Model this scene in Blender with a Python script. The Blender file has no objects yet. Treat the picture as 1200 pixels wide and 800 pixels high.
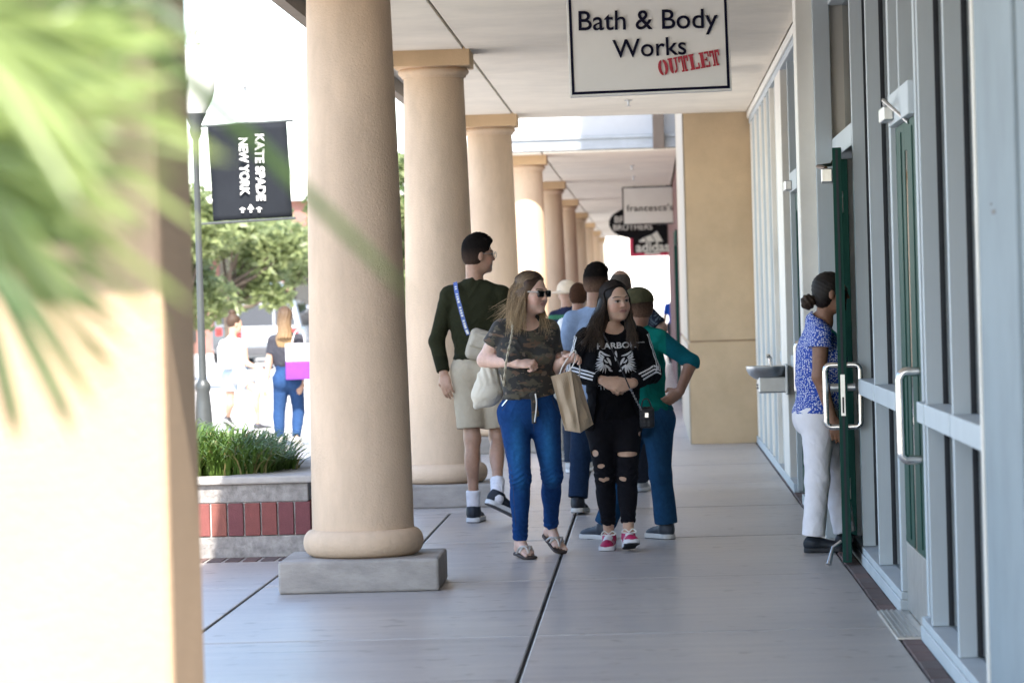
import bpy, bmesh, math, random
import numpy as np
from mathutils import Vector, Matrix

# ------------------------------------------------------------------ camera, sky, sun, exposure
scene = bpy.context.scene
COL = scene.collection
CAM_H, F_PX, ROLL = 1.45, 4000.0, 0.028          # eye height, focal length in 1200-px-wide pixels, camera roll
_F = Vector((-163.3, F_PX, -45.4)).normalized()
_R0 = _F.cross(Vector((0, 0, 1))).normalized()
_U0 = _R0.cross(_F).normalized()
_R = _R0 * math.cos(ROLL) - _U0 * math.sin(ROLL)
_U = _R0 * math.sin(ROLL) + _U0 * math.cos(ROLL)
cam_data = bpy.data.cameras.new('camera')
cam = bpy.data.objects.new('camera', cam_data)
COL.objects.link(cam)
cam.matrix_world = Matrix(((_R.x, _U.x, -_F.x, 0), (_R.y, _U.y, -_F.y, 0), (_R.z, _U.z, -_F.z, CAM_H), (0, 0, 0, 1)))
cam_data.sensor_width = 36.0
cam_data.lens = 36.0 * F_PX / 1200.0
cam_data.clip_start, cam_data.clip_end = 0.1, 3000
cam_data.dof.use_dof = True
cam_data.dof.focus_distance = 19.6
cam_data.dof.aperture_fstop = 4.8
scene.camera = cam

def at(px, py, Y):
    """point of the place seen at photo pixel (px, py), Y metres down the arcade"""
    d = _F * F_PX + _R * (px - 600.0) - _U * (py - 400.0)
    k = Y / d.y
    return Vector((d.x * k, Y, CAM_H + d.z * k))

SUN_DIR = Vector((-0.14, 0.95, -1.0)).normalized()      # the way the light travels
world = bpy.data.worlds.new('World')
scene.world = world
world.use_nodes = True
wn = world.node_tree
wn.nodes.clear()
_sky = wn.nodes.new('ShaderNodeTexSky')
_sky.sky_type = 'NISHITA'
_sky.sun_disc = False
_sky.sun_elevation = math.asin(-SUN_DIR.z)
_sky.sun_rotation = math.atan2(-SUN_DIR.x, -SUN_DIR.y)
_sky.dust_density = 1.2
_sky.air_density = 1.0
_bg = wn.nodes.new('ShaderNodeBackground')
_bg.inputs['Strength'].default_value = 0.115
_out = wn.nodes.new('ShaderNodeOutputWorld')
wn.links.new(_sky.outputs[0], _bg.inputs[0])
wn.links.new(_bg.outputs[0], _out.inputs[0])
sun_data = bpy.data.lights.new('sun', 'SUN')
sun_data.energy = 2.25
sun_data.angle = math.radians(0.53)
sun_data.color = (1.0, 0.95, 0.87)
sun = bpy.data.objects.new('sun', sun_data)
COL.objects.link(sun)
sun.rotation_euler = SUN_DIR.to_track_quat('-Z', 'Y').to_euler()
sun.location = (5, -8, 30)
scene.view_settings.view_transform = 'Standard'
scene.view_settings.look = 'None'
scene.view_settings.gamma = 1.0
scene.view_settings.use_curve_mapping = False
scene.view_settings.exposure = 2.52
scene.cycles.use_denoising = True
scene.cycles.max_bounces = 10
scene.cycles.diffuse_bounces = 6
scene.cycles.glossy_bounces = 5
scene.cycles.transmission_bounces = 6
scene.cycles.transparent_max_bounces = 12
scene.cycles.caustics_reflective = False
scene.cycles.caustics_refractive = False
scene.cycles.sample_clamp_indirect = 6.0

# ------------------------------------------------------------------ materials
MATS = {}
def _nodes(name):
    m = bpy.data.materials.new(name)
    m.use_nodes = True
    nt = m.node_tree
    b = nt.nodes['Principled BSDF']
    MATS[name] = m
    return m, nt, b

def _coord(nt, scale, kind='Object', sx=(1, 1, 1)):
    tc = nt.nodes.new('ShaderNodeTexCoord')
    mp = nt.nodes.new('ShaderNodeMapping')
    mp.inputs['Scale'].default_value = (scale * sx[0], scale * sx[1], scale * sx[2])
    nt.links.new(tc.outputs[kind], mp.inputs[0])
    return mp.outputs[0]

def _noise(nt, vec, detail=4, rough=0.55, scale=1.0):
    n = nt.nodes.new('ShaderNodeTexNoise')
    n.inputs['Scale'].default_value = scale
    n.inputs['Detail'].default_value = detail
    n.inputs['Roughness'].default_value = rough
    nt.links.new(vec, n.inputs['Vector'])
    return n.outputs['Fac']

def _ramp(nt, fac, stops, interp='LINEAR'):
    r = nt.nodes.new('ShaderNodeValToRGB')
    r.color_ramp.interpolation = interp
    el = r.color_ramp.elements
    while len(el) < len(stops):
        el.new(0.5)
    for e, (p, c) in zip(el, stops):
        e.position = p
        e.color = (c[0], c[1], c[2], 1)
    nt.links.new(fac, r.inputs[0])
    return r.outputs[0]

def _mix(nt, a, b, fac, mode='MIX'):
    m = nt.nodes.new('ShaderNodeMix')
    m.data_type = 'RGBA'
    m.blend_type = mode
    for s, v in ((m.inputs[0], fac), (m.inputs[6], a), (m.inputs[7], b)):
        if hasattr(v, 'is_output'):
            nt.links.new(v, s)
        elif isinstance(v, (int, float)):
            s.default_value = v
        else:
            s.default_value = (v[0], v[1], v[2], 1)
    return m.outputs[2]

def _bump(nt, b, fac, strength, dist):
    bp = nt.nodes.new('ShaderNodeBump')
    bp.inputs['Strength'].default_value = strength
    bp.inputs['Distance'].default_value = dist
    nt.links.new(fac, bp.inputs['Height'])
    nt.links.new(bp.outputs[0], b.inputs['Normal'])

def mat(name, col, rough=0.6, metal=0.0, vary=0.12, vscale=6.0, bump=0.0, bscale=60.0, sx=(1, 1, 1), stain=0.0,
        spec=0.5, sheen=0.0, bsx=None):
    """coloured surface with uneven tone, fine relief and optional stains"""
    if name in MATS:
        return MATS[name]
    m, nt, b = _nodes(name)
    b.inputs['Roughness'].default_value = rough
    b.inputs['Metallic'].default_value = metal
    b.inputs['Specular IOR Level'].default_value = spec
    if sheen:
        b.inputs['Sheen Weight'].default_value = sheen
    v = _coord(nt, vscale, sx=sx)
    f = _noise(nt, v, 6, 0.6)
    lo = [c * (1 - vary) for c in col]
    hi = [min(1, c * (1 + vary)) for c in col]
    c = _ramp(nt, f, [(0.3, lo), (0.7, hi)])
    if stain:
        f2 = _noise(nt, _coord(nt, 1.3, sx=sx), 7, 0.7)
        k = _ramp(nt, f2, [(0.42, (1, 1, 1)), (0.66, (1 - stain,) * 3)])
        c = _mix(nt, c, k, 1.0, 'MULTIPLY')
    nt.links.new(c, b.inputs['Base Color'])
    if bump:
        f3 = _noise(nt, _coord(nt, bscale, sx=bsx or sx), 5, 0.65)
        _bump(nt, b, f3, bump, 0.01)
    return m

def glass(name, tint=(0.9, 0.95, 0.94), rough=0.0, ior=1.5):
    if name in MATS:
        return MATS[name]
    m, nt, b = _nodes(name)
    nt.nodes.remove(b)
    tr = nt.nodes.new('ShaderNodeBsdfTransparent')
    tr.inputs[0].default_value = (*tint, 1)
    gl = nt.nodes.new('ShaderNodeBsdfGlossy')
    gl.inputs['Roughness'].default_value = rough
    fr = nt.nodes.new('ShaderNodeFresnel')
    fr.inputs['IOR'].default_value = ior
    mx = nt.nodes.new('ShaderNodeMixShader')
    nt.links.new(fr.outputs[0], mx.inputs[0])
    nt.links.new(tr.outputs[0], mx.inputs[1])
    nt.links.new(gl.outputs[0], mx.inputs[2])
    nt.links.new(mx.outputs[0], nt.nodes['Material Output'].inputs[0])
    return m

def leafmat(name, col, col2, rough=0.5, trans=0.35):
    if name in MATS:
        return MATS[name]
    m, nt, b = _nodes(name)
    f = _noise(nt, _coord(nt, 9.0), 3)
    c = _ramp(nt, f, [(0.32, col), (0.68, col2)])
    b.inputs['Roughness'].default_value = rough
    nt.links.new(c, b.inputs['Base Color'])
    t = nt.nodes.new('ShaderNodeBsdfTranslucent')
    nt.links.new(c, t.inputs[0])
    mx = nt.nodes.new('ShaderNodeMixShader')
    mx.inputs[0].default_value = trans
    nt.links.new(b.outputs[0], mx.inputs[1])
    nt.links.new(t.outputs[0], mx.inputs[2])
    nt.links.new(mx.outputs[0], nt.nodes['Material Output'].inputs[0])
    return m

# ------------------------------------------------------------------ mesh helpers
class MB:
    def __init__(s):
        s.v, s.f = [], []
    def add(s, vs, fs):
        o = len(s.v)
        s.v += [tuple(p) for p in vs]
        s.f += [tuple(i + o for i in q) for q in fs]
        return s
    def box(s, x0, x1, y0, y1, z0, z1):
        vs = [(x, y, z) for z in (z0, z1) for y in (y0, y1) for x in (x0, x1)]
        return s.add(vs, [(0, 2, 3, 1), (4, 5, 7, 6), (0, 1, 5, 4), (2, 6, 7, 3), (0, 4, 6, 2), (1, 3, 7, 5)])
    def lathe(s, prof, n=48, c=(0, 0, 0), cap=True):
        vs, fs = [], []
        for r, z in prof:
            for i in range(n):
                a = 2 * math.pi * i / n
                vs.append((c[0] + r * math.cos(a), c[1] + r * math.sin(a), c[2] + z))
        for j in range(len(prof) - 1):
            for i in range(n):
                k = (i + 1) % n
                fs.append((j * n + i, j * n + k, (j + 1) * n + k, (j + 1) * n + i))
        if cap:
            fs.append(tuple(range(n - 1, -1, -1)))
            fs.append(tuple(range((len(prof) - 1) * n, len(prof) * n)))
        return s.add(vs, fs)
    def tube(s, pts, r, n=8, cap=True):
        pts = [Vector(p) for p in pts]
        rs = r if isinstance(r, (list, tuple)) else [r] * len(pts)
        vs, fs = [], []
        up = Vector((0.13, 0.31, 0.94))
        for i, p in enumerate(pts):
            t = (pts[min(i + 1, len(pts) - 1)] - pts[max(i - 1, 0)]).normalized()
            a = t.cross(up)
            if a.length < 1e-3:
                a = t.cross(Vector((1, 0, 0)))
            a.normalize()
            b = t.cross(a)
            for k in range(n):
                w = 2 * math.pi * k / n
                vs.append(p + (a * math.cos(w) + b * math.sin(w)) * rs[i])
        for i in range(len(pts) - 1):
            for k in range(n):
                q = (k + 1) % n
                fs.append((i * n + k, i * n + q, (i + 1) * n + q, (i + 1) * n + k))
        if cap and n > 2:
            fs.append(tuple(range(n - 1, -1, -1)))
            fs.append(tuple(range((len(pts) - 1) * n, len(pts) * n)))
        return s.add(vs, fs)
    def prism(s, poly, axis, a, b):
        """closed outline in the two other axes, pulled from a to b along the axis"""
        n = len(poly)
        vs = []
        for t in (a, b):
            for p in poly:
                q = [p[0], p[1]]
                q.insert(axis, t)
                vs.append(tuple(q))
        fs = [tuple(range(n - 1, -1, -1)), tuple(range(n, 2 * n))]
        for i in range(n):
            k = (i + 1) % n
            fs.append((i, k, n + k, n + i))
        return s.add(vs, fs)
    def mesh(s, name, m=None, smooth=False):
        me = bpy.data.meshes.new(name)
        me.from_pydata(s.v, [], s.f)
        if m:
            me.materials.append(m)
        if smooth:
            me.polygons.foreach_set('use_smooth', [True] * len(me.polygons))
        me.update()
        return me
    def build(s, name, m, parent=None, smooth=False, bevel=0.0, loc=None, fix=True):
        me = s.mesh(name, m, smooth)
        if fix:
            bm = bmesh.new()
            bm.from_mesh(me)
            bmesh.ops.recalc_face_normals(bm, faces=bm.faces)
            bm.to_mesh(me)
            bm.free()
        return link(name, me, parent, bevel, loc, smooth)

def link(name, me, parent=None, bevel=0.0, loc=None, smooth=False):
    o = bpy.data.objects.new(name, me)
    COL.objects.link(o)
    if parent is not None:
        o.parent = parent
        # parts are given in world coordinates unless a place of their own is given
        if loc is None:
            o.matrix_parent_inverse = Matrix.Translation(-Vector(parent.location)) if not any(parent.rotation_euler) else parent.matrix_basis.inverted()
    if loc is not None:
        o.location = loc
    if bevel:
        md = o.modifiers.new('bevel', 'BEVEL')
        md.width = bevel
        md.segments = 2
        md.limit_method = 'ANGLE'
    if smooth:
        try:
            me.set_sharp_from_angle(angle=math.radians(42))
        except Exception:
            pass
    return o

def tag(o, label=None, cat=None, group=None, kind=None):
    for k, v in (('label', label), ('category', cat), ('group', group), ('kind', kind)):
        if v:
            o[k] = v
    return o

def thing(name, label, cat, loc=(0, 0, 0), group=None):
    o = bpy.data.objects.new(name, None)
    o.empty_display_size = 0.1
    COL.objects.link(o)
    o.location = loc
    return tag(o, label, cat, group)

def boxpart(name, m, parent, x0, x1, y0, y1, z0, z1, bevel=0.0):
    return MB().box(x0, x1, y0, y1, z0, z1).build(name, m, parent, bevel=bevel)

def piece_copy(src, name, parent, loc, rot=None, scale=None):
    o = src.copy()
    o.name = name
    COL.objects.link(o)
    o.parent = parent
    o.location = loc
    if rot is not None:
        o.rotation_euler = rot
    if scale is not None:
        o.scale = scale
    return o

def text_mesh(body, size=1.0, extrude=0.01, offset=0.0, shear=0.0, spacing=1.0, align='CENTER'):
    cu = bpy.data.curves.new('lettering', 'FONT')
    cu.body = body
    cu.size = size
    cu.extrude = extrude
    cu.offset = offset
    cu.shear = shear
    cu.space_character = spacing
    cu.align_x = align
    cu.align_y = 'CENTER'
    cu.resolution_u = 4
    o = bpy.data.objects.new('lettering', cu)
    COL.objects.link(o)
    bpy.context.view_layer.update()
    me = bpy.data.meshes.new_from_object(o.evaluated_get(bpy.context.evaluated_depsgraph_get()))
    bpy.data.objects.remove(o)
    bpy.data.curves.remove(cu)
    return me

def text_part(body, m, parent, M, width=None, height=None, **kw):
    """lettering as a solid: lies in its own XY plane, fitted to a width (and height), then moved by matrix M"""
    me = text_mesh(body, **kw)
    co = np.array([v.co[:] for v in me.vertices])
    lo, hi = co.min(0), co.max(0)
    c = (lo + hi) / 2
    sx = width / (hi[0] - lo[0]) if width else 1.0
    sy = height / (hi[1] - lo[1]) if height else sx
    for v in me.vertices:
        v.co = M @ Vector(((v.co.x - c[0]) * sx, (v.co.y - c[1]) * sy, v.co.z))
    me.materials.append(m)
    return link('lettering', me, parent)

def face_cam(x, y, z, roll=0.0, yaw=0.0):
    """frame for lettering that looks towards -Y at (x, y, z), turned in its own plane by roll"""
    return Matrix.Translation((x, y, z)) @ Matrix.Rotation(yaw, 4, 'Z') @ Matrix.Rotation(math.pi / 2, 4, 'X') @ Matrix.Rotation(roll, 4, 'Z')
# ------------------------------------------------------------------ bodies: smooth distance fields turned into one skin
V3 = lambda *a: np.array(a[0] if len(a) == 1 else a, dtype=np.float64)
def nrm(v):
    v = np.asarray(v, float)
    return v / (np.linalg.norm(v) + 1e-12)

class Field:
    def __init__(s, res=0.006):
        s.ops, s.res, s.pad = [], res, 0.0
    def _op(s, mode, lo, hi, fn, k):
        s.ops.append((mode, np.asarray(lo, float), np.asarray(hi, float), fn, k))
        return s
    def cone(s, a, b, ra, rb, k=0.02, flat=False, flat0=False, squash=None, mode='add'):
        """tapered limb; flat cuts it square at b (flat0 at a); squash=(dir, factor) thins it along dir"""
        a, b = V3(a), V3(b)
        ba = b - a
        L2 = max(ba @ ba, 1e-9)
        u = ba / math.sqrt(L2)
        def fn(P):
            d = P - a
            if squash is not None:
                n, f = squash
                d = d + (d @ n)[:, None] * n * (1 / f - 1)
            t = np.clip(d @ ba / L2, 0, 1)
            q = d - t[:, None] * ba
            r = np.sqrt((q * q).sum(1)) - (ra + (rb - ra) * t)
            if flat:
                r = np.maximum(r, (P - b) @ u)
            if flat0:
                r = np.maximum(r, -((P - a) @ u))
            return r
        m = max(ra, rb)
        return s._op(mode, np.minimum(a, b) - m, np.maximum(a, b) + m, fn, k)
    def ell(s, c, rad, R=None, k=0.02, mode='add'):
        """ellipsoid with radii along the rows of R"""
        c = V3(c)
        R = np.eye(3) if R is None else np.asarray(R, float)
        rad = np.asarray(rad, float)
        def fn(P):
            q = (P - c) @ R.T
            k0 = np.sqrt(((q / rad) ** 2).sum(1)) + 1e-9
            k1 = np.sqrt(((q / rad ** 2) ** 2).sum(1)) + 1e-9
            return k0 * (k0 - 1) / k1
        m = rad.max()
        return s._op(mode, c - m, c + m, fn, k)
    def box(s, c, half, R=None, rnd=0.01, k=0.01, mode='add'):
        c = V3(c)
        R = np.eye(3) if R is None else np.asarray(R, float)
        half = np.asarray(half, float) - rnd
        def fn(P):
            q = np.abs((P - c) @ R.T) - half
            return np.sqrt((np.maximum(q, 0) ** 2).sum(1)) + np.minimum(q.max(1), 0) - rnd
        m = np.linalg.norm(half) + rnd
        return s._op(mode, c - m, c + m, fn, k)
    def free(s, lo, hi, fn, k=0.01, mode='add'):
        return s._op(mode, lo, hi, fn, k)
    def plane(s, p, n):
        """cut everything away on the side n points to"""
        p, n = V3(p), nrm(n)
        s.ops.append(('cut', p, n, None, 0))
        return s
    def fold(s, amp, fn):
        s.ops.append(('fold', None, None, fn, amp))
        return s
    def mesh(s, smooth=1):
        h = s.res
        adds = [o for o in s.ops if o[0] == 'add']
        lo = np.min([o[1] for o in adds], 0) - 0.03
        hi = np.max([o[2] for o in adds], 0) + 0.03
        n = np.ceil((hi - lo) / h).astype(int) + 1
        vol = np.full(n, 0.08, np.float32)
        ax = [lo[i] + h * np.arange(n[i]) for i in range(3)]
        def region(a, b):
            i0 = np.clip(np.floor((a - lo) / h).astype(int), 0, n - 1)
            i1 = np.clip(np.ceil((b - lo) / h).astype(int) + 1, 1, n)
            return i0, i1
        def pts(i0, i1):
            g = np.meshgrid(ax[0][i0[0]:i1[0]], ax[1][i0[1]:i1[1]], ax[2][i0[2]:i1[2]], indexing='ij')
            return np.stack([x.ravel() for x in g], 1)
        for mode, a, b, fn, k in s.ops:
            if mode in ('add', 'sub'):
                i0, i1 = region(a - 0.035 - k, b + 0.035 + k)
                sl = tuple(slice(p, q) for p, q in zip(i0, i1))
                sub = vol[sl]
                if sub.size == 0:
                    continue
                d = fn(pts(i0, i1)).reshape(sub.shape).astype(np.float32)
                if mode == 'add':
                    t = np.clip(0.5 + 0.5 * (sub - d) / max(k, 1e-6), 0, 1)
                    vol[sl] = sub * (1 - t) + d * t - k * t * (1 - t)
                else:
                    d = -d
                    t = np.clip(0.5 - 0.5 * (sub - d) / max(k, 1e-6), 0, 1)
                    vol[sl] = sub * (1 - t) + d * t + k * t * (1 - t)
            elif mode == 'fold':
                idx = np.nonzero(np.abs(vol) < 0.02)
                P = np.stack([ax[i][idx[i]] for i in range(3)], 1)
                vol[idx] += (k * fn(P)).astype(np.float32)
            else:
                g = ((ax[0] - a[0]) * b[0])[:, None, None] + ((ax[1] - a[1]) * b[1])[None, :, None] + ((ax[2] - a[2]) * b[2])[None, None, :]
                vol = np.maximum(vol, g.astype(np.float32))
        # surface nets
        S = vol < 0
        quads = []
        edges = []
        for axn in range(3):
            sl0 = [slice(None)] * 3; sl1 = [slice(None)] * 3
            sl0[axn] = slice(0, -1); sl1[axn] = slice(1, None)
            x0, x1 = S[tuple(sl0)], S[tuple(sl1)]
            idx = np.argwhere(x0 != x1)
            if len(idx) == 0:
                continue
            e = np.zeros(3, int); e[axn] = 1
            o1, o2 = [i for i in range(3) if i != axn]
            ok = (idx[:, o1] > 0) & (idx[:, o2] > 0) & (idx[:, o1] < n[o1] - 1) & (idx[:, o2] < n[o2] - 1)
            idx = idx[ok]
            v0 = vol[tuple(idx.T)]; v1 = vol[tuple((idx + e).T)]
            t = v0 / (v0 - v1)
            p = idx + t[:, None] * e
            inside0 = S[tuple(idx.T)]
            cells = []
            for (d1, d2) in ((0, 0), (1, 0), (1, 1), (0, 1)):
                c = idx.copy(); c[:, o1] -= d1; c[:, o2] -= d2
                ci = np.ravel_multi_index(tuple(c.T), n - 1)
                cells.append(ci); edges.append((ci, p))
            q = np.stack(cells, 1)
            flip = inside0 if axn != 1 else ~inside0
            q[~flip] = q[~flip][:, ::-1]
            quads.append(q)
        ci = np.concatenate([e[0] for e in edges]); pp = np.concatenate([e[1] for e in edges])
        flat, inv = np.unique(ci, return_inverse=True)
        cnt = np.bincount(inv)
        P = np.stack([np.bincount(inv, pp[:, i]) for i in range(3)], 1) / cnt[:, None]
        F = np.searchsorted(flat, np.concatenate(quads))
        P = lo + P * h
        for _ in range(smooth):
            src = np.concatenate([F[:, i] for i in range(4)] + [F[:, (i + 1) % 4] for i in range(4)])
            dst = np.concatenate([F[:, (i + 1) % 4] for i in range(4)] + [F[:, i] for i in range(4)])
            c = np.bincount(src, minlength=len(P))
            A = np.stack([np.bincount(src, P[dst, i], minlength=len(P)) for i in range(3)], 1)
            P = P * 0.5 + 0.5 * A / c[:, None]
        return P, F
    def build(s, name, m, parent, color=None, smooth=1):
        P, F = s.mesh(smooth)
        me = bpy.data.meshes.new(name)
        me.vertices.add(len(P)); me.vertices.foreach_set('co', P.astype(np.float32).ravel())
        me.loops.add(F.size); me.loops.foreach_set('vertex_index', F.astype(np.int32).ravel())
        me.polygons.add(len(F)); me.polygons.foreach_set('loop_start', (np.arange(len(F)) * 4).astype(np.int32))
        me.polygons.foreach_set('use_smooth', np.ones(len(F), bool))
        me.update(); me.validate()
        me.materials.append(m)
        if color is not None:
            c = color(P)
            at_ = me.color_attributes.new('Col', 'FLOAT_COLOR', 'POINT')
            at_.data.foreach_set('color', np.concatenate([c, np.ones((len(c), 1))], 1).astype(np.float32).ravel())
        return link(name, me, parent)

def vcmat(name, rough=0.6, bump=0.0, bscale=300, spec=0.4, sheen=0.0, var=0.06, vscale=20, sss=0.0, bsx=(1, 1, 1), wrinkle=0.0):
    """material that takes its base colour from the mesh's own colour layer"""
    if name in MATS:
        return MATS[name]
    m, nt, b = _nodes(name)
    a = nt.nodes.new('ShaderNodeAttribute'); a.attribute_name = 'Col'
    f = _noise(nt, _coord(nt, vscale), 5, 0.6)
    c = _mix(nt, a.outputs['Color'], _ramp(nt, f, [(0.3, (1 - var,) * 3), (0.7, (1 + var,) * 3)]), 1.0, 'MULTIPLY')
    nt.links.new(c, b.inputs['Base Color'])
    b.inputs['Roughness'].default_value = rough
    b.inputs['Specular IOR Level'].default_value = spec
    if sheen:
        b.inputs['Sheen Weight'].default_value = sheen
    if sss:
        b.inputs['Subsurface Weight'].default_value = sss
        b.inputs['Subsurface Radius'].default_value = (0.02, 0.008, 0.004)
        b.inputs['Subsurface Scale'].default_value = 0.3
    if wrinkle:
        # soft creases: ridged, warped noise, then the weave on top
        n = nt.nodes.new('ShaderNodeTexNoise')
        n.inputs['Scale'].default_value = 1.0; n.inputs['Detail'].default_value = 2; n.inputs['Distortion'].default_value = 1.1
        nt.links.new(_coord(nt, 13, sx=(1.0, 1.0, 0.8)), n.inputs['Vector'])
        b1 = nt.nodes.new('ShaderNodeBump'); b1.inputs['Strength'].default_value = wrinkle; b1.inputs['Distance'].default_value = 0.03
        nt.links.new(n.outputs['Fac'], b1.inputs['Height'])
        b2 = nt.nodes.new('ShaderNodeBump'); b2.inputs['Strength'].default_value = bump; b2.inputs['Distance'].default_value = 0.004
        nt.links.new(_noise(nt, _coord(nt, bscale, sx=bsx), 4, 0.6), b2.inputs['Height'])
        nt.links.new(b1.outputs[0], b2.inputs['Normal']); nt.links.new(b2.outputs[0], b.inputs['Normal'])
    elif bump:
        _bump(nt, b, _noise(nt, _coord(nt, bscale, sx=bsx), 4, 0.6), bump, 0.004)
    return m
M_SKIN = vcmat('skin', 0.46, 0.18, 250, spec=0.4, var=0.10, vscale=38, sss=0.12)
M_CLOTH = vcmat('cloth', 0.9, 0.25, 420, spec=0.1, var=0.10, vscale=25, wrinkle=0.42)
M_DENIM = vcmat('denim', 0.88, 0.35, 500, spec=0.12, var=0.14, vscale=45, bsx=(1, 1, 2), wrinkle=0.32)
M_PLAIN = vcmat('plain_cloth', 0.9, 0.2, 420, spec=0.1, var=0.03, vscale=25, wrinkle=0.3)
M_CROP = vcmat('cropped_hair', 0.85, 0.6, 300, spec=0.06, var=0.3, vscale=120)
M_SHOE = vcmat('shoe', 0.55, 0.1, 200, spec=0.4)
M_HAIR = vcmat('hair', 0.55, 0.5, 420, spec=0.28, var=0.3, vscale=120, bsx=(1, 1, 0.06))

def frame(yaw, pitch=0.0, roll=0.0):
    """rows: right hand side of the image-facing viewer's x for the figure (its left), forward, up"""
    f = V3(math.sin(yaw) * math.cos(pitch), -math.cos(yaw) * math.cos(pitch), math.sin(pitch))
    r = nrm(np.cross(f, V3(0, 0, 1)))
    u = np.cross(r, f)
    if roll:
        r, u = r * math.cos(roll) + u * math.sin(roll), u * math.cos(roll) - r * math.sin(roll)
    return np.array([r, f, u])

def folds(scale=1.0, seed=0.0):
    """soft swells with sharper creases running across the limbs"""
    def fn(P):
        x, y, z = P[:, 0] * scale + seed, P[:, 1] * scale, P[:, 2] * scale
        a = np.sin(z * 44 + 3.4 * np.sin(x * 17 + y * 13 + seed) + 0.9 * np.sin(x * 61 + seed))
        ridge = 1 - 2.4 * np.abs(a) ** 0.6
        m = 0.5 + 0.5 * np.sin(x * 23 - z * 12 + 2.1 * np.sin(z * 9 + seed) + y * 17)
        soft = np.sin(z * 21 + 2.2 * np.sin(x * 19 + seed)) * np.sin(x * 27 + y * 25 + seed)
        return -0.75 * ridge * m + 0.7 * soft
    return fn

def head_ops(F, c, R, s=1.0, full=1.0, male=False, ears=True):
    c = V3(c)
    r, f, u = R
    o = lambda a, b, d: c + s * (r * a + f * b + u * d)
    F.ell(o(0, -0.010, 0.022), s * V3(0.073, 0.092, 0.088), R, 0.02)
    F.ell(o(0, 0.022, -0.030), s * V3(0.060 * full, 0.068, 0.082), R, 0.03)
    F.ell(o(0, 0.034, -0.082), s * V3(0.047 * full, 0.044, 0.036), R, 0.03)
    F.ell(o(0, 0.072, -0.099), s * V3(0.020, 0.016, 0.016), R, 0.02)
    for q in (-1, 1):
        F.ell(o(q * 0.036, 0.056, -0.042), s * V3(0.024 * full, 0.024, 0.026), R, 0.02)
        F.cone(o(q * 0.012, 0.088, 0.014), o(q * 0.045, 0.068, 0.014), 0.010 * s, 0.009 * s, 0.014)
        F.ell(o(q * 0.031, 0.096, -0.006), s * V3(0.017, 0.013, 0.010), R, 0.010, 'sub')
        F.ell(o(q * 0.031, 0.0735, -0.007), s * V3(0.0135, 0.0125, 0.0125), R, 0.003)
        if ears:
            F.ell(o(q * 0.075, -0.010, -0.014), s * V3(0.009, 0.019, 0.031), R, 0.006)
    F.cone(o(0, 0.086, 0.002), o(0, 0.1025, -0.033), 0.0075 * s, 0.0100 * s, 0.010)
    for q in (-1, 1):
        F.ell(o(q * 0.0105, 0.094, -0.036), s * V3(0.0075, 0.008, 0.0065), R, 0.006)
    F.ell(o(0, 0.0835, -0.0585), s * V3(0.0245, 0.0088, 0.0060), R, 0.006)
    F.ell(o(0, 0.0825, -0.0695), s * V3(0.0215, 0.0090, 0.0066), R, 0.006)
    return o

def face_paint(c, R, skin, s=1.0, hair=(0.02, 0.014, 0.01), lips=(0.42, 0.16, 0.14), brow=1.0, stubble=None, scalp=None):
    c = V3(c)
    skin, hair, lips = V3(skin), V3(hair), V3(lips)
    def paint(P, C):
        L = ((P - c) @ R.T) / s
        near = np.linalg.norm(L, axis=1) < 0.16
        def put(mask, col, a=1.0):
            m = mask & near
            C[m] = C[m] * (1 - a) + V3(col) * a
        x, y, z = np.abs(L[:, 0]), L[:, 1], L[:, 2]
        put((((x - 0.045) / 0.03) ** 2 + ((z + 0.042) / 0.026) ** 2 < 1) & (y > 0.03), skin * V3(1.08, 0.86, 0.84), 0.5)
        put((x < 0.018) & (z < -0.02) & (z > -0.045) & (y > 0.085), skin * V3(1.06, 0.88, 0.86), 0.5)
        if stubble is not None:
            put((z < -0.045) & (y > -0.02) & (z > -0.12), stubble, 0.35)
        put((((x) / 0.026) ** 2 + ((z + 0.0645) / 0.0112) ** 2 < 1) & (y > 0.06), lips, 0.8)
        put((x < 0.020) & (np.abs(z + 0.0638) < 0.0018) & (y > 0.065), lips * 0.35, 0.8)
        put((((x - 0.033) / 0.023) ** 2 + ((z - 0.0215 + 9.0 * (x - 0.036) ** 2) / 0.0042) ** 2 < 1) & (y > 0.045), hair, brow * 0.85)
        put((((x - 0.031) / 0.0150) ** 2 + ((z + 0.0070) / 0.0058) ** 2 < 1) & (y > 0.06), (0.36, 0.31, 0.28))
        put((((x - 0.031) / 0.0070) ** 2 + ((z + 0.0065) / 0.0062) ** 2 < 1) & (y > 0.06), (0.025, 0.014, 0.01))
        put((((x - 0.032) / 0.0185) ** 2 + ((z - 0.0015 + 0.25 * np.abs(x - 0.031)) / 0.0036) ** 2 < 1) & (y > 0.055), hair, 0.9)
        if scalp is not None:
            put((z > 0.035 - 0.55 * np.clip(-y, -0.02, 0.08) ** 1 * 1.0 - 0.0) & (y < 0.075) & (y < 0.05 + 0.6 * (z - 0.02)), scalp, 0.9)
        return C
    return paint

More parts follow.
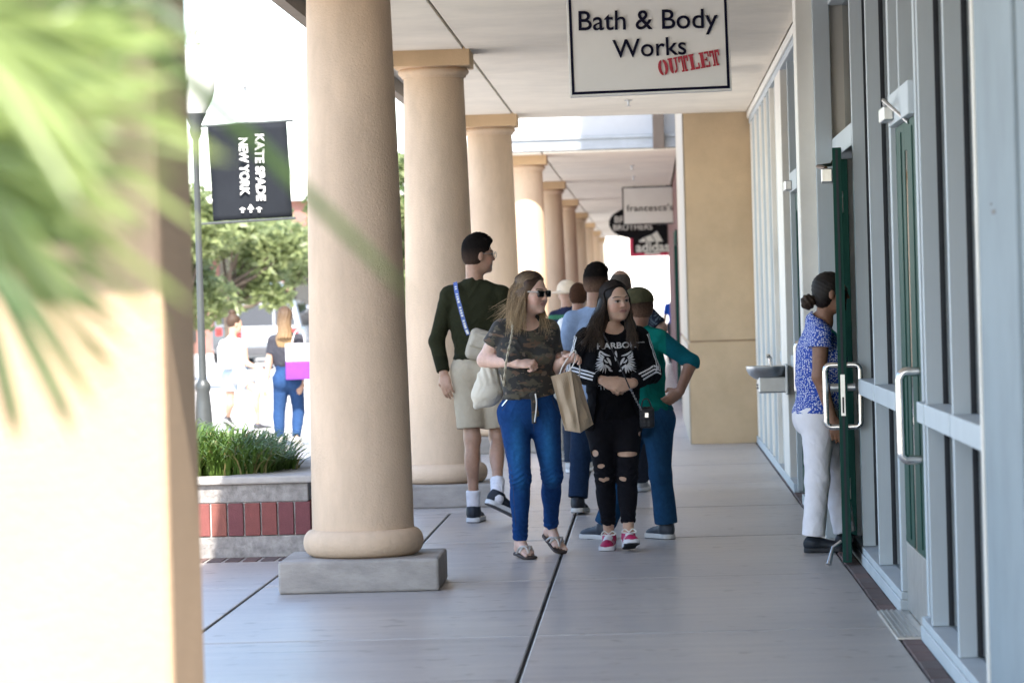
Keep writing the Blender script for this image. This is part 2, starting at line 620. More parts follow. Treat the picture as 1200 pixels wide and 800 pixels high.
def hand_ops(F, wr, d, back, s=1.0, curl=(0.5, 0.6, 0.5), thumb=1, spread=0.0, k=0.004, thumb_curl=0.3):
    """wr wrist, d towards the knuckles, back = back of the hand; thumb = side of the thumb along d x back"""
    wr, d = V3(wr), nrm(d)
    back = nrm(V3(back) - d * (V3(back) @ d))
    lat = np.cross(d, back) * thumb
    R = np.array([lat, back, d])
    F.ell(wr + d * 0.048 * s, s * V3(0.040, 0.017, 0.054), R, 0.012)
    F.cone(wr, wr + d * 0.03 * s, 0.026 * s, 0.028 * s, 0.012, squash=(back, 0.62))
    for i, (off, L, b0) in enumerate(((0.029, 0.070, 0.088), (0.0098, 0.079, 0.093), (-0.0098, 0.073, 0.090), (-0.028, 0.056, 0.082))):
        p = wr + s * (d * b0 + lat * off)
        a = 0.0
        for j, fr in enumerate((0.46, 0.31, 0.23)):
            a += curl[j]
            dirv = nrm(d * math.cos(a) - back * math.sin(a) + lat * spread * (off / 0.03))
            q = p + dirv * L * fr * s
            r0 = (0.0092, 0.0082, 0.0074)[j] * s
            F.cone(p, q, r0, r0 * 0.9, k)
            p = q
    p = wr + s * (d * 0.022 + lat * 0.026 - back * 0.004)
    q = p + s * 0.040 * nrm(d * 0.72 + lat * 0.62 - back * 0.35)
    F.cone(p, q, 0.0125 * s, 0.0105 * s, 0.008)
    q2 = q + s * 0.032 * nrm(d * 0.95 - lat * thumb_curl - back * 0.45)
    F.cone(q, q2, 0.0100 * s, 0.0080 * s, 0.004)

def torso_ops(F, sL, sR, hL, hR, yaw, w=1.0, infl=0.0, bust=0.0, belly=0.0, k=0.05, dep=1.0, hipw=1.0, trap=0.0):
    sL, sR, hL, hR = map(V3, (sL, sR, hL, hR))
    ms, mh = (sL + sR) / 2, (hL + hR) / 2
    up = nrm(ms - mh)
    f = V3(math.sin(yaw), -math.cos(yaw), 0)
    f = nrm(f - up * (f @ up))
    r = np.cross(f, up)
    R = np.array([r, f, up])
    H = np.linalg.norm(ms - mh)
    sh = np.linalg.norm(sL - sR)
    bw = max(0.30, 0.86 * np.linalg.norm((sL - sR)) ) if w == 0 else 0.155 * w
    o = lambda a, b, c: mh + r * a + f * b + up * c * H
    F.cone(sL, sR, 0.040 + infl, 0.040 + infl, k)
    nb = ms + up * (0.075 + trap) - f * 0.02
    for q in (sL, sR):
        F.cone(nb, q + (ms - q) * 0.12 + up * 0.008, 0.040 + infl * 0.8, 0.034 + infl, 0.03)
    F.ell(o(0, 0.0, 0.70), V3(bw * 0.98, 0.108 * dep, 0.40 * H) + infl, R, k)
    F.ell(o(0, 0.0, 0.40), V3(bw * 0.84, 0.092 * dep + 0.5 * belly, 0.30 * H) + infl, R, k)
    F.ell(o(0, -0.008, 0.06), V3(bw * 1.06 * hipw, 0.112 * dep, 0.24 * H) + infl, R, k)
    if bust:
        for q in (-1, 1):
            F.ell(o(q * 0.068 * w, 0.078 * dep, 0.66), V3(0.062, bust, 0.062) + infl * 0.6, R, 0.035)
    if belly:
        F.ell(o(0, 0.055, 0.30), V3(0.11 * w, 0.055 + belly, 0.13) + infl, R, 0.05)
    for q in (-1, 1):
        F.ell(o(q * 0.07, -0.065, -0.02), V3(0.078, 0.068, 0.085) + infl * 0.7, R, 0.04)
    return R, o

def leg_ops(F, hip, knee, ank, yaw, s=1.0, infl=0.0, th=1.0, ca=1.0, k=0.03, end=None, r_end=None, straight=None):
    hip, knee, ank = map(V3, (hip, knee, ank))
    f = V3(math.sin(yaw), -math.cos(yaw), 0)
    F.cone(hip, knee, 0.086 * th * s + infl, 0.054 * th * s + infl, k)
    if straight is not None:           # loose trouser leg
        e = V3(end) if end is not None else ank
        F.cone(knee, e, 0.056 * th * s + infl, straight, k, flat=True)
        return
    d = nrm(ank - knee)
    L = np.linalg.norm(ank - knee)
    e = V3(end) if end is not None else ank
    t = np.linalg.norm(e - knee) / L
    re = (r_end if r_end is not None else 0.034 * ca * s + infl)
    if infl <= 0:
        F.ell(knee + f * 0.008, V3(0.050, 0.048, 0.06) * th * s + infl, None, k)
    F.cone(knee, e, 0.050 * ca * s + infl, re, k, flat=end is not None)
    R = np.array([nrm(np.cross(f, d)), nrm(np.cross(d, np.cross(f, d))), d])
    F.ell(knee + d * L * 0.30 - f * 0.024, V3(0.049, 0.046, 0.115) * ca * s + infl, R, 0.03)

def arm_ops(F, sh, el, wr, s=1.0, infl=0.0, up=1.0, k=0.02, stop=None, r_stop=None):
    """stop: (part of the way, 0..1 to the elbow, 1..2 to the wrist) where a sleeve ends"""
    sh, el, wr = map(V3, (sh, el, wr))
    r0, r1, r2 = 0.050 * up * s + infl, 0.040 * up * s + infl, 0.027 * s + infl
    if stop is None or stop >= 2:
        F.cone(sh, el, r0, r1, k); F.cone(el, wr, r1 * 1.02, r2 if r_stop is None else r_stop, k, flat=stop is not None)
    elif stop <= 1:
        F.cone(sh, sh + (el - sh) * stop, r0 * 1.04, (r0 + (r1 - r0) * stop if r_stop is None else r_stop), k, flat=True)
    else:
        F.cone(sh, el, r0, r1, k)
        F.cone(el, el + (wr - el) * (stop - 1), r1 * 1.02, (r1 + (r2 - r1) * (stop - 1) if r_stop is None else r_stop), k, flat=True)

def foot_ops(F, ank, d, s=1.0):
    """bare foot: ank ankle, d towards the toes along the sole"""
    ank, d = V3(ank), nrm(d)
    lat = nrm(np.cross(d, V3(0, 0, 1)))
    u = np.cross(lat, d)
    sole = ank - u * 0.075 * s
    R = np.array([lat, d, u])
    F.ell(ank - u * 0.045 * s - d * 0.02 * s, s * V3(0.031, 0.042, 0.034), R, 0.02)
    F.cone(ank + d * 0.01 * s - u * 0.01, sole + d * 0.10 * s + u * 0.028 * s, 0.036 * s, 0.028 * s, 0.02)
    F.ell(sole + d * 0.12 * s + u * 0.02 * s, s * V3(0.042, 0.05, 0.018), R, 0.02)
    return R, sole, lat, u

def toes_ops(F, sole, d, lat, u, s, side):
    for i in range(5):
        off = (0.032 - 0.0165 * i) * side
        L = (0.056, 0.050, 0.044, 0.038, 0.030)[i]
        a = sole + s * (d * (0.145 - 0.006 * i) + lat * off + u * 0.016)
        F.cone(a, a + s * (d * L * 0.8 - u * 0.006), (0.0115, 0.0085, 0.008, 0.0078, 0.0075)[i] * s, (0.0105, 0.0078, 0.0075, 0.007, 0.0066)[i] * s, 0.004)

def shoe_part(parent, ank, d, s, upper, sole_c, res=0.006, accents=None, high=0.095, drop=0.075, tread=None, label=None):
    """shoe with its sole: d towards the toes along the sole (may point up or down)"""
    ank, d = V3(ank), nrm(d)
    lat = nrm(np.cross(d, V3(0, 0, 1)))
    u = np.cross(lat, d)
    o0 = ank - u * drop * s - d * 0.060 * s
    R = np.array([d, lat, u])
    p = lambda a, b, c: o0 + s * (d * a + lat * b + u * c)
    F = Field(res)
    F.ell(p(0.055, 0, 0.050), s * V3(0.056, 0.036, 0.052), R, 0.01)
    F.cone(p(0.06, 0, 0.058), p(0.185, 0, 0.036), 0.040 * s, 0.030 * s, 0.02)
    F.ell(p(0.205, 0, 0.030), s * V3(0.058, 0.043, 0.030), R, 0.02)
    F.cone(p(0.058, 0, 0.055), p(0.060, 0, high), 0.041 * s, 0.043 * s, 0.015, flat=True)
    F.plane(p(0, 0, 0.016), -u)
    up = V3(upper)
    def col(P):
        C = np.tile(up, (len(P), 1))
        if accents:
            L = (P - o0) @ R.T / s
            for fn, cc in accents:
                m = fn(L)
                C[m] = cc
        return C
    o = F.build('shoe', M_SHOE, parent, col)
    G = Field(res)
    def slab(P):
        L = (P - o0) @ R.T / s
        t = np.clip((L[:, 0] - 0.045) / 0.165, 0, 1)
        w = 0.037 + 0.009 * t - 0.010 * np.sin(np.pi * np.clip(t, 0, 1)) * 0.6
        d2 = np.sqrt((L[:, 0] - 0.045 - t * 0.165) ** 2 + L[:, 1] ** 2) - w - 0.006
        q = np.abs(L[:, 2] - 0.015) - 0.0155
        return np.maximum(d2, q) * s
    G.free(o0 - 0.3 * s, o0 + 0.3 * s, slab, 0.003)
    sc_, tc = V3(sole_c), V3(tread if tread is not None else sole_c)
    def col2(P):
        L = (P - o0) @ R.T / s
        C = np.tile(sc_, (len(P), 1))
        C[L[:, 2] < 0.004] = tc
        return C
    G.build('sole', M_SHOE, o, col2)
    return o

def strands(name, parent, m, roots, rng, color, n_seg=8, r=0.0022):
    """locks of hair: roots = list of point lists (guide lines); colour per point along the lock"""
    V, Fc, C = [], [], []
    for pts, rad, cols in roots:
        base = len(V)
        k = len(pts)
        for i, p in enumerate(pts):
            t = nrm(V3(pts[min(i + 1, k - 1)]) - V3(pts[max(i - 1, 0)]))
            a = nrm(np.cross(t, V3(0.2, -1, 0.1))); b = np.cross(t, a)
            q = i / (k - 1)
            rr = rad * (1.0 - 0.85 * q ** 2)
            for w in range(3):
                an = 2 * math.pi * w / 3
                V.append(V3(p) + (a * math.cos(an) + b * math.sin(an) * 0.6) * rr)
                C.append(cols(q))
        for i in range(k - 1):
            for w in range(3):
                z = (w + 1) % 3
                Fc.append((base + i * 3 + w, base + i * 3 + z, base + (i + 1) * 3 + z, base + (i + 1) * 3 + w))
    me = bpy.data.meshes.new(name)
    me.from_pydata([tuple(v) for v in V], [], Fc)
    me.polygons.foreach_set('use_smooth', [True] * len(me.polygons))
    me.materials.append(m)
    a_ = me.color_attributes.new('Col', 'FLOAT_COLOR', 'POINT')
    a_.data.foreach_set('color', np.concatenate([np.array(C), np.ones((len(C), 1))], 1).astype(np.float32).ravel())
    return link(name, me, parent)

def spline(pts, n):
    """smooth path through points"""
    pts = [V3(p) for p in pts]
    out = []
    m = len(pts) - 1
    for i in range(n):
        t = i / (n - 1) * m
        j = min(int(t), m - 1)
        u = t - j
        p0, p1, p2, p3 = pts[max(j - 1, 0)], pts[j], pts[j + 1], pts[min(j + 2, m)]
        out.append(0.5 * ((2 * p1) + (-p0 + p2) * u + (2 * p0 - 5 * p1 + 4 * p2 - p3) * u * u + (-p0 + 3 * p1 - 3 * p2 + p3) * u ** 3))
    return out

def flatcol(c):
    c = V3(c)
    return lambda P: np.tile(c, (len(P), 1))

def lay_on(me, targets, lift=0.0025, direction=(0, 1, 0)):
    """press a flat print onto garments: each point slides along direction until just above the cloth"""
    from mathutils.bvhtree import BVHTree
    trees = [BVHTree.FromPolygons([v.co[:] for v in t.data.vertices], [p.vertices[:] for p in t.data.polygons]) for t in targets]
    d = Vector(direction).normalized()
    for v in me.vertices:
        best = None
        for t in trees:
            h = t.ray_cast(v.co - d * 0.6, d)
            if h[0] is not None and (best is None or h[3] < best):
                best = h[3]
        if best is not None:
            v.co = v.co - d * 0.6 + d * (best - lift)
# ------------------------------------------------------------------ palette
random.seed(7)
M_SLAB = None
def _slab_mat():
    m, nt, b = _nodes('walkway_concrete')
    v = _coord(nt, 1.0)
    f1 = _noise(nt, _coord(nt, 1.0, sx=(0.45, 7.0, 1)), 7, 0.66)
    c = _ramp(nt, f1, [(0.28, (0.31, 0.292, 0.285)), (0.5, (0.43, 0.405, 0.39)), (0.74, (0.53, 0.495, 0.465))])
    f2 = _noise(nt, _coord(nt, 0.7), 5, 0.6)
    c = _mix(nt, c, _ramp(nt, f2, [(0.35, (0.86, 0.86, 0.88)), (0.65, (1.06, 1.04, 1.0))]), 1.0, 'MULTIPLY')
    f4 = _noise(nt, _coord(nt, 7.0), 3, 0.5)
    c = _mix(nt, c, _ramp(nt, f4, [(0.62, (1, 1, 1)), (0.70, (0.66, 0.65, 0.64))]), 1.0, 'MULTIPLY')
    nt.links.new(c, b.inputs['Base Color'])
    r = _ramp(nt, f1, [(0.2, (0.24,) * 3), (0.8, (0.42,) * 3)])
    nt.links.new(r, b.inputs['Roughness'])
    f3 = _noise(nt, _coord(nt, 6.0, sx=(0.5, 9.0, 1)), 6, 0.7)
    _bump(nt, b, f3, 0.4, 0.014)
    return m
M_SLAB = _slab_mat()
M_JOINT = mat('joint_filler', (0.028, 0.026, 0.026), 0.9)
M_PLAZA = mat('plaza_concrete', (0.60, 0.565, 0.52), 0.8, vary=0.1, vscale=1.5, stain=0.15)
M_COLUMN = mat('cream_stucco', (0.67, 0.50, 0.35), 0.85, vary=0.08, vscale=3.0, bump=0.5, bscale=75, stain=0.26, sx=(1, 1, 0.35), bsx=(1, 1, 1))
M_ABACUS = mat('tan_stucco', (0.62, 0.435, 0.255), 0.85, vary=0.08, vscale=4.0, bump=0.35, bscale=80, stain=0.1)
M_WING = mat('ochre_stucco', (0.57, 0.43, 0.275), 0.88, vary=0.07, vscale=2.0, bump=0.3, bscale=60, stain=0.14)
M_CEIL = mat('ceiling_stucco', (0.84, 0.765, 0.655), 0.9, vary=0.05, vscale=2.0, bump=0.25, bscale=70, stain=0.1)
M_FASCIA = mat('fascia_brown', (0.23, 0.185, 0.145), 0.8, vary=0.1)
M_PLINTH = mat('plinth_concrete', (0.36, 0.33, 0.30), 0.85, vary=0.18, vscale=5.0, bump=0.5, bscale=30, stain=0.3, sx=(1, 1, 2.2))
M_WHITE = mat('white_stucco', (0.80, 0.78, 0.74), 0.85, vary=0.04, vscale=2.0, bump=0.2, bscale=50)
M_FRAME = mat('storefront_paint', (0.50, 0.555, 0.585), 0.55, spec=0.25, vary=0.05, vscale=2.5, sx=(1, 1, 0.3), stain=0.09)
M_PANEL = mat('panel_paint', (0.29, 0.345, 0.375), 0.7, spec=0.15, vary=0.05, vscale=2.0, stain=0.12, bump=0.05, bscale=30)
M_CREAMF = mat('cream_paint', (0.80, 0.775, 0.71), 0.5, vary=0.05, vscale=2.0, stain=0.1)
M_GREEN = mat('door_green', (0.009, 0.056, 0.041), 0.55, vary=0.15, vscale=4, spec=0.15)
M_GASKET = mat('gasket', (0.012, 0.014, 0.02), 0.6)
M_CHROME = mat('polished_steel', (0.72, 0.71, 0.69), 0.2, metal=1.0, vary=0.06, vscale=20, bump=0.03, bscale=40)
M_STEEL = mat('brushed_steel', (0.50, 0.51, 0.52), 0.36, metal=1.0, vary=0.1, vscale=9, sx=(1, 8, 1))
M_ALU = mat('aluminium', (0.58, 0.58, 0.57), 0.34, metal=1.0, vary=0.12, vscale=14)
M_GLASS = glass('window_glass', (0.6, 0.71, 0.73), ior=1.45)
M_INSIDE = mat('shop_interior', (0.10, 0.105, 0.11), 0.9, vary=0.3, vscale=1.2)
M_BRICK = [mat('brick_%s' % n, c, 0.85, vary=0.16, vscale=14, bump=0.5, bscale=90) for n, c in
           (('red', (0.20, 0.062, 0.055)), ('plum', (0.155, 0.05, 0.055)), ('rust', (0.225, 0.08, 0.062)))]
M_PAVER = [mat('paver_%s' % n, c, 0.8, vary=0.18, vscale=14, bump=0.5, bscale=60) for n, c in
           (('brown', (0.135, 0.085, 0.078)), ('grey', (0.115, 0.088, 0.085)), ('dark', (0.095, 0.066, 0.062)))]
M_MORTAR = mat('mortar', (0.52, 0.51, 0.50), 0.95, vary=0.1, bump=0.4, bscale=60)
M_SIGNW = mat('sign_white', (0.80, 0.79, 0.75), 0.35, vary=0.02)
M_NAVY = mat('sign_navy', (0.007, 0.007, 0.022), 0.7, spec=0.1)
M_RED = mat('sign_red', (0.40, 0.012, 0.035), 0.4)
M_BLACK = mat('sign_black', (0.010, 0.010, 0.012), 0.7, spec=0.1)
M_POLE = mat('pole_dark', (0.05, 0.055, 0.055), 0.4, vary=0.15)

CEIL_Z = 3.27

# ------------------------------------------------------------------ ground
g = MB().add([(-400, -60, -0.03), (300, -60, -0.03), (300, 900, -0.03), (-400, 900, -0.03)], [(0, 1, 2, 3)]).build('ground', M_PLAZA, fix=False)
tag(g, kind='structure')
wk = MB().box(-3.7, 1.30, -4, 104, -0.026, -0.014).build('walkway', M_JOINT)
tag(wk, kind='structure')
_rows = [-4.0] + [5.95 + 2.96 * i for i in range(-2, 34)]
_rows = [r for r in _rows if r < 104]
_JC, _JT = 0.008, 0.02
_slabs = {}
for i in range(len(_rows) - 1):
    y0, y1 = _rows[i], _rows[i + 1]
    cols = [(-3.7, -2.07), (-2.07, -0.548), (-0.548, 1.0)]
    if 17.6 < y0 < 21.5:
        cols = [(-3.7, -2.07), (-2.07, -1.43), (-1.43, -0.548), (-0.548, 1.0)]
    for (x0, x1) in cols:
        key = (x0, x1, round(y1 - y0, 2))
        g0, g1 = (_JC if x0 > -3.6 else 0), (_JC if x1 < 0.9 else 0)
        dy = y1 - y0
        if key not in _slabs:
            _slabs[key] = MB().box(x0 + g0, x1 - g1, _JT, dy - _JT, -0.013, 0.0).mesh('slab', M_SLAB)
        o = bpy.data.objects.new('slab', _slabs[key])
        COL.objects.link(o)
        o.parent = wk
        o.location = (0, y0, random.uniform(-0.0012, 0.0012))
        md = o.modifiers.new('bevel', 'BEVEL'); md.width = 0.006; md.segments = 2

# paver strip along the shop fronts
_pm = [MB().box(-0.040, 0.040, -0.146, 0.146, 0, 0.018).mesh('brick', m) for m in M_PAVER]
y = 9.0
_k = 0
while y < 33.6:
    o = bpy.data.objects.new('brick', random.choice(_pm))
    COL.objects.link(o)
    o.parent = wk
    o.location = (1.047 + random.uniform(-0.002, 0.002), y, -0.0135 + random.uniform(-0.003, 0.001))
    o.rotation_euler = (0, 0, random.uniform(-0.008, 0.008))
    md = o.modifiers.new('bevel', 'BEVEL'); md.width = 0.005; md.segments = 1
    y += 0.305

# ------------------------------------------------------------------ ceilings and roofs
def ceiling(name, y0, y1, breaks, xr):
    base = MB().box(-1.98, xr, y0, y1, CEIL_Z + 0.022, CEIL_Z + 0.16).build(name, mat('ceiling_recess', (0.20, 0.18, 0.155), 0.95))
    tag(base, kind='structure')
    bs = [y0] + breaks + [y1]
    for i in range(len(bs) - 1):
        for (x0, x1) in ((-1.98, -1.29), (-1.27, xr)):
            MB().box(x0, x1, bs[i] + 0.012, bs[i + 1] - 0.012, CEIL_Z, CEIL_Z + 0.0215).build('ceiling_panel', M_CEIL, base, bevel=0.004)
    return base
R1Y0, R1Y1 = 6.3, 33.75
ceiling('ceiling', R1Y0, R1Y1, [15.4, 24.25], 1.0)
C2 = 41.9
ceiling('ceiling', C2, 99.0, [42.6 + 9.4 * k + 9.1 for k in range(5)], 0.38)

r1 = thing('arcade_roof', 'flat cream arcade roof over the nearer columns with brown eave', 'roof', (0, R1Y0, CEIL_Z))
boxpart('roof_slab', M_WING, r1, -2.05, 8.0, R1Y0 + 0.004, R1Y1 - 0.004, CEIL_Z + 0.17, 3.98)
boxpart('fascia', M_FASCIA, r1, -2.06, -1.985, R1Y0, R1Y1, 3.165, 3.75)
boxpart('fascia', M_CEIL, r1, -1.98, 1.0, R1Y1 + 0.003, R1Y1 + 0.06, CEIL_Z + 0.0, 3.95)
r2 = thing('arcade_roof', 'flat cream arcade roof over the farther columns beyond the open gap', 'roof', (0, C2, CEIL_Z))
boxpart('roof_slab', M_WING, r2, -2.05, 8.0, C2 + 0.3, 99, CEIL_Z + 0.17, 3.98)
boxpart('fascia', M_FASCIA, r2, -2.06, -1.985, C2, 99, 3.165, 3.75)
boxpart('flashing', mat('flashing_grey', (0.36, 0.385, 0.41), 0.5), r2, -2.04, 0.37, C2 - 0.02, C2 + 0.05, CEIL_Z + 0.03, 3.47)
boxpart('flashing', mat('flashing_grey', (0.36, 0.385, 0.41), 0.5), r2, -2.04, 0.37, C2 - 0.05, C2 - 0.023, 3.43, 3.47)
boxpart('upper_wall', mat('pale_stucco', (0.52, 0.525, 0.53), 0.85, vary=0.04), r2, -2.05, 0.37, C2 + 0.06, C2 + 0.28, 3.3, 6.4)
boxpart('shaded_return', mat('return_shade', (0.14, 0.105, 0.08), 0.7), r2, 0.085, 0.225, C2 - 0.22, C2 - 0.06, 3.28, 6.3, 0.01)  # dark brown post; its colour imitates the shadowed return of the wall

# ochre block closing the nearer shop fronts; unseen height added to shadow the facade
tw = thing('ochre_tower', 'tall ochre stucco block standing out at the end of the shop fronts', 'tower', (0.72, 33.8, 0))
boxpart('wall', M_WING, tw, 0.375, 6.0, 33.82, 41.85, 1.022, 13.0, 0.006)
boxpart('wall_base', M_WING, tw, 0.372, 6.0, 33.817, 41.85, 0, 1.004, 0.006)
boxpart('lit_side', mat('lit_side_tone', (0.46, 0.385, 0.295), 0.85, vary=0.05), tw, 0.362, 0.3695, 33.83, 41.84, 1.03, 12.0)  # added facing; colour set apart from the front to imitate plaza bounce light
boxpart('lit_side', mat('lit_side_tone', (0.46, 0.385, 0.295), 0.85, vary=0.05), tw, 0.360, 0.3695, 33.83, 41.84, 0.0, 0.99)
boxpart('wall_reveal', mat('reveal_tan', (0.36, 0.26, 0.165), 0.9), tw, 0.386, 5.99, 33.83, 41.84, 1.003, 1.023)

# ------------------------------------------------------------------ columns
def column(cy, label, cx=-1.52, seg=64):
    t = thing('column', label, 'column', (cx, cy, 0), 'round stucco columns along the arcade')
    MB().box(cx - 0.41, cx + 0.41, cy - 0.36, cy + 0.36, 0.0, 0.165).build('plinth', M_PLINTH, t, bevel=0.014)
    pr = [(0.262, 0.165)]
    for i in range(13):
        a = -math.pi / 2 + math.pi * i / 12
        pr.append((0.245 + 0.067 * math.cos(a) ** 0.8, 0.237 + 0.071 * math.sin(a)))
    pr += [(0.262, 0.309)]
    MB().lathe(pr, seg, (cx, cy, 0)).build('base_ring', M_COLUMN, t, smooth=True)
    sh = []
    for i in range(25):
        q = i / 24
        sh.append((0.264 - 0.047 * q ** 1.35, 0.30 + (3.085 - 0.30) * q))
    MB().lathe(sh, seg, (cx, cy, 0)).build('shaft', M_COLUMN, t, smooth=True)
    cp = [(0.212, 3.075), (0.217, 3.08), (0.232, 3.085), (0.234, 3.095), (0.238, 3.10)]
    for i in range(9):
        a = -0.9 + 1.9 * i / 8
        cp.append((0.216 + 0.040 * math.cos(a), 3.125 + 0.030 * math.sin(a)))
    cp.append((0.25, 3.158))
    MB().lathe(cp, seg, (cx, cy, 0)).build('capital', M_COLUMN, t, smooth=True)
    MB().box(cx - 0.278, cx + 0.278, cy - 0.278, cy + 0.278, 3.157, CEIL_Z + 0.018).build('abacus', M_ABACUS, t, bevel=0.007)
    return t
_order = ['second', 'third', 'fourth', 'fifth', 'sixth', 'seventh', 'eighth', 'ninth', 'tenth']
column(17.65, 'cream round column on grey plinth, standing beside the low brick planter')
column(24.65, 'cream round column directly behind the man in the dark green sweater', seg=56)
column(33.2, 'cream round column at the end of the nearer arcade ceiling', seg=48)
column(42.65, 'cream round column at the start of the farther arcade ceiling', seg=40)
for k in range(6):
    column(52.1 + 9.4 * k, 'small distant cream column, %s down the farther arcade' % _order[k], seg=32)

# square pier in the foreground
pier = thing('square_pier', 'sunlit square cream stucco pier behind the palm fronds', 'pier', (-1.54, 8.3, 0))
boxpart('shaft', M_WING if False else mat('pier_stucco', (0.43, 0.305, 0.20), 0.88, vary=0.05, vscale=2.5, bump=0.5, bscale=35), pier, -2.0, -1.145, 8.0, 8.55, 0.0, CEIL_Z - 0.002, 0.02)

# ------------------------------------------------------------------ shop fronts
GX, FX0, FX1 = 1.180, 1.10, 1.235          # glass plane and the depth of the frames

def mullion(p, y, w=0.05, z0=0.1, z1=3.2, m=None, gasket=True, x0=FX0):
    boxpart('mullion', m or M_FRAME, p, x0, FX1, y - w / 2, y + w / 2, z0, z1, 0.003)
    if gasket:
        boxpart('gasket', M_GASKET, p, GX - 0.014, GX + 0.010, y - w / 2 - 0.012, y - w / 2 - 0.001, z0 + 0.003, z1 - 0.003)
        boxpart('gasket', M_GASKET, p, GX - 0.007, GX + 0.007, y + w / 2 + 0.001, y + w / 2 + 0.012, z0 + 0.003, z1 - 0.003)

def pane(p, y0, y1, z0, z1, x=GX):
    boxpart('glass_pane', M_GLASS, p, x - 0.003, x + 0.003, y0, y1, z0, z1)

def rail(p, y0, y1, z0, z1, x0=FX0, m=None, name='rail'):
    boxpart(name, m or M_FRAME, p, x0, FX1 - 0.003, y0, y1, z0, z1, 0.004)

def pull(parent, x, y, z0, z1, out, m=M_CHROME, r=0.0165):
    """square D-shaped pull on the face at x, standing out by `out` (negative = towards the walkway)"""
    s = MB()
    pts = [(x, y, z0)]
    R = 0.03
    for (cz, a0) in ((z0, 0), (z1, 1)):
        for i in range(7):
            a = math.pi / 2 * i / 6
            if a0 == 0:
                pts.append((x + out - math.copysign(R, out) + math.copysign(R, out) * math.sin(a), y, z0 + R - R * math.cos(a)))
            else:
                pts.append((x + out - math.copysign(R, out) + math.copysign(R, out) * math.cos(a), y, z1 - R + R * math.sin(a)))
    pts.append((x, y, z1))
    s.tube(pts, r, 14)
    return s.build('pull_handle', m, parent, smooth=True)

def closer(parent, x, y0, y1, z, out):
    """box-shaped door closer with its two-piece arm"""
    o = boxpart('door_closer', M_ALU, parent, min(x, x + out), max(x, x + out), y0, y1, z, z + 0.062, 0.008)
    return o

# --- nearer shop front
sf = thing('storefront', 'pale grey framed glass shop front with green doors, under the white hanging sign', 'storefront', (1.2, 16, 0))
# wide painted panels nearest the camera
boxpart('wall_panel', M_PANEL, sf, 1.085, 1.30, 10.14, 11.28, 0.0, 3.26, 0.006)
boxpart('wall_panel', M_PANEL, sf, 1.098, 1.30, 8.3, 10.12, 0.0, 3.26, 0.006)
boxpart('wall_panel', M_PANEL, sf, 1.098, 1.30, 6.7, 8.28, 0.0, 3.26, 0.006)
boxpart('trim_strip', M_CREAMF, sf, 1.078, 1.13, 11.282, 11.33, 0.0, 3.25, 0.003)
boxpart('scuff_mark', mat('scuff', (0.2, 0.2, 0.19), 0.8), sf, 1.0835, 1.086, 10.72, 10.83, 1.685, 1.70)
boxpart('scuff_mark', mat('scuff', (0.2, 0.2, 0.19), 0.8), sf, 1.0835, 1.086, 10.83, 10.87, 1.715, 1.722)
NM = [11.42, 12.62, 13.82]
for yy in NM:
    mullion(sf, yy)
DOOR2 = (14.28, 15.42)
mullion(sf, 14.22, 0.09, x0=1.118)
mullion(sf, 15.48, 0.09)
mullion(sf, 17.0)
mullion(sf, 18.3, 0.06)
for (a, b) in ((11.45, 12.59), (12.65, 13.79), (13.85, 14.17)):
    pane(sf, a, b, 0.1, 0.905); pane(sf, a, b, 1.0, 3.15)
    rail(sf, a - 0.004, b + 0.004, 0.91, 0.995, 1.088, name='mid_rail')
for (a, b) in ((15.53, 16.97), (17.03, 18.27)):
    pane(sf, a, b, 0.1, 0.905); pane(sf, a, b, 1.0, 3.15)
    rail(sf, a - 0.004, b + 0.004, 0.91, 0.995, 1.094, name='mid_rail')
# header above the closed door, transom glass above it
rail(sf, 14.267, 15.433, 2.19, 2.33, 1.092, name='door_header')
pane(sf, 14.27, 15.43, 2.33, 3.15)
mullion(sf, 14.86, 0.04, 2.332, 3.2)
# header above the open doorway
rail(sf, 18.332, 20.2, 2.24, 2.36, 1.096, name='door_header')
pane(sf, 18.335, 20.2, 2.36, 3.15)
# sills and top trim
for (a, b) in ((11.335, 14.26), (15.44, 19.1)):
    boxpart('sill', M_FRAME, sf, 1.088, 1.225, a, b, 0.0, 0.062, 0.004)
    boxpart('sill', M_FRAME, sf, 1.094, 1.22, a, b, 0.063, 0.098, 0.003)
boxpart('head_trim', M_FRAME, sf, 1.092, 1.225, 11.335, 20.25, 3.15, 3.262, 0.004)
boxpart('cove_trim', M_CREAMF, sf, 1.002, 1.088, 6.7, 20.3, 3.2, 3.265, 0.01)
# closed door
dl = MB()
for yy in (14.285, 14.915):
    dl.box(1.122, 1.166, yy, yy + 0.50, 0.33, 2.185)
dl.box(1.1222, 1.1658, 14.785, 14.915, 2.06, 2.1845)
for yy in (14.44, 15.07):
    dl.box(1.116, 1.1215, yy, yy + 0.05, 0.36, 2.15)
d2 = dl.build('door_leaf', M_GREEN, sf, bevel=0.003)
boxpart('bottom_rail', M_ALU, d2, 1.1215, 1.1665, 14.287, 15.415, 0.02, 0.328, 0.003)
boxpart('glass_pane', M_GLASS, d2, 1.125, 1.131, 14.786, 14.914, 0.329, 2.059)
pull(d2, 1.122, 14.36, 0.745, 1.115, -0.085, r=0.02)
pull(d2, 1.166, 14.33, 0.755, 1.115, 0.072)
boxpart('door_closer', M_ALU, d2, 1.045, 1.091, 15.08, 15.36, 2.205, 2.268, 0.006)
MB().tube([(1.055, 15.1, 2.272), (1.03, 14.82, 2.28), (1.121, 14.62, 2.17)], 0.008, 6).build('closer_arm', M_ALU, d2)
boxpart('threshold', M_ALU, sf, 0.985, 1.165, 14.25, 15.46, 0.0005, 0.016, 0.004)
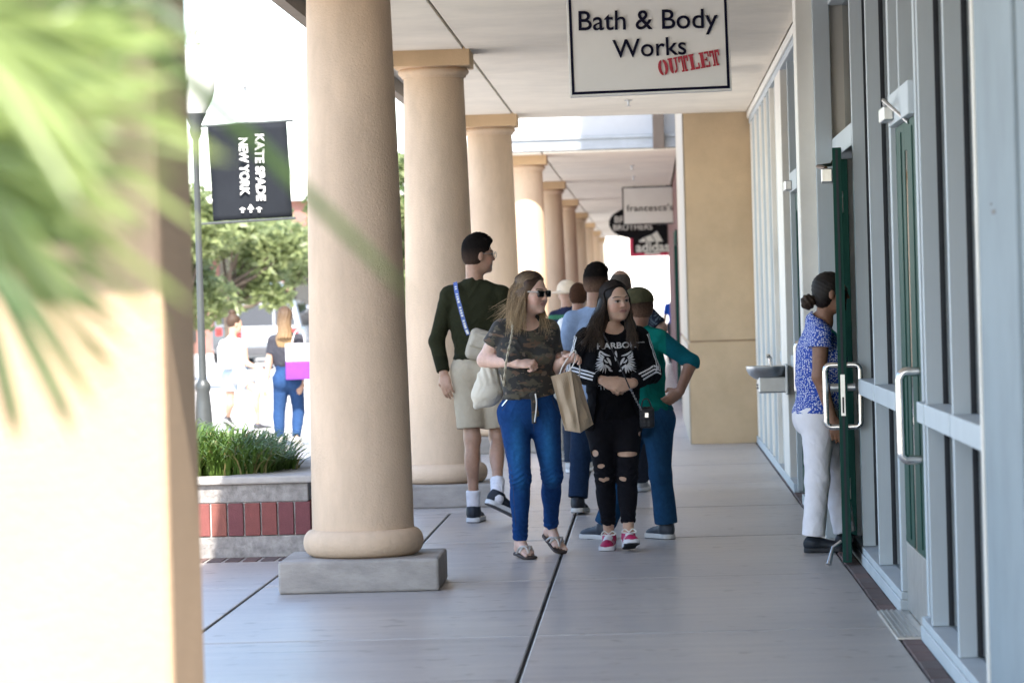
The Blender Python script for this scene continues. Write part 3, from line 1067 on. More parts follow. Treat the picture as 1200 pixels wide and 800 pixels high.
for i in range(5):
    boxpart('threshold_rib', M_STEEL, sf, 1.0 + i * 0.022, 1.01 + i * 0.022, 14.26, 15.45, 0.0165, 0.021, 0.001)
# open door, folded back beside the shop front: hinge at the far edge
HX, HY, LX, LY = 1.062, 19.13, 1.010, 18.20
ang = math.atan2(HX - LX, HY - LY)
leaf_M = Matrix.Translation((LX, LY, 0)) @ Matrix.Rotation(-ang, 4, 'Z')
def leaf_part(name, m, parent, x0, x1, y0, y1, z0, z1, bev=0.003):
    s = MB().box(x0, x1, y0, y1, z0, z1)
    s.v = [tuple(leaf_M @ Vector(v)) for v in s.v]
    return s.build(name, m, parent, bevel=bev)
W = math.hypot(HX - LX, HY - LY)
s = MB()
s.box(-0.024, 0.024, 0, 0.07, 0.02, 2.225); s.box(-0.024, 0.024, W - 0.07, W, 0.02, 2.225)
s.box(-0.0238, 0.0238, 0.07, W - 0.07, 2.1, 2.2245); s.box(-0.0238, 0.0238, 0.07, W - 0.07, 0.0205, 0.2)
s.v = [tuple(leaf_M @ Vector(v)) for v in s.v]
d1 = s.build('door_leaf', M_GREEN, sf, bevel=0.003)
leaf_part('glass_pane', M_GLASS, d1, -0.003, 0.003, 0.071, W - 0.071, 0.201, 2.099, 0)
leaf_part('weather_strip', M_GASKET, d1, -0.006, 0.006, -0.004, 0.0005, 0.03, 2.215, 0)
leaf_part('lock_plate', M_ALU, d1, -0.012, 0.012, -0.007, -0.0042, 0.80, 1.02, 0.001)
leaf_part('lock_slot', M_GASKET, d1, -0.005, 0.005, -0.0085, -0.0072, 0.815, 0.90, 0)
for q in (-1, 1):
    ph = pull(d1, q * 0.024, 0.03, 0.74, 1.07, q * 0.068, r=0.0155)
    for v in ph.data.vertices:
        v.co = leaf_M @ v.co
    cyl = MB().tube([(q * 0.024, 0.035, 0.95), (q * 0.066, 0.035, 0.95)], 0.022, 14)
    cyl.v = [tuple(leaf_M @ Vector(v)) for v in cyl.v]
    cyl.build('lock_cylinder', M_STEEL, d1, smooth=True)
leaf_part('door_closer', M_ALU, d1, -0.086, -0.0245, 0.25, 0.52, 2.05, 2.125, 0.006)
ca = MB().tube([leaf_M @ Vector((-0.06, 0.33, 2.13)), leaf_M @ Vector((-0.105, 0.62, 2.15)), leaf_M @ Vector((-0.03, 0.9, 2.17)), Vector((1.09, 19.3, 2.26))], 0.011, 6)
ca.build('closer_arm', mat('closer_bronze', (0.12, 0.075, 0.05), 0.4, metal=0.8), d1)
st = MB().tube([leaf_M @ Vector((-0.03, 0.06, 0.13)), leaf_M @ Vector((-0.075, 0.05, 0.1)), leaf_M @ Vector((-0.10, 0.0, 0.012))], [0.009, 0.009, 0.013], 8)
st.build('door_stop', M_STEEL, d1)
leaf_part('hinge', M_STEEL, d1, -0.01, 0.03, W + 0.001, W + 0.025, 0.3, 0.42); leaf_part('hinge', M_STEEL, d1, -0.01, 0.03, W + 0.001, W + 0.025, 1.9, 2.02)
boxpart('door_jamb', M_GREEN, sf, 1.16, 1.20, 19.165, 19.215, 0.02, 2.238, 0.003)
boxpart('door_jamb', M_GREEN, sf, 1.10, 1.18, 20.15, 20.20, 0.02, 2.238, 0.003)
boxpart('threshold', M_ALU, sf, 0.995, 1.2, 19.22, 20.145, 0.0005, 0.014, 0.003)
pane(sf, 18.335, 19.16, 0.1, 0.905); pane(sf, 18.335, 19.16, 1.0, 2.235)
rail(sf, 18.331, 19.162, 0.91, 0.995, 1.155, name='mid_rail')
# projecting pilaster past the open doorway
boxpart('pilaster', M_CREAMF, sf, 0.902, 1.29, 20.28, 20.62, 0.0, CEIL_Z - 0.002, 0.006)
boxpart('pilaster_trim', M_FRAME, sf, 1.0, 1.10, 20.21, 20.279, 0.0, 3.19, 0.004)

# --- farther shop front
sg = thing('storefront', 'pale framed glass shop front behind the drinking fountain, ending at the ochre wall', 'storefront', (1.2, 27, 0))
for yy in (21.1, 22.4, 26.3, 27.6, 28.9, 30.2, 31.5, 32.8):
    mullion(sg, yy, 0.05, 0.1, 3.2, M_FRAME, True, 1.045)
prev = None
ys = [20.65, 21.1, 22.4, 23.74]
for a, b in ((20.64, 21.07), (21.13, 22.37), (22.43, 23.7), (25.06, 26.27), (26.33, 27.57), (27.63, 28.87), (28.93, 30.17), (30.23, 31.47), (31.53, 32.77), (32.83, 33.7)):
    pane(sg, a, b, 0.1, 0.905); pane(sg, a, b, 1.0, 3.15)
    rail(sg, a - 0.004, b + 0.004, 0.91, 0.995, 1.05, name='mid_rail')
# solid white panels near the fountain
boxpart('wall_panel', M_CREAMF, sg, 1.055, 1.15, 28.0, 33.79, 0.02, 3.24, 0.006)
for k in range(9):
    boxpart('batten', M_FRAME if k % 2 else M_CREAMF, sg, 1.018, 1.054, 28.05 + 0.66 * k, 28.12 + 0.66 * k, 0.072, 3.148, 0.004)
boxpart('wall_panel', M_CREAMF, sg, 1.022, 1.15, 25.9, 26.95, 0.02, 3.24, 0.006)
mullion(sg, 23.76, 0.09, 0.02, 3.2, None, False, 1.04)
mullion(sg, 25.0, 0.09, 0.02, 3.2, None, False, 1.04)
rail(sg, 23.81, 24.95, 2.19, 2.33, 1.035, name='door_header')
pane(sg, 23.81, 24.95, 2.33, 3.15)
dl = MB()
for yy in (23.82, 24.87):
    dl.box(1.075, 1.12, yy, yy + 0.072, 0.02, 2.185)
dl.box(1.0752, 1.1198, 23.892, 24.87, 2.06, 2.1845).box(1.0752, 1.1198, 23.892, 24.87, 0.0205, 0.2)
d3 = dl.build('door_leaf', M_GREEN, sg, bevel=0.003)
boxpart('glass_pane', M_GLASS, d3, 1.095, 1.101, 23.893, 24.869, 0.201, 2.059)
pull(d3, 1.075, 23.86, 0.755, 1.115, -0.072)
boxpart('door_closer', M_ALU, d3, 0.985, 1.034, 24.5, 24.8, 2.2, 2.268, 0.006)
for (a, b) in ((20.63, 23.71), (25.05, 33.79)):
    boxpart('sill', M_FRAME, sg, 1.014, 1.225, a, b, 0.0, 0.07, 0.004)
boxpart('head_trim', M_FRAME, sg, 1.02, 1.225, 20.63, 33.79, 3.15, 3.262, 0.004)
boxpart('cove_trim', M_CREAMF, sg, 1.002, 1.018, 20.63, 33.79, 3.2, 3.265, 0.004)

# unseen wall added towards and past the camera, blocking sky light from the front
cb = thing('shop_building', 'unseen pale wall added beside the camera to block sky light', 'building', (3, -10, 0))
boxpart('wall', M_PANEL, cb, 1.10, 9.0, -30.0, 6.28, 0.0, 5.6)
boxpart('wall_base', M_PLINTH, cb, 1.08, 1.0995, -30.0, 6.28, 0.0, 0.3)
boxpart('parapet', M_WING, cb, 1.06, 9.05, -30.05, 6.285, 5.603, 6.0)
boxpart('upper_wall', M_WING, r1, 1.06, 8.0, R1Y0 + 0.01, R1Y1 - 0.01, 3.99, 6.0)

# rooms behind the glass
room = MB()
room.box(1.9, 8.0, 6.7, 33.8, -0.02, -0.004)
rm = room.build('shop_floor', M_INSIDE); tag(rm, kind='structure')
wl = MB().box(6.0, 6.2, 6.7, 33.8, 0, 3.4).build('shop_wall', M_INSIDE); tag(wl, kind='structure')
wl = MB().box(1.31, 6.0, 6.5, 6.7, 0, 3.4).build('shop_wall', M_INSIDE); tag(wl, kind='structure')
wl = MB().box(1.31, 6.0, 20.4, 20.5, 0, 3.4).build('shop_wall', M_INSIDE); tag(wl, kind='structure')
wl = MB().box(1.23, 6.1, 6.71, 33.8, 3.27, 3.29).build('shop_ceiling', M_INSIDE); tag(wl, kind='structure')
wl = MB().box(1.23, 1.9, 6.7, 33.8, -0.012, -0.004).build('shop_floor', M_INSIDE); tag(wl, kind='structure')
# ------------------------------------------------------------------ drinking fountain
fo = thing('drinking_fountain', 'steel wall drinking fountain with oval bowl on the shop front', 'drinking fountain', (1.0, 25.9, 0.75))
s = MB()
n = 40
prof = [(0.0, 0.905), (0.80, 0.905), (0.93, 0.912), (1.0, 0.918), (1.0, 0.908), (0.97, 0.886), (0.86, 0.852), (0.62, 0.822), (0.3, 0.812), (0.0, 0.81)]
vs, fs = [], []
for r, z in prof:
    for i in range(n):
        a = 2 * math.pi * i / n
        e = 0.8
        cxx = math.copysign(abs(math.cos(a)) ** e, math.cos(a)); sy = math.copysign(abs(math.sin(a)) ** e, math.sin(a))
        vs.append((0.875 + 0.165 * r * cxx + (0.0), 25.92 + 0.2 * r * sy, z - 0.03 * (cxx * r > 0) * 0))
for j in range(len(prof) - 1):
    for i in range(n):
        k = (i + 1) % n
        fs.append((j * n + i, j * n + k, (j + 1) * n + k, (j + 1) * n + i))
s.add(vs, fs)
s.build('bowl', M_STEEL, fo, smooth=True)
boxpart('housing', M_STEEL, fo, 0.80, 1.02, 25.78, 26.06, 0.715, 0.838, 0.012)
boxpart('back_plate', M_STEEL, fo, 1.0, 1.021, 25.72, 26.12, 0.70, 0.93, 0.006)
MB().tube([(0.90, 25.95, 0.905), (0.90, 25.95, 0.975), (0.89, 25.95, 0.992), (0.87, 25.95, 0.99)], 0.017, 10).build('spout', M_CHROME, fo, smooth=True)
MB().tube([(0.80, 25.86, 0.765), (0.784, 25.86, 0.765)], 0.02, 14).build('push_button', M_CHROME, fo, smooth=True)

# ------------------------------------------------------------------ hanging signs
def hang(t, x0, x1, y, z):
    for xx in (x0, x1):
        MB().tube([(xx, y, z), (xx, y, CEIL_Z + 0.001)], 0.008, 8).build('hanger_rod', M_BLACK, t)

SY = 19.2
p0 = at(668, 114, SY); p1 = at(858, 106, SY)
sw = (p1 - p0).length
sroll = math.atan2(p1.z - p0.z, p1.x - p0.x)
sc = (p0 + p1) / 2
SH = 0.61
sign = thing('hanging_sign', 'white hanging sign with navy border reading Bath & Body Works outlet', 'sign', (sc.x, SY, sc.z))
S_M = Matrix.Translation(sc) @ Matrix.Rotation(sroll, 4, 'Y').inverted()
def sp(name, m, x0, x1, y0, y1, z0, z1, parent=sign, bev=0.002):
    s = MB().box(x0, x1, y0, y1, z0, z1)
    s.v = [tuple(S_M @ Vector(v)) for v in s.v]
    return s.build(name, m, parent, bevel=bev)
h = sw / 2
sp('panel', M_SIGNW, -h, h, 0, 0.09, 0, SH)
b0, bt = 0.012, 0.015
sp('border', M_NAVY, -h + b0, h - b0, -0.004, -0.0005, b0, b0 + bt, bev=0)
sp('border', M_NAVY, -h + b0, h - b0, -0.004, -0.0005, SH - b0 - bt, SH - b0, bev=0)
sp('border', M_NAVY, -h + b0, -h + b0 + bt, -0.0042, -0.0005, b0 + bt, SH - b0 - bt, bev=0)
sp('border', M_NAVY, h - b0 - bt, h - b0, -0.0042, -0.0005, b0 + bt, SH - b0 - bt, bev=0)
def sign_text(body, m, ax, ay, bx, by, extra=0.0, height=None, **kw):
    """lettering whose middle line runs from photo pixel a to b on the sign's face"""
    a, b = at(ax, ay, SY - 0.006), at(bx, by, SY - 0.006)
    c = (a + b) / 2
    r = math.atan2(b.z - a.z, b.x - a.x)
    return text_part(body, m, sign, face_cam(c.x, SY - 0.008, c.z, r), width=(b - a).length, height=height, extrude=0.004, **kw)
sign_text('Bath & Body', M_NAVY, 678, 28.5, 841, 25.5, offset=0.006)
sign_text('Works', M_NAVY, 718, 58, 804, 53.5, offset=0.006)
def slab_letters(word, ax, ay, bx, by, height):
    """heavy stencil slab capitals, one solid per letter, along the line a-b on the sign's face"""
    R = lambda x0, x1, y0, y1: [(x0, y0), (x1, y0), (x1, y1), (x0, y1)]
    arc = lambda cx, cy, rx, ry, a0, a1, n=9: [(cx + rx * math.cos(math.radians(a0 + (a1 - a0) * i / n)), cy + ry * math.sin(math.radians(a0 + (a1 - a0) * i / n))) for i in range(n + 1)]
    G = {'O': [arc(.46, .5, .46, .5, 94, 266) + arc(.46, .5, .14, .36, 262, 98), arc(.56, .5, .46, .5, 86, -86) + arc(.56, .5, .14, .36, -82, 82)],
         'U': [R(0, .5, .9, 1), R(.09, .42, .3, .9), arc(.42, .3, .33, .3, 180, 262) + arc(.46, .34, .05, .2, 262, 180), R(.62, 1, .9, 1), R(.74, .88, .3, .9), arc(.5, .3, .38, .3, 278, 360) + arc(.5, .34, .24, .2, 360, 278)],
         'T': [R(0, .46, .84, 1), R(.54, 1, .84, 1), R(0, .13, .62, .84), R(.87, 1, .62, .84), R(.30, .46, .1, .84), R(.54, .70, .1, .84), R(.18, .46, 0, .1), R(.54, .82, 0, .1)],
         'L': [R(0, .56, .9, 1), R(.1, .44, .1, .9), R(0, .48, 0, .1), R(.54, 1, 0, .14), R(.86, 1, .14, .38)],
         'E': [R(0, .48, .9, 1), R(.1, .44, .1, .9), R(0, .48, 0, .1), R(.54, 1, 0, .13), R(.87, 1, .13, .34), R(.54, 1, .87, 1), R(.87, 1, .66, .87), R(.5, .76, .45, .55), R(.7, .78, .36, .64)]}
    a, b = at(ax, ay, SY - 0.006), at(bx, by, SY - 0.006)
    r = math.atan2(b.z - a.z, b.x - a.x)
    M = face_cam(a.x, SY - 0.005, a.z, r)
    L = (b - a).length
    adv = L / (len(word) * 1.0)
    for i, ch in enumerate(word):
        s = MB()
        for poly in G[ch]:
            s.prism([((i + 0.03 + 0.92 * x) * adv, (y - 0.5) * height) for x, y in poly], 2, 0.0, 0.006)
        s.v = [tuple(M @ Vector(v)) for v in s.v]
        s.build('letter', M_RED, sign)
slab_letters('OUTLET', 771, 80.5, 844, 67, 0.088)
for xx in (-0.3, 0.3):
    q = S_M @ Vector((xx, 0.045, SH))
    MB().tube([q, (q.x, q.y, CEIL_Z + 0.001)], 0.009, 8).build('hanger_rod', M_BLACK, sign)

FY = 54.8
a, b = at(730, 264, FY), at(797, 262, FY)
c = (a + b) / 2
fs_ = thing('hanging_sign', "off-white hanging sign with thin dark edge reading francesca's", 'sign', (c.x, FY, a.z))
fw = b.x - a.x
boxpart('panel', M_SIGNW, fs_, a.x, b.x, FY, FY + 0.1, c.z, c.z + 0.61, 0.003)
for (x0, x1, z0, z1) in ((a.x, b.x, 0, 0.018), (a.x, b.x, 0.592, 0.61), (a.x, a.x + 0.018, 0.018, 0.592), (b.x - 0.018, b.x, 0.018, 0.592)):
    boxpart('border', M_BLACK, fs_, x0, x1, FY - 0.006, FY - 0.001, c.z + z0, c.z + z1)
text_part("francesca's", M_BLACK, fs_, face_cam(c.x - 0.02, FY - 0.01, c.z + 0.27), width=0.74, extrude=0.004, offset=-0.004, spacing=1.12)
hang(fs_, a.x + 0.2, b.x - 0.2, FY + 0.05, c.z + 0.61)

BY = 63.0
a, b = at(714, 280, BY), at(775, 279, BY)
c = (a + b) / 2
br = thing('hanging_sign', 'black oval hanging sign with white lettering behind the off-white sign', 'sign', (c.x, BY, c.z))
ow, oh = (b.x - a.x) / 2, 0.29
s = MB().prism([(c.x + ow * math.cos(t * math.pi / 24), c.z + oh + oh * math.sin(t * math.pi / 24)) for t in range(48)], 1, BY, BY + 0.08)
s.build('panel', M_BLACK, br)
text_part('BROOKS', M_SIGNW, br, face_cam(c.x - 0.04, BY - 0.006, c.z + oh + 0.07), width=0.66, extrude=0.004, offset=0.01)
text_part('BROTHERS', M_SIGNW, br, face_cam(c.x - 0.04, BY - 0.006, c.z + oh - 0.08), width=0.72, extrude=0.004, offset=0.01)
hang(br, c.x - 0.15, c.x + 0.15, BY + 0.04, c.z + 2 * oh - 0.03)

AY = 71.0
a, b = at(742, 297, AY), at(788, 295, AY)
c = (a + b) / 2
ad = thing('hanging_sign', 'black hanging sign with white three-bar emblem and adidas lettering', 'sign', (c.x, AY, c.z))
boxpart('panel', M_BLACK, ad, a.x, b.x, AY, AY + 0.1, c.z, c.z + 0.62, 0.003)
for (x0, h1, h2) in ((-0.27, 0.025, 0.095), (-0.10, 0.115, 0.185), (0.07, 0.205, 0.285)):
    bz, bx, k = c.z + 0.225, c.x + x0, 0.56
    MB().prism([(bx, bz), (bx + 0.15, bz), (bx + 0.15 - k * h2, bz + h2), (bx - k * h1, bz + h1)], 1, AY - 0.008, AY - 0.001).build('emblem_bar', M_SIGNW, ad)
text_part('adidas', M_SIGNW, ad, face_cam(c.x, AY - 0.008, c.z + 0.12), width=0.70, extrude=0.004, offset=0.03)
hang(ad, a.x + 0.2, b.x - 0.2, AY + 0.05, c.z + 0.62)
RY = 80.0
a, b = at(738, 301, RY), at(786, 299, RY)
rs = thing('hanging_sign', 'crimson hanging sign mostly hidden behind the black three-bar sign', 'sign', (a.x, RY, a.z))
boxpart('panel', mat('crimson', (0.42, 0.02, 0.07), 0.4), rs, a.x, b.x, RY, RY + 0.1, a.z, a.z + 0.66, 0.003)
boxpart('lettering_band', M_SIGNW, rs, a.x + 0.35, b.x - 0.25, RY - 0.006, RY - 0.001, a.z + 0.05, a.z + 0.085)
hang(rs, a.x + 0.2, b.x - 0.2, RY + 0.05, a.z + 0.66)

# brick shop fronts beyond the tower
bw = thing('brick_shop', 'dark red brick shop wall with green door beyond the ochre tower', 'shop', (0.6, 55, 0))
def _brickwall():
    m, nt, b = _nodes('far_brickwork')
    t = nt.nodes.new('ShaderNodeTexBrick')
    t.inputs['Scale'].default_value = 4.6
    t.inputs['Color1'].default_value = (0.17, 0.055, 0.05, 1); t.inputs['Color2'].default_value = (0.13, 0.045, 0.045, 1)
    t.inputs['Mortar'].default_value = (0.26, 0.2, 0.18, 1)
    tc = nt.nodes.new('ShaderNodeTexCoord'); mp = nt.nodes.new('ShaderNodeMapping')
    mp.inputs['Rotation'].default_value = (0, math.pi / 2, 0)
    nt.links.new(tc.outputs['Object'], mp.inputs[0]); nt.links.new(mp.outputs[0], t.inputs['Vector'])
    nt.links.new(t.outputs[0], b.inputs['Base Color'])
    b.inputs['Roughness'].default_value = 0.85
    return m
M_FARBRICK = _brickwall()
boxpart('wall', M_FARBRICK, bw, 0.40, 6.0, 41.9, 47.5, 0, 3.26)
boxpart('wall', M_FARBRICK, bw, 0.40, 6.0, 49.2, 70.0, 0, 3.26)
boxpart('door_header', M_GREEN, bw, 0.37, 0.6, 47.5, 49.2, 2.2, 2.4)
boxpart('door_jamb', M_GREEN, bw, 0.36, 0.6, 49.1, 49.25, 0, 2.4)
boxpart('door_pane', M_INSIDE, bw, 0.5, 0.52, 47.5, 49.2, 0, 2.2)
boxpart('wall_above', M_FARBRICK, bw, 0.40, 6.0, 47.5, 49.2, 2.4, 3.26)
ws = thing('white_shop', 'bright white shop building closing the far end of the arcade', 'building', (0, 118, 0))
boxpart('wall', M_WHITE, ws, -1.4, 9.0, 112, 120, 0.62, 6.0)
boxpart('wall_base', mat('pink_stone', (0.50, 0.30, 0.27), 0.8), ws, -1.42, 9.0, 111.97, 120, 0, 0.615)
boxpart('pilaster', M_CEIL, ws, -0.95, -0.5, 111.4, 111.96, 0, 5.9)
boxpart('roof_edge', M_FASCIA, ws, -1.6, 9.2, 111.7, 120.2, 6.003, 6.3)

# ------------------------------------------------------------------ planter with soldier course of bricks
def planter(label, x1, y0, width, depth, main):
    t = thing('planter', label, 'planter', (x1 - width / 2, y0, 0))
    x0 = x1 - width
    Mp = mat('planter_concrete', (0.30, 0.28, 0.265), 0.9, vary=0.3, vscale=26, bump=0.9, bscale=55, stain=0.2)
    Mc = mat('planter_cap', (0.40, 0.375, 0.35), 0.8, vary=0.15, vscale=9, bump=0.4, bscale=60, stain=0.2)
    boxpart('base_course', Mp, t, x0, x1, y0, y0 + depth, 0, 0.128, 0.006)
    boxpart('mortar_core', M_MORTAR, t, x0 + 0.03, x1 - 0.022, y0 + 0.022, y0 + depth, 0.1285, 0.324)
    boxpart('upper_course', Mp, t, x0, x1 - 0.012, y0 + 0.012, y0 + depth, 0.3245, 0.432, 0.006)
    bm_ = [MB().box(-0.044, 0.044, 0, 0.03, 0.131, 0.322).mesh('brick', m) for m in M_BRICK]
    xx = x1 - 0.046
    while xx > x0:
        o = link('brick', random.choice(bm_), t, 0.004)
        o.matrix_parent_inverse = Matrix.Translation(-t.location)
        o.location = (xx, y0 - 0.004 + random.uniform(-0.002, 0.002), random.uniform(-0.001, 0.001))
        xx -= 0.0985
    yy = y0 + 0.1
    sm = [MB().box(-0.03, 0.0, -0.044, 0.044, 0.131, 0.322).mesh('brick', m) for m in M_BRICK]
    while yy < y0 + depth - 0.05:
        o = link('brick', random.choice(sm), t, 0.004)
        o.matrix_parent_inverse = Matrix.Translation(-t.location)
        o.location = (x1 + 0.003, yy, 0)
        yy += 0.0985
    # cap: front arm, right arm with a diagonal inner corner, back arm
    cf = MB().prism([(x0 - 0.02, y0 - 0.022), (x1 + 0.02, y0 - 0.022), (x1 + 0.02, y0 + depth), (x1 - 0.26, y0 + depth), (x1 - 0.26, y0 + 0.62), (x1 - 0.50, y0 + 0.16), (x0 - 0.02, y0 + 0.16)], 2, 0.4325, 0.478)
    cf.build('cap', Mc, t, bevel=0.012)
    boxpart('soil', mat('soil', (0.05, 0.035, 0.025), 0.95, vary=0.4, vscale=30, bump=1.0, bscale=40), t, x0, x1 - 0.262, y0 + 0.165, y0 + depth, 0.4325, 0.445)
    return t
planter('low concrete planter with a red soldier brick course, full of grass', -2.02, 19.9, 1.9, 2.9, True)
planter('distant low brick planter seen between the columns', -2.75, 44.0, 0.75, 2.2, False)
# paver row at its foot
for k in range(17):
    o = bpy.data.objects.new('brick', MB().box(-0.049, 0.049, -0.1, 0.1, 0, 0.006).mesh('brick', random.choice(M_BRICK)) if k < 3 else bpy.data.objects['brick'].data)
    COL.objects.link(o); o.parent = wk
    o.data = _pm[k % 3] if k >= 3 else o.data
    o.location = (-3.6 + 0.104 * k, 19.75, 0.0008 if k < 3 else -0.0135)
# grass tuft generator
def blades(rng, cx, cy, z, n, h, spread, width=0.006, droop=0.8):
    s = MB()
    for _ in range(n):
        a = rng.uniform(0, 2 * math.pi)
        r0 = spread * math.sqrt(rng.random()) * 0.5
        bx, by = cx + r0 * math.cos(a), cy + r0 * math.sin(a)
        a2 = a + rng.uniform(-0.9, 0.9)
        L = h * rng.uniform(0.6, 1.15)
        out = spread * rng.uniform(0.25, 0.9) * droop
        pts = []
        for i in range(6):
            q = i / 5
            zz = z + L * (q * 1.25 - 0.75 * q ** 2.4)
            pts.append((bx + out * q ** 1.6 * math.cos(a2), by + out * q ** 1.6 * math.sin(a2), zz))
        px, py = -math.sin(a2), math.cos(a2)
        vs, fs = [], []
        for i, p in enumerate(pts):
            w = width * (1 - (i / 5) ** 1.5) + 0.0006
            vs += [(p[0] - px * w, p[1] - py * w, p[2]), (p[0] + px * w, p[1] + py * w, p[2])]
        for i in range(5):
            fs.append((2 * i, 2 * i + 1, 2 * i + 3, 2 * i + 2))
        s.add(vs, fs)
    return s
rng = random.Random(3)
M_GRASS = leafmat('grass_blade', (0.07, 0.135, 0.022), (0.16, 0.25, 0.05), 0.4, 0.35)
_gp = [(-2.52, 20.4, 0.2), (-2.66, 20.55, 0.25), (-2.84, 20.35, 0.25), (-2.95, 20.8, 0.3), (-2.66, 21.0, 0.27), (-2.42, 20.75, 0.17), (-3.15, 20.45, 0.3), (-2.55, 21.5, 0.22), (-3.05, 21.4, 0.3), (-3.4, 20.9, 0.3), (-3.4, 21.8, 0.3)]
gm = MB()
for (x, y, hh) in _gp:
    b_ = blades(rng, x, y, 0.445, 330, hh * 1.7, 0.5, 0.0068)
    gm.add(b_.v, b_.f)
dm = MB()
for (x, y, hh) in _gp:
    b_ = blades(rng, x, y, 0.445, 38, hh * 1.6, 0.55, 0.0055)
    dm.add(b_.v, b_.f)
tag(dm.build('dry_grass', leafmat('grass_straw', (0.22, 0.19, 0.07), (0.34, 0.29, 0.12), 0.6, 0.25), fix=False), 'scattered straw-coloured dry blades among the planter grass', 'grass', kind='stuff')
tag(gm.build('grass', M_GRASS, fix=False), 'long arching green grass filling the low brick planter', 'grass', kind='stuff')

# sprinkler heads on the ceiling
for k, (x, y) in enumerate(((-0.22, 27.5), (-0.15, 31.2), (-0.25, 20.9), (-0.2, 46.5), (-0.2, 50.5))):
    sk = thing('sprinkler', 'small grey sprinkler head on the cream ceiling of the arcade', 'sprinkler', (x, y, CEIL_Z), 'ceiling sprinklers')
    MB().lathe([(0.035, 0.0), (0.035, -0.008), (0.012, -0.012), (0.010, -0.04), (0.006, -0.055)], 14, (x, y, CEIL_Z)).build('body', M_STEEL, sk, smooth=True)
    MB().lathe([(0.026, -0.055), (0.026, -0.059)], 12, (x, y, CEIL_Z)).build('deflector', M_STEEL, sk)
# ------------------------------------------------------------------ plaza: lamp post, banner, trees, cars, far building
LY_ = 30.8
lb = at(238.5, 480, LY_)
lx = lb.x
lp = thing('lamp_post', 'dark fluted lamp post with white acorn globe carrying the banner', 'street lamp', (lx, LY_, 0))
MB().lathe([(0.13, -0.03), (0.13, 0.06), (0.095, 0.1), (0.08, 0.45), (0.07, 0.62), (0.06, 0.72), (0.07, 0.74), (0.07, 0.79), (0.04, 0.83)], 24, (lx, LY_, 0)).build('base', M_POLE, lp, smooth=True)
MB().lathe([(0.036, 0.8), (0.03, 2.0), (0.027, 3.0), (0.04, 3.02), (0.06, 3.08), (0.05, 3.12), (0.085, 3.2), (0.11, 3.24)], 20, (lx, LY_, 0)).build('pole', M_POLE, lp, smooth=True)
M_GLOBE = mat('globe_white', (0.62, 0.62, 0.56), 0.25, vary=0.03)
MB().lathe([(0.10, 3.24), (0.15, 3.34), (0.185, 3.45), (0.20, 3.56), (0.19, 3.68), (0.15, 3.78), (0.1, 3.83), (0.06, 3.86)], 28, (lx, LY_, 0)).build('globe', M_GLOBE, lp, smooth=True)
MB().lathe([(0.06, 3.86), (0.07, 3.88), (0.035, 3.91), (0.03, 3.95), (0.045, 3.99), (0.02, 4.03), (0.004, 4.07)], 16, (lx, LY_, 0)).build('finial', M_GLOBE, lp, smooth=True)
b0, b1 = at(243, 147, LY_), at(336, 147, LY_)
c0, c1 = at(246, 261, LY_), at(341, 253, LY_)
tilt = 0.012
for (z, dz) in ((b0.z, 0.0), (c0.z, 0.0)):
    MB().tube([(lx, LY_, z - 0.01), (b1.x + 0.06, LY_, z + 0.02)], 0.012, 8).build('banner_arm', M_POLE, lp)
ban = thing('banner', 'dark charcoal banner with white KATE SPADE NEW YORK lettering on lamp post', 'banner', (b0.x, LY_, c0.z))
s = MB()
nx, nz = 10, 16
vs, fs = [], []
for j in range(nz + 1):
    for i in range(nx + 1):
        u, w = i / nx, j / nz
        x = b0.x + u * (b1.x - b0.x) + 0.03 * w
        z = (b0.z - 0.012) + u * 0.02 + w * (c0.z + 0.012 - b0.z + 0.012)
        vs.append((x, LY_ - 0.004 + 0.02 * math.sin(3 * u + 2 * w) * math.sin(math.pi * w), z))
for j in range(nz):
    for i in range(nx):
        k = j * (nx + 1) + i
        fs.append((k, k + 1, k + nx + 2, k + nx + 1))
s.add(vs, fs)
o = s.build('cloth', mat('banner_cloth', (0.014, 0.016, 0.02), 0.75, vary=0.1, spec=0.12), ban, smooth=True)
md = o.modifiers.new('thickness', 'SOLIDIFY'); md.thickness = 0.004
p = at(305, 199, LY_ - 0.03); text_part('KATE SPADE', M_SIGNW, ban, face_cam(p.x - 0.0, LY_ - 0.034, p.z + 0.02, -math.pi / 2), width=0.60, height=0.085, extrude=0.002, offset=0.03)
p = at(285, 199, LY_ - 0.03); text_part('NEW YORK', M_SIGNW, ban, face_cam(p.x + 0.01, LY_ - 0.034, p.z + 0.03, -math.pi / 2), width=0.52, height=0.085, extrude=0.002, offset=0.03)
p = at(294, 245, LY_ - 0.03)
s = MB()
for dx in (-0.075, 0.0, 0.075):
    s.prism([(p.x + dx, p.z + (0.045 if dx == 0 else 0.018)), (p.x + dx - 0.03, p.z - 0.0), (p.x + dx - 0.005, p.z - 0.005), (p.x + dx - 0.012, p.z - 0.03), (p.x + dx + 0.012, p.z - 0.03), (p.x + dx + 0.005, p.z - 0.005), (p.x + dx + 0.03, p.z)], 1, LY_ - 0.036, LY_ - 0.033)
s.build('spade_emblem', M_SIGNW, ban)

fp = at(287, 97, 95.0)
fl = thing('parking_light', 'tall thin grey parking lot light far behind the banner', 'street lamp', (fp.x, 95, 0))
MB().tube([(fp.x, 95, -0.03), (fp.x, 95, fp.z - 0.1)], [0.10, 0.06], 10).build('pole', mat('galvanised', (0.35, 0.36, 0.37), 0.5), fl)
MB().box(fp.x - 0.2, fp.x + 0.2, 94.8, 95.5, fp.z - 0.12, fp.z + 0.02).build('lamp_head', mat('galvanised', (0.35, 0.36, 0.37), 0.5), fl, bevel=0.02)

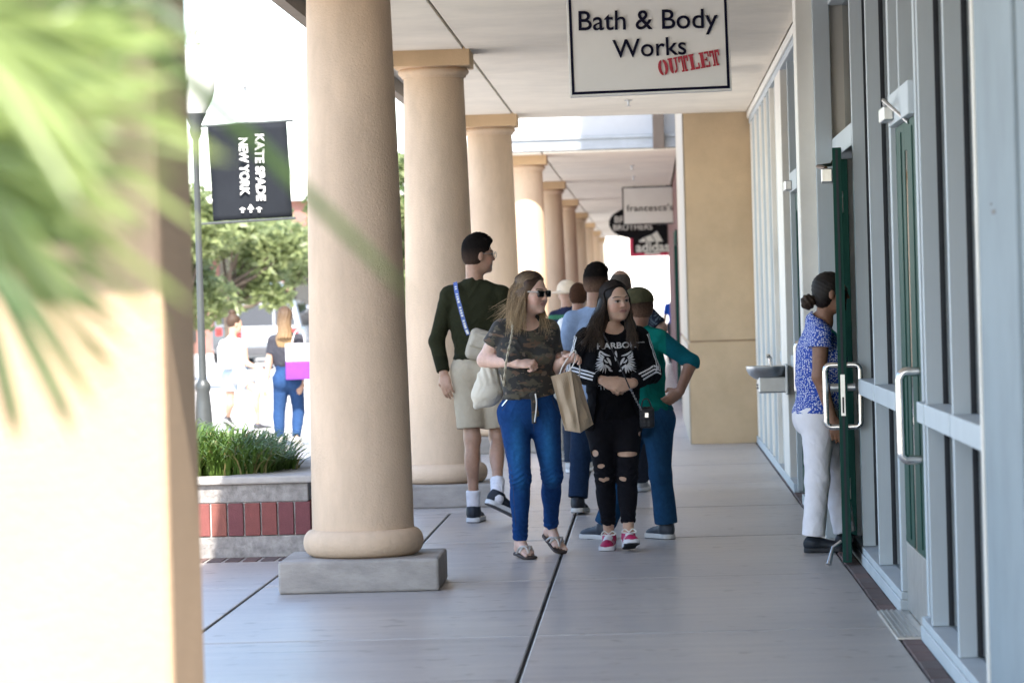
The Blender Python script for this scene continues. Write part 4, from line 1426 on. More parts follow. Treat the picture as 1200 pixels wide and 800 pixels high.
# trees -----------------------------------------------------------
M_BARK = mat('bark', (0.10, 0.075, 0.055), 0.95, vary=0.3, vscale=14, bump=0.8, bscale=25, sx=(1, 1, 0.25))
def leaf_cloud(rng, centres, n, size):
    s = MB()
    for _ in range(n):
        c, r = centres[rng.randrange(len(centres))]
        d = Vector((rng.gauss(0, 1), rng.gauss(0, 1), rng.gauss(0, 1))).normalized() * r * rng.random() ** 0.45
        p = c + Vector((d.x, d.y, d.z * 0.75))
        a = Vector((rng.gauss(0, 1), rng.gauss(0, 1), rng.gauss(0, 0.6))).normalized()
        b = a.cross(Vector((rng.gauss(0, 1), rng.gauss(0, 1), rng.gauss(0, 1)))).normalized()
        L, w = size * rng.uniform(0.7, 1.4), size * rng.uniform(0.28, 0.5)
        s.add([p - a * L, p - b * w + a * 0.1 * L, p + a * L, p + b * w + a * 0.1 * L], [(0, 1, 2, 3)])
    return s
def tree(x, y, h, crown_r, label, seed, mats, trunk=0.13, low=0.42, n=5200, size=0.13):
    rng = random.Random(seed)
    t = thing('tree', label, 'tree', (x, y, -0.03), 'trees around the plaza')
    tr = MB()
    top = Vector((x + rng.uniform(-.2, .2), y, h * 0.62))
    tr.tube([(x, y, -0.03), (x + 0.04, y, h * 0.2), (x - 0.03, y, h * low), top], [trunk, trunk * .8, trunk * .65, trunk * .35], 10)
    cs = []
    for k in range(17):
        a = rng.uniform(0, 6.28)
        rr = crown_r * math.sqrt(rng.random()) * 0.85
        z = h * (low + 0.02) + rng.random() * h * (0.93 - low)
        e = Vector((x + rr * math.cos(a), y + rr * math.sin(a), z))
        st = Vector((x, y, h * (low - 0.06 + 0.25 * rng.random())))
        mid = (st + e) / 2 + Vector((0, 0, -0.1))
        tr.tube([st, mid, e], [trunk * .4, trunk * .25, trunk * .08], 6)
        cs.append((e, crown_r * rng.uniform(0.24, 0.42)))
    tr.build('trunk', M_BARK, t, smooth=True)
    leaf_cloud(rng, cs, n, size).build('crown', mats, t, fix=False)
    return t
ML1 = leafmat('leaf_light', (0.18, 0.225, 0.09), (0.33, 0.375, 0.17), 0.45, 0.5)
ML2 = leafmat('leaf_mid', (0.08, 0.135, 0.04), (0.16, 0.22, 0.075), 0.45, 0.45)
def px_tree(px, D, h, r, label, seed, m, **kw):
    q = at(px, 400, D)
    return tree(q.x, D, h, r, label, seed, m, **kw)
px_tree(268, 72, 3.4, 1.6, 'light green plaza tree behind the dark banner', 11, ML1, low=0.46, n=3400)
px_tree(345, 86, 3.9, 1.9, 'green tree in the car park beyond the walking women', 12, ML1, low=0.52, n=3200)
px_tree(205, 64, 3.6, 1.6, 'light green tree beyond the lamp post beside the sunlit pier', 13, ML1, low=0.36)
px_tree(470, 55, 3.9, 0.95, 'slim bright green tree seen between two cream columns', 14, ML1, low=0.25, n=5200, size=0.11)
px_tree(500, 68, 4.4, 1.3, 'darker green tree hidden behind the second cream column', 15, ML2, low=0.22)
px_tree(430, 92, 5.0, 2.2, 'broad green tree hidden behind the column by the planter', 16, ML2, low=0.35)
# shrubs in the far planter
rng = random.Random(5)
for k, (x, y) in enumerate(((-3.2, 44.6), (-3.25, 45.5))):
    sh = thing('shrub', ('bushy green shrub at the front of the distant brick planter', 'bushy green shrub at the back of the distant brick planter')[k], 'shrub', (x, y, 0.445), 'shrubs in the distant planter')
    st = MB()
    for j in range(7):
        a = rng.uniform(0, 6.28)
        st.tube([(x, y, 0.445), (x + 0.15 * math.cos(a), y + 0.15 * math.sin(a), 0.9), (x + 0.3 * math.cos(a), y + 0.3 * math.sin(a), 1.3)], [0.015, 0.01, 0.004], 5)
    st.build('stem', M_BARK, sh)
    leaf_cloud(rng, [(Vector((x + rng.uniform(-.28, .28), y + rng.uniform(-.28, .28), 0.7 + rng.random() * 0.75)), 0.26) for _ in range(9)], 1800, 0.06).build('foliage', ML2, sh, fix=False)

# parked cars -----------------------------------------------------
def car(x, y, label, paint, h=1.72, w=1.88, L=4.6, roof0=0.30, suv=True):
    """tail towards the camera (-Y)"""
    t = thing('parked_car', label, 'car', (x, y, -0.03), 'cars parked beyond the plaza')
    z = -0.03
    # body sections from tail to nose: (y, half width, bottom, belt)
    sec = [(0.0, 0.80, 0.42, 0.95), (0.06, 0.88, 0.34, 1.0), (0.35, w / 2, 0.28, 1.04), (1.6, w / 2, 0.26, 1.03), (3.0, w / 2, 0.26, 1.02), (4.0, w / 2 * .97, 0.28, 0.95), (4.45, w / 2 * .88, 0.32, 0.85), (L, w / 2 * .72, 0.40, 0.72)]
    vs, fs = [], []
    ring = 10
    for (yy, hw, b, tp) in sec:
        pr = [(-hw * .9, b), (-hw, b + .12), (-hw, (b + tp) / 2), (-hw * .985, tp - .08), (-hw * .93, tp), (hw * .93, tp), (hw * .985, tp - .08), (hw, (b + tp) / 2), (hw, b + .12), (hw * .9, b)]
        vs += [(x + p, y + yy, z + q) for p, q in pr]
    for j in range(len(sec) - 1):
        for i in range(ring):
            k = (i + 1) % ring
            fs.append((j * ring + i, j * ring + k, (j + 1) * ring + k, (j + 1) * ring + i))
    fs.append(tuple(range(ring))); fs.append(tuple(range((len(sec) - 1) * ring, len(sec) * ring)))
    MB().add(vs, fs).build('body', paint, t, smooth=True)
    # cabin
    ty = 0.12 if suv else 0.75
    lo = [(ty, 0.93), (3.35, 0.93)]
    c = MB()
    hw0, hw1 = w / 2 * .93, w / 2 * .74
    y0, y1, y2, y3 = ty, ty + (0.28 if suv else 0.55), 2.55, 3.4
    P = [(-hw0, y0, 0.99), (hw0, y0, 0.99), (hw0, y3, 0.99), (-hw0, y3, 0.99), (-hw1, y1, h - .04), (hw1, y1, h - .04), (hw1, y2, h - .05), (-hw1, y2, h - .05)]
    c.add([(x + a, y + b, z + d) for a, b, d in P], [(0, 1, 5, 4), (1, 2, 6, 5), (2, 3, 7, 6), (3, 0, 4, 7), (4, 5, 6, 7), (0, 3, 2, 1)])
    c.build('cabin', paint, t, bevel=0.05)
    Mw = mat('car_glass', (0.02, 0.025, 0.03), 0.08, vary=0.05)
    # rear window, set proud of the cabin's tail
    f = lambda u, s_: (x + s_ * (hw0 + (hw1 - hw0) * u) * .86, y + y0 + (y1 - y0) * u - 0.012, z + 0.99 + (h - .04 - .99) * u)
    MB().add([f(.12, -1), f(.12, 1), f(.86, 1), f(.86, -1)] + [tuple(np.add(f(a, b), (0, .03, 0))) for a, b in ((.12, -1), (.12, 1), (.86, 1), (.86, -1))], [(0, 1, 2, 3), (4, 7, 6, 5), (0, 4, 5, 1), (1, 5, 6, 2), (2, 6, 7, 3), (3, 7, 4, 0)]).build('rear_window', Mw, t)
    for sgn in (-1, 1):
        xs = lambda u: x + sgn * (hw0 + (hw1 - hw0) * u + 0.008)
        MB().add([(xs(.12), y + y0 + .35, z + 1.06), (xs(.12), y + 3.15, z + 1.06), (xs(.86), y + 2.5, z + h - .14), (xs(.86), y + y1 + .2, z + h - .14)], [(0, 1, 2, 3)]).build('side_window', Mw, t)
        MB().box(x + sgn * .70 - .09, x + sgn * .70 + .09, y - 0.02, y + .1, z + 0.78, z + 1.0).build('tail_light', mat('tail_light', (0.45, 0.02, 0.02), 0.2), t, bevel=0.02)
        for wy in (0.85, 3.65):
            wx = x + sgn * (w / 2 - .1)
            wh = MB().lathe([(0.0, -.1), (.31, -.1), (.335, -.06), (.335, .06), (.31, .1), (0, .1)], 24, cap=False)
            wh.v = [(wx + c_, y + wy + a_, z + .335 + b_) for a_, b_, c_ in wh.v]
            ti = wh.build('wheel', mat('tyre', (0.02, 0.02, 0.02), 0.8), t, smooth=True)
            rim = MB().lathe([(0, -.108), (.2, -.106), (.21, -.1), (.21, .1), (.2, .106), (0, .108)], 20, cap=False)
            rim.v = [(wx + c_, y + wy + a_, z + .335 + b_) for a_, b_, c_ in rim.v]
            rim.build('rim', M_ALU, ti, smooth=True)
    MB().box(x - .78, x + .78, y - .09, y + .05, z + .36, z + .56).build('bumper', mat('bumper', (0.06, 0.06, 0.065), 0.6), t, bevel=0.03)
    MB().box(x - .26, x + .26, y - .045, y - .01, z + .68, z + .83).build('number_plate', M_SIGNW, t)
    return t
M_SILVER = mat('silver_paint', (0.27, 0.30, 0.33), 0.25, metal=0.4, vary=0.03)
M_WCAR = mat('white_paint', (0.75, 0.76, 0.76), 0.25, vary=0.02)
M_DCAR = mat('grey_paint', (0.12, 0.13, 0.14), 0.25, metal=0.4, vary=0.03)
for px, D, lab, pm, hh in ((312, 84, 'silver sport utility car parked behind the woman in shorts', M_SILVER, 1.75), (286, 95, 'tall grey car parked farther back with its top above the silver car', M_DCAR, 1.9),
                           (352, 91, 'white car parked beyond the woman in jeans', M_WCAR, 1.6), (398, 88, 'dark grey car hidden behind the column by the planter', M_DCAR, 1.6)):
    q = at(px, 400, D)
    car(q.x, D, lab, pm, hh)

q = at(320, 340, 78)
ps = thing('parking_sign', 'blank pale blue sign on a thin post above the parked cars', 'sign', (q.x, 78, 0))
MB().tube([(q.x, 78, -0.03), (q.x, 78, q.z - 0.1)], 0.03, 8).build('post', mat('galvanised', (0.35, 0.36, 0.37), 0.5), ps)
MB().box(q.x - 0.24, q.x + 0.24, 77.94, 77.968, q.z - 0.17, q.z + 0.17).build('plate', mat('sign_blue', (0.45, 0.58, 0.66), 0.4), ps, bevel=0.004)

# low shop building across the car park
BYY = 118.0
fb = thing('shop_building', 'low red-brown shop building with dark windows across the car park', 'building', (-12, BYY, 0))
bx0, bx1 = -26.0, -7.0
boxpart('wall', mat('redbrown_wall', (0.24, 0.12, 0.10), 0.85, vary=0.15), fb, bx0, bx1, BYY, BYY + 10, -0.03, 5.2)
boxpart('cornice', M_WHITE, fb, bx0 - 0.2, bx1 + 0.2, BYY - 0.35, BYY + 10.2, 5.203, 5.7)
xx = bx0 + 0.7
while xx < bx1 - 2:
    w_ = MB().box(xx, xx + 1.7, BYY - 0.05, BYY - 0.003, 0.4, 3.6).build('window', mat('dark_glass', (0.03, 0.035, 0.04), 0.1), fb)
    boxpart('window_frame', M_FRAME, w_, xx + 0.82, xx + 0.88, BYY - 0.08, BYY - 0.052, 0.4, 3.6)
    boxpart('pier', mat('redbrown_wall', (0.24, 0.12, 0.10), 0.85), fb, xx + 1.85, xx + 2.35, BYY - 0.3, BYY - 0.002, -0.03, 4.2)
    xx += 2.6
boxpart('awning', mat('awning_cream', (0.6, 0.52, 0.42), 0.8), fb, bx0, bx1, BYY - 1.4, BYY - 0.31, 3.72, 3.85)

# ------------------------------------------------------------------ palm close to the camera
M_PALM = [leafmat('palm_leaf', (0.17, 0.23, 0.055), (0.31, 0.375, 0.125), 0.35, 0.35), leafmat('palm_leaf_shaded', (0.028, 0.06, 0.012), (0.06, 0.105, 0.024), 0.5, 0.15)]  # second leaf tone imitates unlit blades, shade put into the colour
M_PSTEM = mat('palm_stem', (0.16, 0.18, 0.08), 0.6)
bed = MB().box(-7.0, -0.75, -16, 5.4, -0.02, 0.035).build('dark_bed', mat('bed_brown', (0.075, 0.05, 0.034), 0.95, vary=0.35, vscale=25, bump=0.8, bscale=40))  # unseen dark bed added around the palm to cut bounced light
tag(bed, kind='structure')
kb = MB().box(-0.748, -0.62, -16, 5.4, -0.005, 0.11).build('kerb', M_PLINTH, bevel=0.01); tag(kb, kind='structure')
kb = MB().box(-7.0, -0.62, 5.403, 5.53, -0.005, 0.11).build('kerb', M_PLINTH, bevel=0.01); tag(kb, kind='structure')
PD = 2.65
pt = thing('palm', 'large blurred fan palm with pale green blades in front of the sunlit pier', 'palm', (-1.25, PD, -0.03))
MB().tube([(-1.27, PD, -0.03), (-1.26, PD, 0.6), (-1.23, PD, 1.15)], [0.17, 0.13, 0.10], 16).build('trunk', M_BARK, pt, smooth=True)
rng = random.Random(21)
def fan(cx, cy, D, angles, lens, w=0.0075, dark=0.25, droop=0.12):
    """fan-shaped frond: stalk from the crown, blades spreading from its hub"""
    hub = at(cx, cy, D)
    root = Vector((-1.23, PD, 1.13))
    P = [Vector(q) for q in spline([tuple(root), tuple(root.lerp(hub, 0.5) + Vector((0, 0, 0.05))), tuple(hub)], 12)]
    r = MB().tube(P, [0.011 - 0.0004 * i for i in range(12)], 6).build('frond', M_PSTEM, pt)
    k = D / 4000.0
    for a, L in zip(angles, lens):
        a = math.radians(a + rng.uniform(-3, 3))
        L = L * k * rng.uniform(0.88, 1.1)
        d = Vector((math.cos(a), rng.uniform(-0.45, 0.3), -math.sin(a))).normalized()
        n = d.cross(Vector((rng.uniform(-.5, .5), 1, rng.uniform(-.5, .5)))).normalized()
        vs, fs = [], []
        for j in range(9):
            q = j / 8
            p = hub + d * (L * q) - Vector((0, 0, 1)) * (droop * L * q * q)
            ww = w * (0.35 + 2.4 * q * (1 - q) + 0.25 * (1 - q)) * (1.0 if q < 0.99 else 0.1)
            vs += [p - n * ww, p + Vector((0, -0.3 * ww, 0)), p + n * ww]
        for j in range(8):
            for m in (0, 1):
                fs.append((3 * j + m, 3 * j + m + 1, 3 * j + m + 4, 3 * j + m + 3))
        MB().add(vs, fs).build('blade', M_PALM[1 if rng.random() < dark else 0], r, fix=False)
R_ = lambda a, b, n: [a + (b - a) * i / (n - 1) for i in range(n)]
fan(-75, 165, 2.7, R_(-38, 62, 22), [305 + 30 * math.sin(i) for i in range(22)], w=0.0052, dark=0.14)
fan(-60, 20, 2.6, R_(-25, 55, 17), [290 + 35 * math.sin(2 * i) for i in range(17)], w=0.0050, dark=0.08)
fan(-50, 90, 2.9, R_(-40, 50, 16), [285 + 30 * math.sin(3 * i) for i in range(16)], w=0.0050, dark=0.12)
fan(-45, 265, 3.5, R_(-35, 82, 16), [150, 160, 165, 160, 150, 150, 165, 190, 215, 240, 260, 265, 255, 240, 215, 195], w=0.0058, dark=0.85, droop=0.2)
fan(20, -90, 2.95, [-5, 10, 22, 33, 43, 55, 68], [230, 260, 280, 300, 610, 250, 200], w=0.0066, dark=0.9, droop=0.05)
fan(-420, -80, 2.65, R_(100, 250, 16), [300] * 16)
fan(-330, -250, 3.0, R_(-140, -20, 16), [300] * 16)
# ------------------------------------------------------------------ people
def person(label, X, D):
    return thing('person', label, 'person', (X, D, 0))
def J(D0):
    return lambda px, py, dd=0.0: V3(at(px, py, D0 + dd))
def thumb_sign(d, back, T):
    return 1 if np.cross(nrm(d), nrm(back)) @ V3(T) > 0 else -1
UP = V3(0, 0, 1)
def scalp_of(hc, R):
    """point on the hair cap: a across, b forward (unit disc)"""
    def g(a, b):
        n = math.sqrt(a * a + b * b)
        if n > 0.97:
            a, b = a / n * 0.97, b / n * 0.97
        c = math.sqrt(1 - a * a - b * b)
        return hc + R[0] * a * 0.081 + R[1] * (b * 0.096 - 0.016) + R[2] * (c * 0.092 + 0.027)
    return g
def camo_mat():
    m, nt, b = _nodes('camouflage_cloth')
    f = _noise(nt, _coord(nt, 11, sx=(1, 1, 1.8)), 3, 0.55)
    f2 = _noise(nt, _coord(nt, 14, sx=(1.0, 1, 2.0)), 2, 0.5)
    f3 = _noise(nt, _coord(nt, 12, sx=(1.3, 1, 2.0)), 2, 0.5)
    c = _ramp(nt, f, [(0.0, (0.022, 0.020, 0.017)), (0.5, (0.030, 0.027, 0.020)), (0.52, (0.070, 0.060, 0.038))], 'CONSTANT')
    k = _ramp(nt, f2, [(0.0, (0, 0, 0)), (0.61, (1, 1, 1))], 'CONSTANT')
    c = _mix(nt, c, (0.105, 0.062, 0.036), k)
    k3 = _ramp(nt, f3, [(0.0, (0, 0, 0)), (0.66, (1, 1, 1))], 'CONSTANT')
    c = _mix(nt, c, (0.135, 0.105, 0.078), k3)
    nt.links.new(c, b.inputs['Base Color'])
    b.inputs['Roughness'].default_value = 0.85
    b.inputs['Sheen Weight'].default_value = 0.15
    _bump(nt, b, _noise(nt, _coord(nt, 300), 3), 0.15, 0.004)
    return m

# ================================================= woman in camouflage shirt
def woman_camo():
    D = 19.4
    j = J(D)
    t = person('woman in camouflage T-shirt, sunglasses and tight blue jeans with sandals', -0.76, D)
    skin = V3(0.66, 0.435, 0.34)
    hc = j(622.5, 342.5)
    HR = frame(math.radians(56), math.radians(-3))
    sR, sL = j(588, 386, 0.02), j(643.5, 387, 0.03)
    eR, eL = j(568.5, 422, 0.06), j(651, 431, 0.06)
    wR, wL = j(607, 426, -0.13), j(661, 423, -0.15)
    hR, hL = j(603, 488), j(638, 488)
    kR, kL = j(610, 560, -0.08), j(647, 557, 0.03)
    aR, aL = j(609.5, 634, 0.0), j(645.5, 617, 0.34)
    yaw = math.radians(14)
    fR = nrm(V3(0.42, -1, -0.07)); fL = nrm(V3(0.42, -0.80, -0.40))
    # --- body
    F = Field(0.0042)
    TR, to = torso_ops(F, sL, sR, hL, hR, yaw, 1.05, -0.006, bust=0.05, belly=0.015)
    F.cone(hc - HR[1] * 0.038 - UP * 0.05, j(617, 386, 0.015), 0.045, 0.053, 0.02)
    arm_ops(F, sR, eR, wR, 1.0, 0, 1.08); arm_ops(F, sL, eL, wL, 1.0, 0, 1.08)
    leg_ops(F, hR, kR, aR, yaw, 1.0, -0.006); leg_ops(F, hL, kL, aL, yaw, 1.0, -0.006)
    head_ops(F, hc, HR, 1.0, 1.06)
    d, b = V3(0.9, -0.28, -0.02), V3(-0.1, -0.55, 0.75)
    hand_ops(F, wR, d, b, 0.98, (1.25, 1.35, 0.9), thumb_sign(d, b, (0, 0.2, 1)), thumb_curl=0.6)
    d2, b2 = V3(0.75, -0.55, 0.35), V3(0.15, 0.55, 0.80)
    hand_ops(F, wL, d2, b2, 0.98, (0.75, 0.9, 0.5), thumb_sign(d2, b2, (-0.2, -0.5, 0.6)), spread=0.15, thumb_curl=0.1)
    feet = []
    for (a, fd, sd) in ((aR, fR, 1), (aL, fL, -1)):
        _, sole, lat, u = foot_ops(F, a, fd, 0.92)
        toes_ops(F, sole, fd, lat, u, 0.92, sd)
        feet.append((sole, fd, lat, u))
    paint = face_paint(hc, HR, skin, 1.0, hair=(0.10, 0.06, 0.035), lips=(0.50, 0.22, 0.20))
    F.build('body', M_SKIN, t, lambda P: paint(P, np.tile(skin, (len(P), 1))))
    # --- shirt, sleeves to the middle of the upper arm, knotted at the waist
    S = Field(0.0048)
    torso_ops(S, sL, sR, hL, hR, yaw, 1.10, 0.010, bust=0.058, belly=0.02)
    arm_ops(S, sR, eR, wR, 1.0, 0.008, 1.0, stop=0.52, r_stop=0.066); arm_ops(S, sL, eL, wL, 1.0, 0.008, 1.0, stop=0.60, r_stop=0.062)
    S.ell(j(620, 379, -0.03), V3(0.058, 0.10, 0.04), None, 0.01, 'sub')
    hem = j(622, 464)
    S.plane(hem, nrm(V3(0.08, 0.10, -1)))
    S.fold(0.0028, folds(0.8, 1.3))
    cm = camo_mat()
    S.build('shirt', cm, t)
    K = Field(0.0045)
    kn = j(625, 463, -0.125)
    K.ell(kn, V3(0.026, 0.02, 0.022), None, 0.01)
    K.cone(kn, kn + V3(0.0, -0.012, -0.16), 0.016, 0.013, 0.01, flat=True, squash=(V3(0, 1, 0), 0.6))
    K.cone(kn, kn + V3(0.022, -0.01, -0.12), 0.014, 0.012, 0.01, flat=True, squash=(V3(0, 1, 0), 0.6))
    K.build('shirt_knot', cm, t)
    MB().tube(spline([kn + V3(0.012, -0.022, 0.01), kn + V3(0.018, -0.03, -0.04), kn + V3(0.012, -0.03, -0.1), kn + V3(0.004, -0.028, -0.15)], 10), 0.004, 6).build('drawstring', M_SIGNW, t)
    # --- jeans
    G = Field(0.0048)
    torso_ops(G, sL, sR, hL, hR, yaw, 1.10, 0.004, belly=0.01)
    G.plane(j(622, 452), UP)
    leg_ops(G, hR, kR, aR, yaw, 1.0, 0.004, 1.02, 1.0, end=aR + (kR - aR) * 0.03, r_end=0.043)
    leg_ops(G, hL, kL, aL, yaw, 1.0, 0.004, 1.02, 1.0, end=aL + (kL - aL) * 0.05, r_end=0.043)
    for kk in (kR, kL, aR + (kR - aR) * 0.12, aL + (kL - aL) * 0.12):
        G.fold(0.0015, lambda P, kk=kk: np.sin(P[:, 2] * 210 + 3.5 * np.sin(P[:, 0] * 50 + P[:, 1] * 40)) * np.exp(-((P[:, 2] - kk[2]) / 0.06) ** 2))
    G.fold(0.0013, folds(0.9, 4.0))
    thR, thL = (hR + kR) / 2, (hL + kL) / 2
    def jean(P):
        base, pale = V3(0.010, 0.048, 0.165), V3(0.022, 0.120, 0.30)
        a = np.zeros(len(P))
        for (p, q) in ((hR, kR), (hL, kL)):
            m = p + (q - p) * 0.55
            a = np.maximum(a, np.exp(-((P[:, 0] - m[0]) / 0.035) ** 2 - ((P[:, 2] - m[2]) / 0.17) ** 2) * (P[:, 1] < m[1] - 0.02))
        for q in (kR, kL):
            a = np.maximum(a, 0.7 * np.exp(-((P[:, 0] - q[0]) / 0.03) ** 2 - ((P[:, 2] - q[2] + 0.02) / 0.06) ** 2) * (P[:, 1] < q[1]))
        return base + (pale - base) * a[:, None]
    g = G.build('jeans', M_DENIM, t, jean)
    for pts in ([(592, 466), (591, 474), (586, 483)], [(645, 467), (648, 476), (653, 484)], [(623, 470), (623.5, 490), (623.5, 508)], [(584, 500), (590, 530), (598, 558), (600, 590), (602, 620)]):
        sm = MB().tube(spline([j(x, y, -0.35) for x, y in pts], 14), 0.0028, 5).build('seam', mat('seam_blue', (0.008, 0.03, 0.10), 0.8), t)
        lay_on(sm.data, [g], 0.0005)
    zp = MB().tube([j(586, 477, -0.3), j(597.5, 463, -0.3)], 0.0035, 5)
    z_ = zp.build('pocket_zip', M_CHROME, t); lay_on(z_.data, [g], 0.002)
    # --- sandals
    Ms = mat('sandal_sole', (0.05, 0.035, 0.028), 0.6)
    Mst = mat('sandal_strap', (0.55, 0.50, 0.45), 0.35, metal=0.3)
    for (sole, fd, lat, u) in feet:
        SR = np.array([fd, lat, u])
        Fz = Field(0.005)
        def slab(P, o=sole, SR=SR):
            L = (P - o) @ SR.T
            tt = np.clip((L[:, 0] + 0.02) / 0.17, 0, 1)
            d2_ = np.sqrt((L[:, 0] + 0.02 - tt * 0.17) ** 2 + L[:, 1] ** 2) - (0.033 + 0.012 * tt)
            return np.maximum(d2_, np.abs(L[:, 2] + 0.004) - 0.008)
        Fz.free(sole - 0.26, sole + 0.26, slab, 0.003)
        so = Fz.build('sandal', M_SHOE, t, flatcol((0.05, 0.035, 0.028)))
        p = lambda a, b_, c: sole + fd * a + lat * b_ + u * c
        for q in (-1, 1):
            MB().tube(spline([p(0.155, 0.008, 0.02), p(0.125, 0.012 * q, 0.05), p(0.09, 0.034 * q, 0.048), p(0.055, 0.044 * q, 0.01)], 10), 0.006, 6).build('strap', Mst, so)
        MB().tube(spline([p(0.10, -0.043, 0.018), p(0.105, -0.02, 0.05), p(0.105, 0.02, 0.05), p(0.10, 0.043, 0.018)], 12), 0.007, 6).build('strap', Mst, so)
    # --- sunglasses
    r, f, u = HR
    gl = Field(0.003)
    for q in (-1, 1):
        gl.box(hc + r * 0.034 * q + f * 0.091 + u * -0.005, (0.027, 0.009, 0.020), HR, 0.0088, 0.003)
    gl.cone(hc - r * 0.02 + f * 0.098 + u * 0.004, hc + r * 0.02 + f * 0.098 + u * 0.004, 0.004, 0.004, 0.004)
    sg_ = gl.build('sunglasses', mat('dark_lens', (0.012, 0.009, 0.010), 0.12, vary=0.0), t, smooth=0)
    for q in (-1, 1):
        MB().tube([hc + r * 0.056 * q + f * 0.092 + u * 0.004, hc + r * 0.071 * q + f * 0.045 + u * 0.006, hc + r * 0.080 * q - f * 0.012 + u * 0.004], 0.0042, 6).build('temple_arm', mat('pale_plastic', (0.42, 0.40, 0.38), 0.3), sg_)
    # --- hair: brown at the roots, honey blonde at the ends, wind-blown to the left
    H = Field(0.0045)
    o = lambda a, b_, c: hc + r * a + f * b_ + u * c
    scalp = scalp_of(hc, HR)
    H.ell(o(0, -0.016, 0.028), V3(0.079, 0.094, 0.090), HR, 0.01)
    H.ell(o(0, -0.055, -0.05), V3(0.075, 0.06, 0.10), HR, 0.03)
    H.cone(o(0.03, -0.06, -0.02), j(606, 385, 0.03), 0.055, 0.03, 0.03)
    H.cone(o(0.06, -0.02, 0.0), j(608, 383, -0.03), 0.03, 0.016, 0.02)
    H.cone(o(0.058, 0.022, 0.05), j(608, 376, -0.04), 0.018, 0.018, 0.03)
    H.cone(o(-0.05, -0.05, -0.05), j(636, 376, 0.09), 0.04, 0.022, 0.03)
    H.ell(o(0.0, 0.088, -0.042), V3(0.060, 0.066, 0.080), HR, 0.010, 'sub')
    H.ell(o(-0.006, 0.108, 0.028), V3(0.056, 0.056, 0.050), HR, 0.012, 'sub')
    root_c, tip_c = V3(0.060, 0.033, 0.021), V3(0.43, 0.30, 0.165)
    z0, z1 = hc[2] + 0.06, j(600, 392)[2]
    def hair_col(P):
        q = np.clip((z0 - P[:, 2]) / (z0 - z1), 0, 1)[:, None] ** 1.1
        return (root_c + (tip_c - root_c) * q) * 0.95
    H.build('hair', M_HAIR, t, hair_col)
    rng = random.Random(4)
    roots = []
    def lockcol(sc):
        return lambda q: (root_c + (tip_c - root_c) * min(1, q * 1.1)) * sc
    def side(bb, z, out):
        return o(0.081 + out, 0.072 * bb - 0.012, z)
    for i in range(1150):
        w = rng.random()
        bb = rng.uniform(-0.85, 0.80)
        k_ = rng.uniform(0.0, 0.005)
        lift_ = lambda p: hc + (p - hc) * (1 + 0.025 + k_ * 4)
        s0 = lift_(scalp(rng.uniform(-0.12, 0.25), bb * 0.95))
        p1 = lift_(scalp(0.62, bb * 0.75)); p1b = lift_(scalp(0.93, bb * 0.32))
        if w < 0.50:        # falls in front of the near shoulder
            p2 = side(min(bb, 0.42), rng.uniform(-0.03, 0.0), k_)
            e = j(605 + rng.uniform(-9, 9) + 6 * bb, 386 + rng.uniform(-13, 9), rng.uniform(-0.11, -0.02))
            pts = spline([s0, p1, p1b, p2, (p2 + e) / 2 + V3(rng.uniform(-.012, .006), -0.015, 0.0), e], 15)
        elif w < 0.66:      # blown back to the left
            p2 = side(min(bb, -0.2), rng.uniform(-0.04, 0.01), k_ + 0.003)
            e = j(rng.triangular(568, 606, 600), rng.uniform(358, 380), rng.uniform(-0.06, 0.06))
            pts = spline([s0, p1, p1b, p2, (p2 + e) / 2 + V3(0, 0, rng.uniform(-0.02, 0.0)), e], 15)
        elif w < 0.90:      # down the back
            p2 = o(rng.uniform(0.03, 0.085), -0.10, rng.uniform(-0.06, 0.0))
            e = j(rng.uniform(592, 608), rng.uniform(374, 396), rng.uniform(-0.06, 0.06))
            pts = spline([s0, p1 * 0.6 + p2 * 0.4, p2, e], 15)
        else:               # far side, over the left shoulder
            s0 = lift_(scalp(rng.uniform(-0.3, -0.1), bb)); p1 = lift_(scalp(-0.65, bb * 0.8))
            e = j(rng.uniform(631, 646), rng.uniform(376, 396), rng.uniform(-0.10, -0.02))
            pts = spline([s0, p1, o(-0.082, 0.01, -0.05), e], 15)
        roots.append((pts, rng.uniform(0.0010, 0.0022), lockcol(rng.uniform(0.55, 1.3))))
    strands('hair_locks', t, M_HAIR, roots, rng, None)
    # necklace-like bag strap is part of the bag
    # --- canvas drawstring shoulder bag under her right arm
    bg = thing('shoulder_bag', "cream leather drawstring bag hanging at the camouflage woman's hip", 'bag', tuple(j(571, 482, 0.05)))
    B = Field(0.005)
    c0 = j(571.5, 452, 0.06)
    Rb = np.array([nrm(V3(0.88, 0, 0.20)), V3(0, 1, 0), nrm(V3(-0.20, 0, 0.88))])
    B.cone(j(574, 429, 0.06), j(571, 459, 0.06), 0.050, 0.088, 0.02, squash=(V3(0, 1, 0), 0.72), flat0=True)
    B.ell(j(572, 461, 0.06), V3(0.095, 0.060, 0.036), Rb, 0.03)
    B.cone(j(570, 462, 0.06), j(558, 476, 0.05), 0.050, 0.018, 0.03, squash=(V3(0, 1, 0), 0.8))
    B.fold(0.004, lambda P: np.sin(P[:, 0] * 170 + P[:, 2] * 40) * np.clip((P[:, 2] - c0[2] + 0.01) / 0.08, 0, 1))
    B.fold(0.0012, folds(0.6, 7))
    ob = B.build('bag_body', M_PLAIN, bg, flatcol((0.66, 0.61, 0.50)))
    ctop = j(585, 432, 0.02)
    path = spline([j(590.5, 452, -0.10), j(592.5, 428, -0.135), j(597, 405, -0.145), j(600.5, 386, -0.115), j(598, 374, -0.03), j(593, 374.5, 0.04), j(588, 382, 0.08), j(580, 400, 0.1), j(576, 430, 0.07)], 60)
